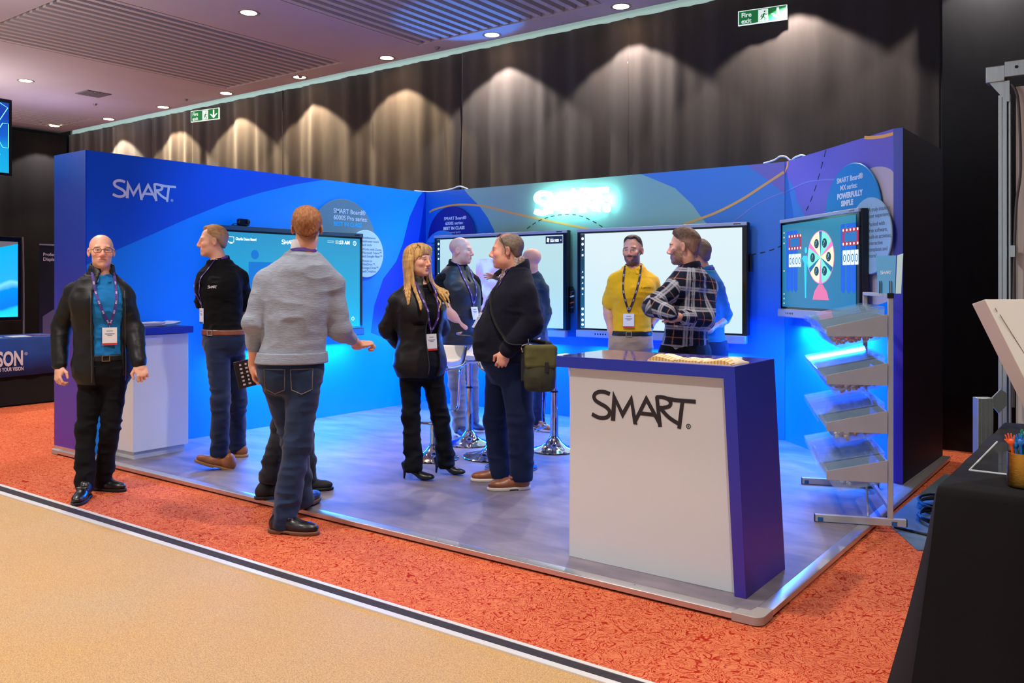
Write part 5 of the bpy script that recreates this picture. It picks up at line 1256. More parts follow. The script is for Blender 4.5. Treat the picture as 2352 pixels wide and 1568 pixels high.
def plaid(J):
    """woven check that follows the torso and each arm"""
    navy, wht, org = L3((20, 24, 42)), L3((196, 194, 200)), L3((214, 138, 92))
    def fn(V):
        best = np.full(len(V), 9.); u = np.zeros(len(V)); v = np.zeros(len(V))
        ax = J['neck']-J['pel']
        segs = [(J['pel'], J['neck'], .13, 0)]+[(J['sh'+s], J['el'+s], .0, 1) for s in 'AB']+[(J['el'+s], J['wr'+s], .0, 2) for s in 'AB']
        for a, b, bias, kind in segs:
            d = b-a; L = np.linalg.norm(d); e = d/L; h = np.clip(((V-a)@e), -.05, L+.05); c = a+h[:, None]*e; r = V-c; dist = np.linalg.norm(r, axis=1)-bias
            up = np.array([0, -1., 0]); s1 = np.cross(e, up); s1 /= np.linalg.norm(s1); s2 = np.cross(e, s1); ang = np.arctan2(r@s1, r@s2)
            m = dist < best; best = np.where(m, dist, best); u = np.where(m, h+(.0 if kind < 2 else .30), u); v = np.where(m, ang*(.135 if kind == 0 else .055), v)
        def band(t, per, off, w, s=.0025): q = np.abs(((t-off)/per % 1)-.5)*per; q = per/2-q; return 1-smooth01(q, w, w+s)
        c = np.repeat(navy[None], len(V), 0)
        for t in (u, v):
            for off in (0, .017): c = blend(c, band(t, .135, off, .0042)*.55, wht)
            c = blend(c, band(t, .135, .0085, .014)*.20, wht)
            c = blend(c, band(t, .135, .075, .0010)*.60, org)
        return c
    return fn
CHECK = mat_vcol('checked_flannel', .9, .35, 260, .2)

def hand_rest(f, n, side, curl=.35, *a): return (f, n, side, curl)+a
PEOPLE = {
 'P1': {'base': (-5.811, 3.052, 0), 'J': {'head': (0.003, 0, 1.663), 'neck': (-0.004, 0.02, 1.501), 'shA': (-0.193, 0.02, 1.381), 'shB': (0.114, 0.04, 1.386), 'elA': (-0.308, 0.06, 1.144), 'wrA': (-0.254, -0.06, 0.882), 'elB': (0.202, 0.06, 1.125), 'wrB': (0.29, -0.06, 0.903), 'pel': (0.004, 0.03, 0.885), 'hipA': (-0.07, 0.02, 0.85), 'hipB': (0.078, 0.04, 0.848), 'knA': (-0.09, -0.03, 0.452), 'knB': (0.052, 0.03, 0.442), 'anA': (-0.074, -0.08, 0.096), 'anB': (-0.036, 0.1, 0.085)}, 'yaw': 0.547, 'hyaw': 0.527, 'hpitch': 0.1, 'footA': {'g': (-0.047, -0.14, 0), 'd': (0.22, -1)}, 'footB': {'g': (-0.057, 0.12, 0), 'd': (0.95, -0.3)}},
 'P2': {'base': (-5.792, 4.039, 0.04), 'J': {'head': (-0.105, 0, 1.733), 'neck': (-0.058, 0.02, 1.574), 'shA': (-0.142, -0.04, 1.447), 'shB': (0.08, 0.08, 1.448), 'elA': (-0.212, 0.08, 1.241), 'wrA': (-0.172, 0.2, 1.091), 'elB': (0.094, 0.2, 1.217), 'wrB': (0.008, 0.24, 1.054), 'pel': (-0.014, 0, 0.978), 'hipA': (-0.051, -0.05, 0.907), 'hipB': (0.028, 0.06, 0.899), 'knA': (0.003, -0.14, 0.521), 'knB': (0.047, 0.12, 0.462), 'anA': (0.003, -0.16, 0.146), 'anB': (-0.011, 0.3, 0.099)}, 'yaw': -0.429, 'hyaw': -1.179, 'hpitch': 0, 'footA': {'g': (0.033, -0.17, 0.0), 'd': (-0.95, -0.12, 0.28)}, 'footB': {'g': (-0.008, 0.3, 0), 'd': (-0.92, 0.1)}},
 'P3': {'base': (-4.11, 3.323, 0), 'J': {'head': (0.086, 0.0, 1.772), 'neck': (0.065, 0, 1.621), 'shA': (-0.153, 0, 1.466), 'shB': (0.226, 0.05, 1.453), 'elA': (-0.217, -0.03, 1.215), 'wrA': (-0.255, 0.07, 0.958), 'elB': (0.269, 0.07, 1.171), 'wrB': (0.339, 0.3, 1.062), 'pel': (-0.01, 0, 0.946), 'hipA': (-0.099, 0.02, 0.905), 'hipB': (0.078, -0.02, 0.909), 'knA': (-0.023, 0.12, 0.496), 'knB': (0.046, -0.06, 0.503), 'anA': (-0.002, 0.22, 0.131), 'anB': (-0.025, -0.1, 0.077)}, 'yaw': 3.27, 'hyaw': 3.35, 'hpitch': -0.03, 'footA': {'g': (-0.015, 0.25, 0.05), 'd': (0.3, 1)}, 'footB': {'g': (-0.025, -0.12, 0), 'd': (0.97, -0.22)}},
 'P4': {'base': (-4.665, 3.757, 0.04), 'J': {'head': (0.05, 0.0, 1.513), 'neck': (0.035, 0, 1.398), 'shA': (-0.022, -0.06, 1.349), 'shB': (0.065, 0.12, 1.347), 'elA': (-0.04, -0.05, 1.136), 'wrA': (0.019, -0.03, 0.974), 'elB': (0.056, 0.16, 1.126), 'wrB': (0.106, 0.1, 0.979), 'pel': (0.021, 0, 0.883), 'hipA': (-0.002, -0.06, 0.845), 'hipB': (0.042, 0.07, 0.832), 'knA': (-0.046, -0.08, 0.47), 'knB': (0.07, 0.1, 0.44), 'anA': (-0.099, -0.16, 0.154), 'anB': (0.1, 0.05, 0.107)}, 'yaw': 1.702, 'hyaw': 1.752, 'footA': {'g': (-0.108, -0.17, 0), 'd': (0.9, 0.25)}, 'footB': {'g': (0.064, 0.05, 0), 'd': (0.95, 0.1)}},
 'P5': {'base': (-4.259, 4.621, 0.04), 'J': {'head': (-0.032, 0.0, 1.572), 'neck': (-0.028, 0.02, 1.397), 'shA': (-0.174, -0.03, 1.281), 'shB': (0.088, 0.08, 1.285), 'elA': (-0.259, 0.04, 1.078), 'wrA': (-0.164, 0.17, 0.925), 'elB': (0.118, 0.18, 1.081), 'wrB': (0.026, 0.22, 0.927), 'pel': (-0.018, 0.02, 0.834), 'hipA': (-0.086, 0, 0.779), 'hipB': (0.058, 0.06, 0.773), 'knA': (-0.08, -0.02, 0.433), 'knB': (0.127, 0.08, 0.411), 'anA': (-0.057, -0.06, 0.107), 'anB': (0.162, 0.12, 0.104)}, 'yaw': 0.724, 'hyaw': 1.004, 'hpitch': 0.03, 'footA': {'g': (-0.08, -0.05, 0), 'd': (0.92, -0.38)}, 'footB': {'g': (0.135, 0.13, 0), 'd': (0.88, -0.4)}},
 'P6': {'base': (-5.197, 6.166, 0.04), 'J': {'head': (0.004, 0.0, 1.712), 'neck': (-0.034, 0.02, 1.57), 'shA': (-0.165, -0.08, 1.43), 'shB': (0.11, 0.1, 1.414), 'elA': (-0.116, -0.19, 1.167), 'wrA': (0.049, -0.15, 1.005), 'elB': (0.157, 0.16, 1.143), 'wrB': (0.109, 0.02, 0.984), 'pel': (-0.009, 0.02, 0.882), 'hipA': (-0.063, -0.03, 0.844), 'hipB': (0.066, 0.06, 0.838), 'knA': (-0.028, -0.08, 0.464), 'knB': (0.087, 0.06, 0.447), 'anA': (-0.003, -0.08, 0.1), 'anB': (0.096, 0.22, 0.113)}, 'yaw': 0.91, 'hyaw': 1.31, 'footA': {'g': (-0.002, -0.1, 0), 'd': (0.45, -0.9)}, 'footB': {'g': (0.088, 0.22, 0), 'd': (0.6, -0.75)}},
 'P7': {'base': (-3.612, 4.816, 0.04), 'J': {'head': (-0.018, 0.0, 1.633), 'neck': (0.055, 0.02, 1.499), 'shA': (-0.016, 0.19, 1.375), 'shB': (0.11, -0.17, 1.342), 'elA': (-0.065, 0.26, 1.095), 'wrA': (-0.143, 0.2, 0.94), 'elB': (0.154, -0.2, 1.141), 'wrB': (-0.026, -0.24, 0.95), 'pel': (-0.006, 0, 0.839), 'hipA': (-0.056, 0.09, 0.793), 'hipB': (0.036, -0.09, 0.811), 'knA': (-0.094, 0.12, 0.432), 'knB': (0.078, -0.1, 0.467), 'anA': (-0.063, 0.12, 0.089), 'anB': (0.084, -0.12, 0.111)}, 'yaw': -1.417, 'hyaw': -1.597, 'hpitch': 0.02, 'footA': {'g': (-0.063, 0.13, 0), 'd': (-1, -0.08)}, 'footB': {'g': (0.06, -0.13, 0), 'd': (-0.98, -0.18)}},
 'P8': {'base': (-4.806, 6.794, 0.04), 'J': {'head': (-0.025, 0.0, 1.625), 'neck': (-0.012, 0.02, 1.49), 'shA': (-0.147, 0.1, 1.372), 'shB': (0.084, 0, 1.355), 'elA': (-0.232, -0.12, 1.248), 'wrA': (-0.304, -0.3, 1.455), 'elB': (0.115, 0.02, 1.126), 'wrB': (0.073, -0.08, 0.913), 'pel': (0.0, 0, 0.865), 'hipA': (-0.041, 0.05, 0.82), 'hipB': (0.062, -0.03, 0.825), 'knA': (-0.011, 0.05, 0.48), 'knB': (0.07, -0.05, 0.483), 'anA': (-0.001, 0.14, 0.105), 'anB': (0.046, -0.02, 0.109)}, 'yaw': -2.025, 'hyaw': -2.175, 'footA': {'g': (-0.001, 0.15, 0), 'd': (0.3, -0.9)}, 'footB': {'g': (0.05, -0.03, 0), 'd': (0.55, -0.75)}},
 'P9': {'base': (-3.558, 6.453, 0.04), 'J': {'head': (0.022, 0.0, 1.684), 'neck': (0.036, 0.02, 1.533), 'shA': (-0.112, 0.02, 1.429), 'shB': (0.184, 0.04, 1.414), 'elA': (-0.175, 0.09, 1.204), 'wrA': (-0.157, 0.02, 1.005), 'elB': (0.265, 0.12, 1.195), 'wrB': (0.16, 0.03, 1.012), 'pel': (0.008, 0.03, 0.915), 'hipA': (-0.068, 0.02, 0.875), 'hipB': (0.091, 0.04, 0.874), 'knA': (-0.088, -0.02, 0.509), 'knB': (0.107, 0.02, 0.504), 'anA': (-0.093, 0, 0.099), 'anB': (0.122, 0.05, 0.109)}, 'yaw': -0.257, 'hyaw': -0.417, 'hpitch': 0.0, 'footA': {'g': (-0.096, 0, 0), 'd': (-0.25, -1)}, 'footB': {'g': (0.122, 0.05, 0), 'd': (0.3, -0.95)}},
 'P10': {'base': (-2.641, 5.577, 0.04), 'J': {'head': (0.0, 0.0, 1.662), 'neck': (0.038, 0.02, 1.512), 'shA': (-0.093, -0.1, 1.371), 'shB': (0.182, 0.1, 1.376), 'elA': (-0.251, -0.18, 1.252), 'wrA': (-0.136, -0.33, 1.204), 'elB': (0.134, -0.03, 1.16), 'wrB': (-0.086, -0.22, 1.182), 'pel': (0.003, 0, 0.953), 'hipA': (-0.075, -0.04, 0.91), 'hipB': (0.091, 0.05, 0.902), 'knA': (-0.083, -0.05, 0.53), 'knB': (0.097, 0.05, 0.516), 'anA': (-0.068, 0, 0.139), 'anB': (0.117, 0.1, 0.14)}, 'yaw': -2.498, 'hyaw': -1.978, 'hpitch': -0.02, 'footA': {'g': (-0.068, 0, 0), 'd': (-0.8, 0.5)}, 'footB': {'g': (0.117, 0.1, 0), 'd': (-0.7, 0.7)}},
 'P11': {'base': (-2.876, 6.587, 0.04), 'J': {'head': (-0.114, 0.0, 1.644), 'neck': (-0.056, 0.02, 1.503), 'shA': (-0.163, -0.05, 1.385), 'shB': (0.032, 0.03, 1.371), 'elA': (-0.22, -0.12, 1.197), 'wrA': (-0.185, -0.2, 1.068), 'elB': (0.108, 0.02, 1.122), 'wrB': (-0.064, -0.14, 1.041), 'pel': (-0.036, 0, 0.923), 'hipA': (-0.105, -0.04, 0.884), 'hipB': (0.038, 0.04, 0.878), 'knA': (-0.114, -0.05, 0.532), 'knB': (0.047, 0.05, 0.519), 'anA': (-0.103, 0, 0.135), 'anB': (0.07, 0.1, 0.135)}, 'yaw': -2.429, 'hyaw': -2.229, 'footA': {'g': (-0.103, 0, 0), 'd': (-0.8, 0.4)}, 'footB': {'g': (0.07, 0.1, 0), 'd': (-0.7, 0.6)}},
}
WEAR = {
 'P1': dict(label='bald person in round glasses, black jacket over bright blue polo, standing on the carpet', skin=(238, 178, 150), hairc=(66, 46, 38), brow=.55, stubble=.28, q=.92, mus=1.0, w=1.04, eyes=(46, 56, 60),
   handA=((.06, -.42, -1), (-.55, -.8, .2), (1, -.3, 0), .62), handB=((.42, -.3, -.9), (.5, -.8, .3), (-.9, -.4, 0), .75),
   wear=[('top', dict(m=POLO, infl=.016, sl=.6, slinf=.0, name='polo_shirt', amp=.006, hem=.885, f=(16, 16, 26))), ('collar', dict(m=POLO)), ('trousers', dict(m=TRB, top=.96, r=(.087, .063, .056))), ('belt', dict(m=BELTB, buckle=STEEL)),
     ('jacket', dict(m=BLK, hem=.755, gap=(.100, .100), infl=.032, cut=.02)), ('zip', dict(gap=(.100, .100), z0=.78, z1=1.40, m=mat('zip_grey', (84, 88, 96), .35, .6))),
     ('lanyard', dict(m=LANY, mark=LANP, ln=.335, side=.035)), ('glasses', dict(m=FRAME)), ('ring', dict(sd='A', m=STEEL)), ('shoes', dict(m=LEB, sole=SOLB, laces=LACE))]),
 'P2': dict(label='fair-haired person in black polo and jeans striding left in tan boots, beside the white counter', skin=(232, 172, 144), hairc=(196, 148, 98), brow=.4, q=1.0, w=1.0, d=1.05, eyes=(60, 80, 100),
   hair=dict(t=.010, top=.010, tf=-.018, c2=(150, 106, 66), side=(168, 138, 110), recede=True, front=.090), handA=None, handB=None, bareA=True,
   wear=[('top', dict(m=BLK2, infl=.016, sl=.85, name='polo_shirt', hem=.985)), ('collar', dict(m=BLK2)), ('trousers', dict(m=JEAN2, top=1.05)), ('belt', dict(m=BELTR, buckle=STEEL)),
     ('marks', dict(items=[('SMART', .075, .19, .085, WHITEC, '_bvh')])), ('lanyard', dict(m=LANY, mark=LANP, ln=.34, side=-.03, card='blue', dirv=(-.80, -.60, 0))), ('shoes', dict(m=LETAN, sole=SOLT, sc=1.05, laces=LACEBR))]),
 'P3': dict(label='person in grey sweater and jeans seen from behind, holding a black notebook', skin=(234, 168, 138), hairc=(128, 78, 46), q=.92, mus=1.02, w=1.12, d=1.12, hs=1.04, nk=1.10,
   hair=dict(t=.011, top=.004, c2=(178, 118, 72), front=.085), handA=((.05, .1, -1), (-1, -.2, 0), (0, -1, 0), .75), handB=((.75, .45, .10), (.3, -.1, 1), (-.3, 1, .2), .85),
   wear=[('top', dict(m=GREY, infl=.020, sl=1.52, slB=1.55, hem=1.0, name='sweater', amp=.008, f=(8, 8, 13), loose=.0, neckr=.072)), ('undercollar', dict(m=WHITEC)), ('hembands', dict(m=GREY)), ('trousers', dict(m=JEAN, top=1.005, r=(.100, .078, .070), infl=.008, amp=.009)),
     ('pockets', dict(m=JEAN)), ('neckband', dict(m=LANY, mark=LANP)), ('shoes', dict(m=LEB, sole=SOLBR, sc=1.08))]),
 'P4': dict(label='person hidden behind the grey sweater, only charcoal trousers and black trainers showing', skin=(217, 164, 137), hairc=(50, 36, 30), q=1.5, hair=dict(t=.009), w=.88, d=.9, mus=.9, hs=.94, handA=None, handB=None,
   wear=[('top', dict(m=BLK2, infl=.014, sl=1.9, name='long_sleeved_top')), ('trousers', dict(m=JEAN3, top=.96, r=(.085, .064, .058))), ('shoes', dict(m=MESHF, sole=SOLB))]),
 'P5': dict(label='person with long blonde hair in black jacket, trousers and heels, hands behind the back', skin=(234, 174, 144), hairc=(128, 88, 50), female=True, q=.95, mus=.92, lips=(190, 90, 84), brow=.5, hs=.97, handA=None, handB=None,
   wear=[('top', dict(m=BLK2, infl=.014, sl=.7, slinf=.0, name='polo_shirt', bust=1, vneck=.09, hem=.80)), ('collar', dict(m=BLK2, r=.060)), ('trousers', dict(m=TRB, top=.93, r=(.092, .068, .060))), 
     ('jacket', dict(m=BLK, hem=.735, gap=(.045, .065), infl=.038, sl=1.9, cut=.02)), ('zip', dict(gap=(.045, .065), z0=.76, z1=1.28, m=mat('zip_grey', (84, 88, 96), .35, .6), sides=(-1,))), ('longhair', {}),
     ('necklace', dict(m=STEEL)), ('earring', dict(m=WHITEC)), ('marks', dict(items=[('SMART', .125, .13, .06, WHITEC, '_jbvh')])), ('lanyard', dict(m=LANY, mark=LANP, ln=.335, side=.02, fan=.12)), ('glasses', dict(m=FRAME, up=1.25, thick=.0014)), ('shoes', dict(m=LEB, style='heels'))]),
 'P6': dict(label='bald person in black waistcoat over short sleeves and stone trousers, behind the bar stools', skin=(236, 172, 148), hairc=(90, 64, 50), brow=.4, stubble=.2, q=1.05, mus=1.08, w=1.10, fat=.35, hs=1.05, chub=.5, nk=1.12,
   handA=None, bareA=True, handB=None,
   wear=[('top', dict(m=BLK2, infl=.016, sl=.62, name='polo_shirt', hem=.88)), ('collar', dict(m=BLK2, r=.076, h=.055)), ('trousers', dict(m=STONE, top=.98)), ('vest', dict(m=cloth('black_waistcoat', (26, 28, 34), .5, .25, 90, spec=.45))),
     ('lanyard', dict(m=LANY, mark=LANP, ln=.36, card='none')), ('shoes', dict(m=NVSH, sole=SOLW))]),
 'P7': dict(label='older person in navy fleece over a round belly, glasses pushed up, green shoulder bag', skin=(232, 166, 138), hairc=(104, 86, 72), brow=.6, q=.95, w=1.10, d=1.04, fat=.64, mus=1.06, hs=1.04, chub=.7, nk=1.15, handA=None, handB=((-.30, -.10, -.9), (.1, -.95, .1), (-.9, 0, -.2), .95),
   hair=dict(t=.006, c2=(140, 120, 102), side=(116, 98, 84), bald_top=True, recede=True, ),
   wear=[('top', dict(m=NAVYJ, infl=.026, sl=1.93, name='fleece_jacket', hem=.872, belly=.115, amp=.008, f=(8, 8, 14), loose=.008, neckr=.078, vneck=.12)), ('shirtfront', dict(m=None)), ('collar', dict(m=NAVYJ, r=.088, h=.060, open_=.052, name='fleece_collar')), ('trousers', dict(m=NAVY, top=.90, r=(.108, .086, .078), amp=.006, f=(7, 7, 14))),
     ('lanyard', dict(m=LANY, mark=LANP, ln=.27, card='none', dirv=(-1, -.20, 0), side=-.03)), ('glasses', dict(m=FRAME, up=1.15, thick=.0022)), ('shoes', dict(m=LEBR, sole=SOLW, laces=LACEBR, sc=1.02))]),
 'P8': dict(label='bald person in glasses and dark teal top behind the navy fleece, one hand raised', skin=(226, 166, 142), hairc=(80, 60, 50), stubble=.3, q=1.15, hs=1.0, mus=.95, handA=((-.95, 0, .25), (0, .5, .9), (.2, -.6, .8), .12, 1.0, .5), handB=((-.2, -.2, -1), (1, 0, 0), (-.3, -1, 0), .4),
   wear=[('top', dict(m=DTEAL, infl=.016, sl=1.88, name='knit_top', hem=.80)), ('trousers', dict(m=JEAN2, top=.96)), ('glasses', dict(m=FRAME)), ('ring', dict(sd='A', m=mat('gold_ring', (212, 170, 90), .3, 1))), ('shoes', dict(m=LETAN, sole=SOLW))]),
 'P9': dict(label='bearded person in yellow polo and khaki trousers, hands in pockets, before a white screen', skin=(224, 162, 134), hairc=(58, 42, 36), beard=.92, q=.95, mus=1.05, w=1.02, hs=1.03, handA=((.25, -.2, -1), (-.9, -.4, 0), (.3, -1, 0), .3), handB=((-.45, -.25, -.9), (.8, -.6, 0), (-.4, -.9, 0), .35), bareA=True, bareB=True,
   hair=dict(t=.004, top=.010, tf=-.012, front=.104, side=(112, 92, 82), recede=True), 
   wear=[('top', dict(m=YEL, infl=.018, sl=.80, name='polo_shirt', hem=.945, vneck=.03, amp=.0045)), ('collar', dict(m=YEL, r=.074)), ('trousers', dict(m=KHAKI, top=1.005, r=(.100, .074, .066))), ('belt', dict(m=BELTB, buckle=STEEL)),
     ('marks', dict(items=[('Lumina', .118, .165, .085, TRB, '_bvh')])), ('lanyard', dict(m=cloth('plum_lanyard_ribbon', (62, 40, 64), .6), mark=LANP, ln=.36, side=-.028, card='red')), ('watch', dict(sd='B', m=SOLB)), ('shoes', dict(m=LEBR, sole=SOLB))]),
 'P10': dict(label='bearded person in navy checked shirt with arms folded, back turned, behind the front counter', skin=(226, 164, 136), hairc=(58, 38, 28), beard=.8, q=.95, mus=1.06, w=1.06, hs=1.05, handA=None, handB=((-1, -.25, .05), (-.2, -1, .1), (0, -.2, 1), .6),
   hair=dict(t=.004, top=.020, tf=-.01, c2=(98, 66, 44), front=.092, side=(150, 112, 92)),
   wear=[('top', dict(m=CHECK, infl=.020, sl=1.85, name='checked_shirt', hem=.83, amp=.006, h=.0048, tint='plaid', loose=.006, f=(11, 11, 16))), ('collar', dict(m=NAVYJ, r=.074)), ('trousers', dict(m=TRB, top=.98, r=(.104, .078, .068))), ('neckband', dict(m=LANY, mark=None)), ('shoes', dict(m=LEB, sole=SOLB))]),
 'P11': dict(label='person in teal blue polo and navy trousers, mostly hidden behind the checked shirt', skin=(218, 154, 128), hairc=(84, 62, 48), q=1.1, mus=1.08, w=.94, handB=((-.8, -.2, 0), (.2, -.9, .3), (0, -.2, 1), .5), bareB=True, handA=None,
   hair=dict(t=.006, top=.008, side=(120, 92, 74)), wear=[('top', dict(m=TEAL, infl=.018, sl=.88, name='polo_shirt', hem=.84, amp=.0045)), ('collar', dict(m=TEAL)), ('trousers', dict(m=NAVY, top=.94)), ('neckband', dict(m=LANY, mark=None)), ('shoes', dict(m=LEB, sole=SOLB))]),
}
def wear_undercollar(root, sp, J, fw, lf, C, HR, hs, m=None):
    nk = J['neck']; a = nk+np.array([0, 0, .004]); s = SDF().cone(a, a+np.array([0, 0, .036])+(C-nk)*.1, .078, .075, .01); inn = SDF().cone(a-np.array([0, 0, .03]), a+np.array([0, 0, .08])+(C-nk)*.2, .067, .064, .01)
    return mesh_np('shirt_collar', [poly_sdf(s, .0045, inner=inn)], m, root)
def wear_hembands(root, sp, J, fw, lf, C, HR, hs, m=None, z=1.012):
    s = SDF().loft(torso_secs(sp, .034), sp['yaw'], .02).clip((0, 0, 1), z+.03).clip((0, 0, -1), -(z-.035)); return mesh_np('ribbed_hem', [poly_sdf(s, .006)], m, root)
def wear_pockets(root, sp, J, fw, lf, C, HR, hs, m=None):
    for x in (-1, 1):
        c = J['pel']-fw*.0+lf*x*.078+np.array([0, 0, -.055]); h = sp['_trbvh'].ray_cast(Vector(c-fw*.6), Vector(fw))
        if h[0] is None: continue
        mb = MB(); o = h[0]; pts = [(-.062, .06), (.062, .06), (.058, -.06), (0, -.085), (-.058, -.06)]
        loop = []
        for i in range(len(pts)):
            for k in range(5):
                t = k/5; a = pts[i]; b = pts[(i+1) % 5]; q = c+lf*(a[0]*(1-t)+b[0]*t)+np.array([0, 0, a[1]*(1-t)+b[1]*t]); hh = sp['_trbvh'].ray_cast(Vector(q-fw*.6), Vector(fw)); loop.append(hh[0]-Vector(fw)*.001 if hh[0] is not None else o)
        mb.tube(loop, .0028, 5, closed=True); mb.build('back_pocket_seam', mat('denim_stitch', (112, 104, 96), .8), root, smooth=True)
def wear_neckband(root, sp, J, fw, lf, C, HR, hs, m=None, mark=None, r=.076):
    nk = J['neck']; mb = MB(); vs = []; n = 22; a0 = -.25; pts = []
    for i in range(n+1):
        a = a0+(PI-2*a0)*i/n; d = lf*math.cos(a)*r-fw*math.sin(a)*r; p = Vector(nk+d+np.array([0, 0, .018+.014*math.sin(a)])); o = Vector(d).normalized()
        vs += [p+o*.002-Vector((0, 0, .009))+o*.004, p+o*.002+Vector((0, 0, .009)), p+o*.004+Vector((0, 0, .009)), p+o*.008-Vector((0, 0, .009))]
    fs = []
    for i in range(n):
        for k in range(4): fs.append((4*i+k, 4*i+(k+1) % 4, 4*i+4+(k+1) % 4, 4*i+4+k))
    mb.add(vs, fs+[(3, 2, 1, 0), (4*n, 4*n+1, 4*n+2, 4*n+3)]); return mb.build('lanyard', m, root, smooth=True)
def wear_vest(root, sp, J, fw, lf, C, HR, hs, m=None):
    s = SDF().loft(torso_secs(sp, .034), sp['yaw'], .03).clip((0, 0, -1), -(sp['pel'][2]-.04)); nk = J['neck']
    for sd in 'AB':
        s.cone(nk+np.array([0, 0, -.03]), nk*.35+J['sh'+sd]*.65+np.array([0, 0, .008]), .058, .066, .03)
        out = J['sh'+sd]-nk; out[2] = 0; out /= np.linalg.norm(out); s.ell(J['sh'+sd]+out*.045+np.array([0, 0, -.06]), (.058, .058, .12), None, .01, True)
    inn = SDF().loft(torso_secs(sp, .018), sp['yaw'], .03).cone(nk-np.array([0, 0, .05]), nk+np.array([0, 0, .12]), .074, .076, .01)
    inn.cone(nk+fw*.11+np.array([0, 0, .05]), nk+fw*.16-np.array([0, 0, .16]), .045, .006, .01)
    o = mesh_np('waistcoat', [poly_sdf(s, .0065, inner=inn)], m, root, None, wrinkle(.004, (9, 9, 16), 3)); sp['_jbvh'] = bvh_of(o); return o
def wear_shirtfront(root, sp, J, fw, lf, C, HR, hs, m=None):
    cm = mat_vcol('brown_check_shirt', .85, .2, 300, .2); nk = J['neck']; a, b, c_ = L3((196, 180, 170)), L3((110, 70, 62)), L3((150, 120, 108))
    s = SDF().cone(nk+np.array([0, 0, -.05])+fw*.03, nk+np.array([0, 0, .055])+(C-nk)*.12+fw*.008, .078, .072, .01); s.cone(nk+fw*.055, nk+fw*.115-np.array([0, 0, .13]), .052, .03, .02)
    inn = SDF().cone(nk+np.array([0, 0, -.0])+fw*.02, nk+np.array([0, 0, .13])+(C-nk)*.2, .065, .062, .005); inn.cone(nk+fw*.10+np.array([0, 0, .06]), nk+fw*.11-np.array([0, 0, .01]), .03, .008, .01)
    def t(V):
        c = np.repeat(a[None], len(V), 0)
        for q in (V[:, 2]*1.0+V[:, 0]*.3, V[:, 0]-V[:, 2]*.3, V[:, 1]): c = blend(c, (np.abs((q/.020) % 1-.5) < .13)*.55, b)
        return c
    return mesh_np('checked_shirt', [poly_sdf(s, .0042, inner=inn)], cm, root, t)
FIG = {}
for _k, _P in PEOPLE.items():
    if ONLY and _k not in ONLY: continue
    sp = dict(_P); sp.update(WEAR[_k])
    for _w in sp['wear']:
        if len(_w) > 1 and _w[1].get('tint') == 'plaid': _w[1]['tint'] = plaid({k: np.array(v) for k, v in sp['J'].items()})
    FIG[_k] = (build_person(sp), sp)

# ------------------------------------------------------------------ counters
CWHITE = mat('white_laminate', (212, 218, 222), .28, spec=.5); CBLUE = mat_grad('counter_blue', (64, 44, 158), (22, 44, 176), .0, 1.0, .42); CTOP = mat('counter_top_violet', (92, 84, 196), .10, spec=.8, coat=.5)
t = thing('counter', 'front white counter with black wordmark, blue top and slanted violet end leg', 'counter', (0, 0, PF))
zt = 1.035
mb = MB(); mb.prism([(-2.412, .978), (-1.560, .978), (-1.508, 0), (-2.418, 0)], (0, 3.738, 0), (1, 0, 0), (0, 0, 1), (0, .45, 0)); mb.build('body', CWHITE, t, bevel=.002)
mb = MB(); mb.prism([(-2.474, zt-.056), (-2.474, zt), (-1.507, zt), (-1.452, 0), (-1.508, 0), (-1.560, zt-.056)], (0, 3.700, 0), (1, 0, 0), (0, 0, 1), (0, .508, 0)); mb.build('top_and_leg', CBLUE, t, bevel=.0015)
mb = MB(); mb.prism([(-2.4735, 3.7005), (-1.508, 3.7005), (-1.508, 4.2075), (-2.4735, 4.2075)], (0, 0, zt), (1, 0, 0), (0, 1, 0), (0, 0, .0012)); mb.build('top_sheet', CTOP, t)
mb = MB(); mb.b2((-2.474, 3.70, .86), (-2.445, 4.20, .979)) if False else None
mb = MB(); logo_geo(mb, (-2.279, 3.7372, .800), (1, 0, 0), (0, 0, 1), .567, .0012, wt=.034); mb.build('wordmark', mat('vinyl_black', (30, 22, 34), .4), t)
t = thing('counter', 'small white counter with blue top beside the long blue wall at the left', 'counter', (-6.76, 3.93, PF))
mb = MB(); mb.b2((-.225, -.245, .06), (.240, .245, .992)); mb.build('body', CWHITE, t, bevel=.002); mb = MB(); mb.b2((-.21, -.225, 0), (.215, .225, .062)); mb.build('plinth', mat('plinth_white', (206, 206, 202), .35), t)
mb = MB(); mb.b2((-.235, -.275, .997), (.275, .272, 1.052)); mb.build('worktop', mat('worktop_blue', (16, 34, 158), .4), t, bevel=.0015)
PAP = mat('paper_white', (230, 230, 238), .6); PAPL = mat('paper_lilac', (176, 168, 214), .6); PAPB = mat('paper_blue_edge', (60, 160, 206), .6)
def paper_stack(x, y, z, w, d, n, rz, m, lab, curl=0, grp=None):
    t = thing('brochure_stack', lab, 'brochures', (x, y, z), rz, grp); rs = np.random.RandomState(n)
    for k in range(n):
        mb = MB(); N_ = 8; dx, dy, r_ = rs.uniform(-.006, .006), rs.uniform(-.006, .006), rs.uniform(-.06, .06)
        top = []; bot = []
        for i in range(N_+1):
            s_ = i/N_; zz = .0045*k+.002+curl*s_**3*(.5+.5*k/n); top.append((dx+(s_-.5)*w, zz+.0035)); bot.append((dx+(s_-.5)*w, zz))
        mb.prism(bot+top[::-1], (0, -d/2+dy, 0), (math.cos(r_), math.sin(r_), 0), (0, 0, 1), (-math.sin(r_)*d, math.cos(r_)*d, 0)); mb.build('brochure', m[k % len(m)], t)
    return t
paper_stack(-6.72, 3.92, 1.092, .21, .20, 7, 1.50, [PAP, PAPL, PAP], 'stack of white brochures at the near end of the small counter', .006)
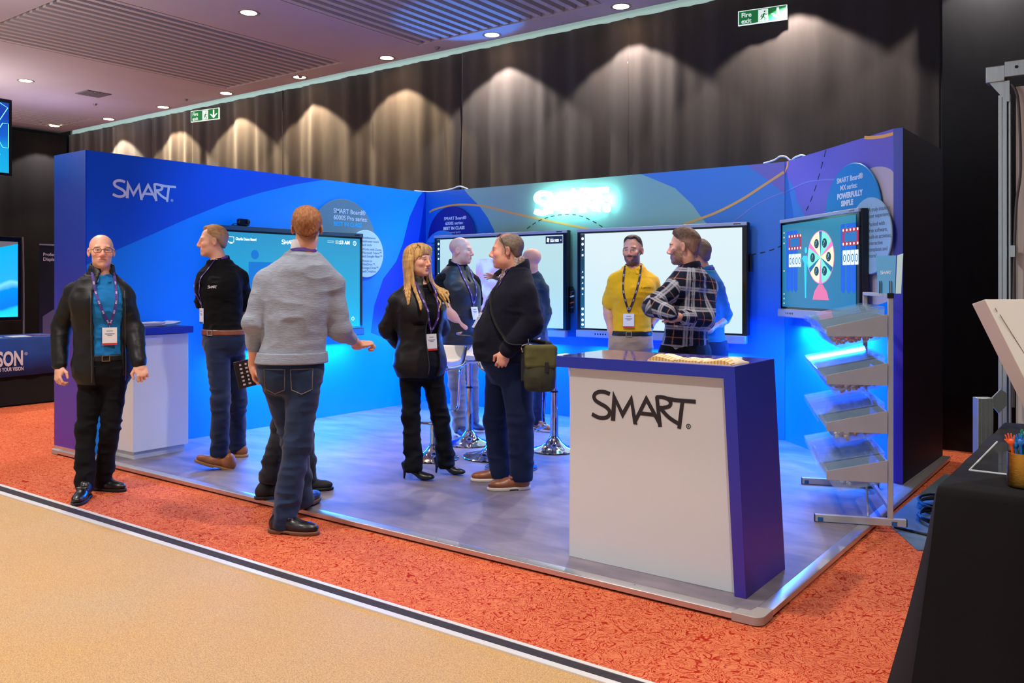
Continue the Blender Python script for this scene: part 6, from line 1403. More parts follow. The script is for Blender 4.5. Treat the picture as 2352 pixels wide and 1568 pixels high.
paper_stack(-6.74, 4.09, 1.092, .17, .21, 4, 1.62, [PAP, PAP, PAPB], 'fanned brochures with lifted blue-edged corners on the small counter', .022)
# gingham snack wraps on the counter
def mat_gingham():
    m = mat('gingham_paper', (250, 228, 190), .7); N, L, p = nodes_of(m); tc = N.new('ShaderNodeTexCoord'); sp = N.new('ShaderNodeSeparateXYZ'); L.new(tc.outputs['Object'], sp.inputs['Vector']); outs = []
    for ax in (0, 1):
        a = N.new('ShaderNodeMath'); a.operation = 'MULTIPLY'; a.inputs[1].default_value = 62; L.new(sp.outputs[ax], a.inputs[0]); f = N.new('ShaderNodeMath'); f.operation = 'FRACT'; L.new(a.outputs[0], f.inputs[0])
        g = N.new('ShaderNodeMath'); g.operation = 'GREATER_THAN'; g.inputs[1].default_value = .5; L.new(f.outputs[0], g.inputs[0]); outs.append(g.outputs[0])
    s_ = N.new('ShaderNodeMath'); s_.operation = 'ADD'; L.new(outs[0], s_.inputs[0]); L.new(outs[1], s_.inputs[1]); h = N.new('ShaderNodeMath'); h.operation = 'MULTIPLY'; h.inputs[1].default_value = .5; L.new(s_.outputs[0], h.inputs[0])
    x = N.new('ShaderNodeMix'); x.data_type = 'RGBA'; x.inputs[6].default_value = lin((252, 236, 206)); x.inputs[7].default_value = lin((218, 160, 36)); L.new(h.outputs[0], x.inputs[0]); L.new(x.outputs[2], p.inputs['Base Color']); return m
GING = mat_gingham(); CREAMP = mat('cream_paper', (250, 230, 200), .7)
for i, (x, y, w_, rz, hh) in enumerate([(-1.895, 3.825, .135, .05, .016), (-1.752, 3.830, .130, -.02, .012), (-1.606, 3.825, .155, -.04, .015)]):
    t = thing('paper_bag', ['leftmost of three cream and yellow gingham paper bags on the front counter', 'middle one of three cream and yellow gingham paper bags on the front counter', 'rightmost of three cream and yellow gingham paper bags on the front counter'][i], 'paper bag', (x, y, zt+PF+.0015), rz, 'gingham paper bags')
    n = 13; vs = []; fs = []; d = .20
    for j in range(n):
        for k in range(n):
            a, b = k/(n-1), j/(n-1); px, py = (a-.5)*w_, (b-.5)*d; h_ = hh*(1-(2*a-1)**4)*(1-(2*b-1)**4)*(1+.5*math.sin(a*5+i*2)+.3*math.cos(b*7+i)); vs.append((px, py, .003+max(0, h_)))
    for j in range(n-1):
        for k in range(n-1): q_ = j*n+k; fs.append((q_, q_+1, q_+n+1, q_+n))
    m0 = len(vs); vs += [(v[0], v[1], 0) for v in vs]; ring = [k for k in range(n)]+[j*n+n-1 for j in range(1, n)]+[(n-1)*n+k for k in range(n-2, -1, -1)]+[j*n for j in range(n-2, 0, -1)]
    for a, b in zip(ring, ring[1:]+ring[:1]): fs.append((a, m0+a, m0+b, b))
    mb = MB(); mb.add(vs, fs); mb.build('bag_body', CREAMP, t, smooth=True, ang=60)
    mb = MB(); nn = 10
    top = [(-w_/2*.96+w_*.96*k/nn, -.094, .006+hh*.9*(1-(2*k/nn-1)**4)*(1+.5*math.sin(k/nn*5+i*2))) for k in range(nn+1)]; vs = [(a, b-.006, .0015) for a, b, c in top]+[(a, b-.005, c*.8+.002) for a, b, c in top]+[(a, b+.045, c+.006) for a, b, c in top]; fs = [(r_*(nn+1)+k, r_*(nn+1)+k+1, (r_+1)*(nn+1)+k+1, (r_+1)*(nn+1)+k) for r_ in range(2) for k in range(nn)]
    mb.add(vs, fs); mb.build('gingham_edge', GING, t, smooth=True)

# ------------------------------------------------------------------ bar table and stools
CHR = mat('polished_chrome', (214, 214, 220), .07, 1); WLEA = mat('white_stool_leather', (232, 224, 216), .42, bump=.05); GLS = mat('black_glass_top', (18, 34, 40), .06, coat=.6, spec=.7)
BASE = [(0, .0), (.195, .0), (.203, .006), (.200, .012), (.170, .022), (.110, .040), (.070, .070), (.045, .105), (.034, .130), (.0335, .30), (0, .30)]
t = thing('bar_table', 'round dark glass bar table on a chrome column among the stools', 'table', (-4.31, 5.50, PF))
mb = MB(); mb.lathe([(0, 0), (.225, 0), (.235, .008), (.23, .014), (.17, .026), (.09, .045), (.05, .08), (.04, .12), (0, .12)], (0, 0, 0), 40); mb.build('base', CHR, t, smooth=True)
mb = MB(); mb.cyl((0, 0, .10), (0, 0, .99), .034, 24); mb.build('column', CHR, t, smooth=True)
mb = MB(); mb.lathe([(0, .99), (.12, .99), (.12, .998), (0, .998)], (0, 0, 0), 24); mb.build('top_plate', CHR, t, smooth=True)
mb = MB(); mb.lathe([(0, .998), (.285, .998), (.290, 1.004), (.285, 1.010), (0, 1.010)], (0, 0, 0), 64); mb.build('table_top', GLS, t, smooth=True)
def make_stool(label, loc, rz):
    t = thing('bar_stool', label, 'bar stool', loc, rz, None)
    mb = MB(); mb.lathe(BASE, (0, 0, 0), 40); mb.build('base', CHR, t, smooth=True)
    mb = MB(); mb.cyl((0, 0, .28), (0, 0, .52), .030, 20); mb.build('outer_column', CHR, t, smooth=True)
    mb = MB(); mb.lathe([(.034, -.008), (.036, 0), (.034, .008)], (0, 0, .50), 20); mb.build('collar_ring', mat('black_plastic', (20, 20, 24), .4), t, smooth=True)
    mb = MB(); mb.cyl((0, 0, .50), (0, 0, .72), .022, 20); mb.build('gas_lift', CHR, t, smooth=True)
    # footrest loop: hangs from the seat sides, comes forward
    mb = MB(); pts = cubic([(-.155, .02, .735), (-.165, -.13, .735), (-.165, -.185, .70), (-.155, -.20, .60), (-.140, -.205, .38), (-.13, -.225, .335), (-.09, -.24, .325), (.09, -.24, .325), (.13, -.225, .335), (.140, -.205, .38), (.155, -.20, .60), (.165, -.185, .70), (.165, -.13, .735), (.155, .02, .735)], 5); mb.tube(pts, .0115, 10); mb.build('footrest_loop', CHR, t, smooth=True)
    mb = MB(); mb.box((0, 0, .725), (.20, .20, .012)); mb.build('seat_plate', mat('black_plastic', (20, 20, 24), .4), t)
    prof = [(-.200, .752), (-.195, .792), (-.17, .802), (-.05, .790), (.06, .792), (.12, .815), (.165, .872), (.195, .900), (.215, .892), (.205, .860), (.175, .800), (.14, .758), (.08, .742), (-.15, .738)]
    C_ = cubic([(a, b, 0) for a, b in prof]+[(prof[0][0], prof[0][1], 0)], 4)[:-1]
    mb = MB(); mb.prism([(q_[0], q_[1]) for q_ in C_], (-.190, 0, 0), (0, 1, 0), (0, 0, 1), (.38, 0, 0)); o = mb.build('seat', WLEA, t, bevel=.012)
    mb = MB()
    for x in (-.198, .198): mb.tube(cubic([(x, -.19, .76), (x, -.10, .748), (x, .08, .750), (x, .15, .775), (x, .19, .85), (x, .212, .885)], 5), .0085, 8)
    mb.build('side_rail', CHR, t, smooth=True)
    return t
S_ = [((-4.635, 5.168), .3, 'white and chrome bar stool standing right behind the blonde person'), ((-4.814, 5.831), -.3, 'white and chrome bar stool in front of the person in the waistcoat'), ((-4.050, 6.030), 2.5, 'white and chrome bar stool beside the front counter, clear of the people'), ((-3.925, 5.255), 1.7, 'white and chrome bar stool hidden behind the legs of the person with the green bag')]
for (x, y), rz, lab in S_: make_stool(lab, (x, y, PF), rz)

# ------------------------------------------------------------------ brochure / sweet rack
UX = Vector((-.926, -.379, 0)).normalized(); VX = Vector((-.379, .926, 0)).normalized(); VX = (VX*-1 if VX.y < 0 else VX)
rk = thing('display_rack', 'silver metal display rack with four sloping shelves at the right end of the stand', 'rack', (-1.218, 5.315, PF)); RM = mat('rack_silver', (176, 176, 178), .42, .25, noise=.06, nscale=6, bump=.05)
M3 = Matrix((UX, VX, Vector((0, 0, 1)))).transposed(); WD = .985
def rk_(a, b, c): return UX*a+VX*b+Vector((0, 0, c))
for b in (0, WD):
    mb = MB(); mb.box(rk_(0, b, .69), (.030, .025, 1.31), R=M3); mb.build('upright', RM, rk, bevel=.003)
    mb = MB(); mb.box(rk_(.165, b, .024), (.50, .028, .042), R=M3); f_ = mb.build('foot_bar', RM, rk, bevel=.002)
    for a in (-.087, .417): 
        mb = MB(); mb.box(rk_(a, b, .024), (.005, .029, .043), R=M3); mb.build('end_cap', mat('black_plastic', (20, 20, 24), .4), f_)
    for a in (-.02, .385):
        mb = MB(); mb.box(rk_(a, b-.0148, .018), (.03, .001, .024), R=M3); mb.build('blue_tape', mat('blue_tape', (20, 90, 150), .5), f_)
mb = MB(); mb.box(rk_(0, WD/2, 1.340), (.030, WD+.02, .022), R=M3); mb.build('top_rail', RM, rk, bevel=.002)
mb = MB(); mb.box(rk_(0, -.001, 1.340), (.034, .028, .030), R=M3); mb.build('rail_cap', mat('black_plastic', (20, 20, 24), .4), rk)
mb = MB(); mb.cyl(rk_(.12, .0, .045), rk_(.01, WD, .40), .006, 8); mb.build('cross_wire', RM, rk, smooth=True)
mb = MB(); mb.box(rk_(.0, WD/2, .10), (.02, WD, .025), R=M3); mb.build('lower_rail', RM, rk)
ACR = mat('clear_acrylic', (190, 226, 246), .06, spec=.9, coat=.5, alpha=.22)
zs_ = [1.100, .817, .539, .253]
TINT = [((190, 46, 30), (226, 120, 60)), ((168, 70, 76), (232, 200, 190)), ((214, 140, 70), (240, 226, 196)), ((196, 206, 214), (230, 236, 240))]
for k, zb in enumerate(zs_):
    for b in (-.018, WD+.018):
        mb = MB(); mb.prism([(.018, 0), (.018, .132), (.352, .052), (.352, 0)], rk_(0, b, zb), UX, (0, 0, 1), VX*.004); mb.build('shelf_side', RM, rk, bevel=.001)
    mb = MB(); mb.box(rk_(.02, WD/2, zb+.10), (.012, WD, .05), R=M3); mb.build('shelf_rail', RM, rk)
    mb = MB(); mb.box(rk_(.335, WD/2, zb+.015), (.010, WD, .02), R=M3); mb.build('shelf_rail', RM, rk)
    for j in range(4):
        b0 = .010+(WD-.02)/4*j; b1 = b0+(WD-.02)/4-.010
        lab = ['topmost', 'second', 'third', 'bottom'][k]+' shelf, '+['nearest', 'second nearest', 'third nearest', 'farthest'][j]
        t = thing('sweet_bin', 'clear bin on the rack, '+lab+' of its row', 'bin', rk.location+rk_(0, b0, zb), 0, 'clear bins on the rack')
        # hollow walls: cross-section outline (a,z) swept across, plus two end cheeks
        prof = [(.395, .085), (.300, -.062), (.270, -.070), (.055, -.012), (.030, .165)]; th_ = .003; mb = MB()
        for (a0, z0), (a1, z1) in zip(prof[:-1], prof[1:]):
            d = Vector((a1-a0, z1-z0)).normalized(); nn = Vector((-d.y, d.x))*th_
            mb.prism([(a0, z0), (a1, z1), (a1+nn.x, z1+nn.y), (a0+nn.x, z0+nn.y)], (0, 0, 0), UX, (0, 0, 1), VX*(b1-b0))
        for bb in (0, b1-b0-th_): mb.prism(prof, VX*bb, UX, (0, 0, 1), VX*th_)
        mb.build('bin_body', ACR, t)
        mb = MB(); mb.prism([(.400, .088), (.028, .172), (.028, .176), (.402, .092)], (0, 0, 0), UX, (0, 0, 1), VX*(b1-b0)); mb.prism([(.400, .088), (.404, .088), (.398, .052), (.394, .052)], (0, 0, 0), UX, (0, 0, 1), VX*(b1-b0)); mb.build('lid', ACR, t)
        if k < 3 or j == 0:
            rs = np.random.RandomState(k*7+j); mb = MB(); cA, cB = TINT[k]; n_ = 85 if k < 3 else 14
            for q_ in range(n_):
                a = rs.uniform(.065, .285); lo = -.010-(a-.055)*.26 if a < .27 else -.055; zz = lo+.010+rs.uniform(0, .045 if k < 3 else .02); bb = rs.uniform(.014, b1-b0-.016); r_ = rs.uniform(.010, .015)
                mb.lathe([(0, -r_), (r_*.8, -r_*.6), (r_, 0), (r_*.8, r_*.6), (0, r_)], rk_(a, bb, zz), 6, int(rs.rand() > .6), tuple(rs.randn(3)))
            o_ = mb.build('sweets', [mat('sweet_%d' % k, cA, .35), mat('sweet_b%d' % k, cB, .35)], t, smooth=True); o_['kind'] = 'stuff'
t = thing('card_holder', 'clear card holder with pale blue card standing on top of the display rack', 'sign', rk.location+rk_(0, .10, 1.351))
FU = Vector((-.35, -.94, 0)).normalized()
mb = MB(); Uc = Vector((.938, -.347, 0)); Un = Vector((-.347, -.938, 0)); mb.prism([(-.055, 0), (.055, 0), (.062, .225), (-.070, .225)], VX*.02, Uc, Vector((0, 0, 1)), Un*.003); mb.build('card', mat('card_pale_blue', (96, 170, 214), .45), t)
mb = MB(); mb.prism([(.060, 0), (.095, 0), (.108, .235), (.070, .225)], VX*.02+Un*.0035, Uc, Vector((0, 0, 1)), Un*.0008); mb.build('card_stripe', mat('card_mint', (200, 232, 226), .45), t)
mb = MB(); logo_geo(mb, VX*.02+Un*.0035-Uc*.040+Vector((0, 0, .125)), Uc, Vector((0, 0, 1)), .075, .0008, reg=False); mb.build('wordmark', mat('vinyl_white', (232, 232, 238), .5), t)
mb = MB(); [mb.tube([VX*.02+Un*.012+Uc*(b_*.55-.04)+Vector((0, 0, c_)) for b_, c_ in ((.0+o_, .0), (.0+o_, .075), (.02+o_, .075), (.02+o_, 0))], .0022, 6) for o_ in (.0, .12)]; mb.box((0, 0, 0), (.001, .001, .001)) if False else None; mb.build('wire_clips', CHR, t, smooth=True)

# ------------------------------------------------------------------ neighbouring table at the right
TCL = mat('black_table_cloth', (20, 19, 21), .9, noise=.08, nscale=4, bump=.15, bscale=300, sheen=.02, spec=.15)
t = thing('table', 'trestle table under a black floor-length cloth at the right edge', 'table', (0, 0, 0))
mb = MB(); TX0, TX1, TY0, TY1, TZ = -.590, .35, 3.27, 4.96, .75
ring = []; rr = .03
def tab_ring(z, out, seedk):
    pts = []; n1 = 60; P = [(TX0, TY1), (TX0, TY0), (TX1, TY0), (TX1, TY1)]; r_ = []
    for e_ in range(4):
        a = Vector(P[e_]); b = Vector(P[(e_+1) % 4]); d = (b-a).normalized(); nn = Vector((d.y, -d.x)); nn = -nn if nn.dot((a+b)/2-Vector(((TX0+TX1)/2, (TY0+TY1)/2))) < 0 else nn
        for i in range(n1):
            s_ = i/n1; fold = math.sin(s_*(b-a).length*13+e_+seedk)*.6+math.sin(s_*(b-a).length*29+e_*2)*.3; corner = math.exp(-min(s_, 1-s_)*(b-a).length/.10)
            p = a+(b-a)*s_+nn*out*(1+.35*fold*(1-corner)); cdir = (a-Vector(((TX0+TX1)/2, (TY0+TY1)/2))) if s_ < .5 else (b-Vector(((TX0+TX1)/2, (TY0+TY1)/2))); cd = Vector((math.copysign(1, cdir.x), math.copysign(1, cdir.y))); p += cd*out*corner*.55
            pts.append((p.x, p.y, z))
    return pts
rings = [tab_ring(TZ, .0, 0), tab_ring(TZ-.006, .006, 0), tab_ring(TZ-.03, .012, 0), tab_ring(.55, .032, 0), tab_ring(.30, .070, 0), tab_ring(.012, .120, 0)]; nR = len(rings[0]); vs = sum(rings, []); fs = [(r_*nR+i, r_*nR+(i+1) % nR, (r_+1)*nR+(i+1) % nR, (r_+1)*nR+i) for r_ in range(5) for i in range(nR)]
vs.append(((TX0+TX1)/2, (TY0+TY1)/2, TZ)); fs += [(i, (i+1) % nR, len(vs)-1) for i in range(nR)]
mb.add(vs, fs); mb.build('table_cloth', TCL, t, smooth=True, ang=50)
mb = MB(); mb.b2((TX0+.02, TY0+.02, TZ-.035), (TX1-.02, TY1-.02, TZ-.008)); mb.build('table_top', mat('table_board', (120, 110, 100), .6), t)
for x in (TX0+.12, TX1-.12):
    for y in (TY0+.2, TY1-.2):
        mb = MB(); mb.cyl((x, y, 0), (x, y, TZ-.03), .015, 10); mb.build('leg', mat('dark_steel', (36, 34, 38), .5, .6), t, smooth=True)
BR = mat('brushed_brass', (196, 150, 66), .26, 1, bump=.25, bscale=60, stretch=(.3, .3, 12))
t = thing('pen_pot', 'brushed gold metal cup full of pens on the black table', 'pen pot', (-.352, 3.420, TZ+.001))
mb = MB(); mb.lathe([(0, 0), (.044, 0), (.050, .004), (.052, .012), (.052, .118), (.050, .119), (.049, .116), (.049, .012), (0, .008)], (0, 0, 0), 48); mb.build('cup', BR, t, smooth=True)
PENC = [((28, 120, 196), -.026, .012, -.10), ((20, 110, 200), -.012, -.010, -.02), ((232, 92, 20), .012, -.006, .05), ((236, 104, 24), .026, .010, .16), ((14, 96, 74), .036, -.012, .24), ((16, 120, 90), .000, .022, -.05), ((30, 96, 190), .004, .004, .02), ((226, 84, 30), -.030, -.014, -.18)]
names_ = ['light blue', 'mid blue', 'orange', 'bright orange', 'dark green', 'green', 'blue', 'red orange']
for i, (c, x, y, ln) in enumerate(PENC):
    base = t.location+Vector((x*.6, y*.6, .012)); ax = Vector((ln*.8, y*.8, 1)).normalized(); R_ = Vector((0, 0, 1)).rotation_difference(ax).to_matrix().to_4x4(); m_ = mat('pen_rubber_%d' % i, c, .45)
    pn = thing('pen', names_[i]+' novelty pen topped with a little rubber hand in the gold cup', 'pen', base, 0, 'hand-topped pens')
    s_ = SDF(); axn = np.array(ax); f0 = axn*.115; L_ = .118+.012*(i % 3)
    top = axn*L_; s_.cone(axn*.0, top, .0042, .0050, .003); s_.ell(top+axn*.010, (.0105, .0075, .012), None, .004)
    sd = np.array(Matrix.Rotation(.6*i-1, 3, 'Z') @ Vector((1, 0, 0)))
    for q_, (o_, l_) in enumerate([(-.009, .016), (-.003, .021), (.003, .021), (.009, .015)]): s_.cone(top+axn*.016+sd*o_, top+axn*(.018+l_)+sd*o_*1.5, .0030, .0026, .0012)
    s_.cone(top+axn*.006+sd*.008, top+axn*.018+sd*.017, .0030, .0026, .002)
    mesh_np('pen_body', [poly_sdf(s_, .0014, pad=.006)], m_, pn)
t = thing('acrylic_sheet', 'clear acrylic sign base lying flat on the black table', 'acrylic sheet', (-.36, 3.90, TZ+.001)); mb = MB(); mb.prism([(-.185, -.31), (.18, -.31), (.18, .40), (-.185, .40)], (0, 0, 0), (1, 0, 0), (0, 1, 0), (0, 0, .006)); mb.build('sheet', mat('clear_acrylic_sheet', (220, 226, 230), .05, trans=.95, alpha=.16), t)
mb = MB(); mb.tube([(-.185, .40, .003), (-.185, -.31, .003), (.18, -.31, .003)], .0038, 6); mb.build('polished_edge', mat('edge_glow', (216, 222, 226), .2), t)
# leaning white display panel on the table
t = thing('display_board', 'large white tilted display board standing on the black table at the right edge', 'display board', (0, 0, 0)); c_, s_ = math.cos(YAW), math.sin(YAW); Rr = Vector((c_, s_, 0)); Ff = Vector((-s_, c_, 0)); PZ = lambda X, Z, z: Rr*X+Ff*Z+Vector((0, 0, z))
slope = .0; fr = [PZ(1.653, 3.0, 1.395), PZ(2.10, 3.0, 1.395), PZ(2.10, 2.93, .765), PZ(1.93, 2.93, .765)]; back = [p+Ff*.085+Vector((0, 0, -.018)) for p in fr]
mb = MB(); mb.add(fr+back, [(0, 1, 2, 3), (7, 6, 5, 4), (0, 4, 5, 1), (1, 5, 6, 2), (2, 6, 7, 3), (3, 7, 4, 0)]); mb.build('board', mat('display_board_white', (218, 216, 210), .5), t, bevel=.002)
mb = MB(); mb.tube([PZ(1.70, 2.990, 1.342), PZ(1.78, 2.979, 1.205)], .0012, 4); mb.tube([PZ(1.685, 2.993, 1.365), PZ(1.692, 2.992, 1.352)], .0012, 4); mb.build('seam', mat('seam_grey', (120, 112, 108), .6), t)
# aluminium frame stand behind it
t = thing('frame_stand', 'tall aluminium frame stand with white fabric panel at the far right', 'frame', (0, 0, 0)); AL2 = mat('frame_aluminium', (172, 184, 188), .36, .8, noise=.08, nscale=12, stretch=(30, 30, .4))
FX, FY = -.645, 5.22
for dx, w_ in ((0, .018), (.021, .022), (.044, .010)):
    mb = MB(); mb.box((FX+dx, FY, 1.225), (w_, .035, 2.45)); mb.build('post_profile', AL2, t, bevel=.002)
mb = MB(); mb.box((FX-.02, FY, 2.56), (.09, .09, .085)); mb.build('corner_block', AL2, t, bevel=.004)
mb = MB(); mb.box((FX+.49, FY-.04, 2.575), (.93, .04, .080)); mb.build('top_beam', AL2, t, bevel=.003); mb = MB(); mb.cyl((FX+.08, FY-.065, 2.58), (FX+.08, FY-.055, 2.58), .008, 10); mb.build('bolt', mat('dark_steel', (36, 34, 38), .5, .6), t)
mb = MB(); mb.prism([(-.05, 0), (.03, -.11), (.045, -.11), (.045, .0)], (FX, FY-.03, 2.52), (1, 0, 0), (0, 0, 1), (0, .03, 0)); mb.build('brace', AL2, t)
mb = MB(); mb.box((FX+.51, FY+.02, 1.26), (.88, .02, 2.46)); mb.build('fabric_panel', mat('panel_fabric', (186, 180, 178), .8, noise=.04, nscale=3), t)
mb = MB(); mb.tube(cubic([(FX+.055, FY-.03, 2.50), (FX+.085, FY-.03, 2.40), (FX+.095, FY-.03, 2.05), (FX+.075, FY-.03, 1.85), (FX+.066, FY-.03, 1.5), (FX+.062, FY-.03, .8)], 6), .007, 8); mb.build('cable', mat('grey_cable', (70, 66, 66), .5), t, smooth=True)
for z_ in (1.62, 1.30):
    mb = MB(); mb.box((FX+.060, FY-.03, z_), (.022, .03, .06)); mb.build('cable_clip', AL2, t)
for X_ in (FX+.01, FX+.95):
    mb = MB(); mb.box((X_, FY, .01), (.10, .25, .02)); mb.build('foot_plate', AL2, t)
t = thing('aluminium_post', 'short upright grey aluminium post behind the black table', 'post', tuple(PZ(2.36, 4.30, 0)))
mb = MB(); mb.box((0, 0, .44), (.078, .05, .88), rz=YAW); mb.build('post', AL2, t, bevel=.003)
for dx in (-.022, .0, .022):
    mb = MB(); mb.box(Rr*dx-Ff*.0255+Vector((0, 0, .44)), (.004, .001, .86), rz=YAW); mb.build('groove', mat('groove_grey', (110, 112, 114), .5), t)
mb = MB(); mb.prism([(.03, .86), (.09, .92), (.12, .90), (.12, .84), (.08, .80)], (0, 0, 0), Rr, (0, 0, 1), Ff*.01); mb.build('bracket', AL2, t)
# floor clutter between stand and table
VIN = mat('blue_grey_vinyl', (96, 116, 124), .35, noise=.2, nscale=4)
t = thing('floor_sheet', 'blue grey vinyl sheet lying on the carpet between the rack and the black table', 'vinyl sheet', (0, 0, 0)); mb = MB(); mb.prism([(-1.30, 5.55), (-1.02, 5.05), (-.66, 5.35), (-.70, 6.9), (-1.26, 7.2)], (0, 0, .001), (1, 0, 0), (0, 1, 0), (0, 0, .004)); mb.build('sheet', VIN, t)
BC = mat('black_cable', (12, 12, 16), .45); rs = np.random.RandomState(3)
for i in range(3):
    cx_, cy_ = -1.02+rs.uniform(-.06, .10), 5.78+.30*i; R0 = rs.uniform(.10, .20); turns = rs.randint(2, 4); pts = []
    for k in range(turns*16): a = 2*PI*k/16; pts.append((cx_+R0*(1+.08*math.sin(k*.7))*math.cos(a), cy_+R0*1.2*(1+.08*math.cos(k*.5))*math.sin(a), .016+.010*k/16+.012*abs(math.sin(a*1.3+i))))
    t_ = MB(); t_.tube(pts, .009, 7); tag(t_.build('cable', BC, smooth=True), ['nearest', 'middle', 'farthest'][i]+' of three coiled black cables on the floor beside the rack', 'cable', 'coiled cables beside the rack')
mb = MB(); mb.tube(cubic([(-1.22, 5.42, .014), (-1.0, 5.35, .014), (-.82, 5.30, .014), (-.62, 5.34, .014)], 6), .009, 7); tag(mb.build('cable', BC, smooth=True), 'single black cable running along the floor towards the black table', 'cable')
def cloth_heap(name, c, r, h, m, label, seed):
    n = 44; vs = []; fs = []; P = []
    for j in range(n):
        for i in range(n): P.append((i/(n-1)*2-1, j/(n-1)*2-1, 0))
    P = np.array(P); rad = np.sqrt(P[:, 0]**2+P[:, 1]**2); ns = vnoise(P+seed, (2.4, 2.4, 2.4), seed); n2 = vnoise(P+seed, (6, 6, 6), seed+1); z = np.clip(1-rad**2, 0, 1)*(h*(.6+.5*ns)+.10*h*(1-2*np.abs(n2)))
    sc_ = 1/np.maximum(1, rad)*.999; edge = (rad > .98)
    X = c[0]+P[:, 0]*sc_*r[0]; Y = c[1]+P[:, 1]*sc_*r[1]; vs = [(X[i], Y[i], c[2]+max(.002, z[i])) for i in range(n*n)]; fs = [(j*n+i, j*n+i+1, (j+1)*n+i+1, (j+1)*n+i) for j in range(n-1) for i in range(n-1)]
    mb = MB(); mb.add(vs, fs); o = mb.build(name, m, smooth=True, ang=180); so = o.modifiers.new('thickness', 'SOLIDIFY'); so.thickness = .004; so.offset = -1; return tag(o, label, 'cloth')
cloth_heap('fabric_heap', (-.80, 7.2, .003), (.32, .75), .42, TCL, 'heap of crumpled black drape fabric on the floor behind the black table', 2)
cloth_heap('fabric_heap', (-.86, 6.25, .003), (.16, .42), .16, TCL, 'lower pile of black fabric on the floor beside the cables', 5)

# ------------------------------------------------------------------ neighbouring stand at the left
BLT = mat('royal_table_runner', (14, 66, 150), .75, noise=.12, nscale=5, bump=.3, bscale=14); BSK = mat('black_table_skirt', (12, 12, 16), .95)
t = thing('table', 'exhibition table with blue branded runner over black skirt at the left edge', 'table', (-11.15, 3.95, 0))
mb = MB(); mb.b2((-.375, -1.35, .01), (.375, 1.30, .79)); mb.build('black_skirt', BSK, t, bevel=.01)
mb = MB(); vs = []; fs = []; n = 90
for k in range(n+1):
    y = -1.36+2.67*k/n; w_ = .010*math.sin(y*9)+.006*math.sin(y*23+1)
    for x, z, f_ in ((-.39, .50, 1), (-.385, .805, 0), (.385, .805, 0), (.392, .78, .15), (.400, .60, .6), (.408+.01*math.sin(y*5), .362-.012*math.cos(y*1.7), 1)): vs.append((x+w_*f_, y, z))
fs = [(k*6+j, k*6+j+1, (k+1)*6+j+1, (k+1)*6+j) for k in range(n) for j in range(5)]; mb.add(vs, fs); o = mb.build('table_runner', BLT, t, smooth=True, ang=50); so = o.modifiers.new('thickness', 'SOLIDIFY'); so.thickness = .004; so.offset = 1
mb = MB(); u_, v_ = (0, 1, 0), (0, 0, 1); put_text(mb, 'EPSON', (.428, .745, .490), u_, v_, .235, .0006, 'RIGHT', bold=.008, sx=.60); put_text(mb, 'EXCEED YOUR VISION', (.432, .745, .425), u_, v_, .062, .0006, 'RIGHT', bold=.0012, sx=.62); put_text(mb, '\u00ae', (.430, .755, .60), u_, v_, .05, .0006); mb.build('lettering', mat('runner_print_white', (214, 214, 226), .6), t)
for i, (x, y, w_, d_, rz, c, lab) in enumerate([(.15, .45, .30, .21, .1, (196, 206, 226), 'pale leaflet flat on the blue runner at the very left'), (.16, .80, .30, .21, -.1, (206, 208, 222), 'pale leaflet on the blue runner below the monitor pole'), (.10, 1.07, .22, .16, .2, (120, 90, 150), 'violet leaflet at the right end of the blue runner')]):
    mb = MB(); mb.box((0, 0, 0), (w_, d_, .004)); o = mb.build('leaflet', mat('leaflet_%d' % i, c, .5)); o.location = (-11.15+x, 3.95+y, .8125); o.rotation_euler = (0, 0, rz); tag(o, lab, 'leaflet')
def mat_show(name, stops, axis, z0, z1, e_):
    m = mat(name, (10, 10, 10), .2); N, L, p = nodes_of(m); tc = N.new('ShaderNodeTexCoord'); sp = N.new('ShaderNodeSeparateXYZ'); L.new(tc.outputs['Object'], sp.inputs['Vector']); nz = N.new('ShaderNodeTexNoise'); nz.inputs['Scale'].default_value = 2.5; L.new(tc.outputs['Object'], nz.inputs['Vector'])
    r = N.new('ShaderNodeMapRange'); r.inputs['From Min'].default_value = z0; r.inputs['From Max'].default_value = z1; L.new(sp.outputs[axis], r.inputs['Value']); a = N.new('ShaderNodeMath'); a.operation = 'MULTIPLY_ADD'; a.inputs[1].default_value = .22; L.new(nz.outputs['Fac'], a.inputs[0]); L.new(r.outputs['Result'], a.inputs[2]); s2 = N.new('ShaderNodeMath'); s2.operation = 'SUBTRACT'; s2.inputs[1].default_value = .11; L.new(a.outputs[0], s2.inputs[0])
    c = N.new('ShaderNodeValToRGB'); L.new(s2.outputs[0], c.inputs['Fac']); E = c.color_ramp.elements; E[0].position = stops[0][0]; E[0].color = lin(stops[0][1]); E[1].position = stops[-1][0]; E[1].color = lin(stops[-1][1])
    for pz, cc_ in stops[1:-1]: k = E.new(pz); k.color = lin(cc_)
    L.new(c.outputs['Color'], p.inputs['Emission Color']); p.inputs['Emission Strength'].default_value = e_; return m
t = thing('monitor', 'large monitor with bright blue picture on a floor stand behind the branded table', 'monitor', (-11.68, 4.10, 0))
mb = MB(); mb.b2((-.05, -.95, .975), (.0, .99, 2.05)); mb.build('casing', BLKG, t, bevel=.006)
mb = MB(); mb.prism([(-.90, 1.025), (.945, 1.025), (.945, 1.985), (-.90, 1.985)], (.001, 0, 0), (0, 1, 0), (0, 0, 1), (.002, 0, 0)); mb.build('display', mat_show('show_blue', [(0, (40, 220, 240)), (.10, (30, 200, 236)), (.14, (10, 120, 226)), (.34, (0, 140, 236)), (.42, (120, 214, 240)), (.46, (40, 170, 240)), (1, (0, 170, 250))], 2, 1.025, 1.985, 1.0), t)
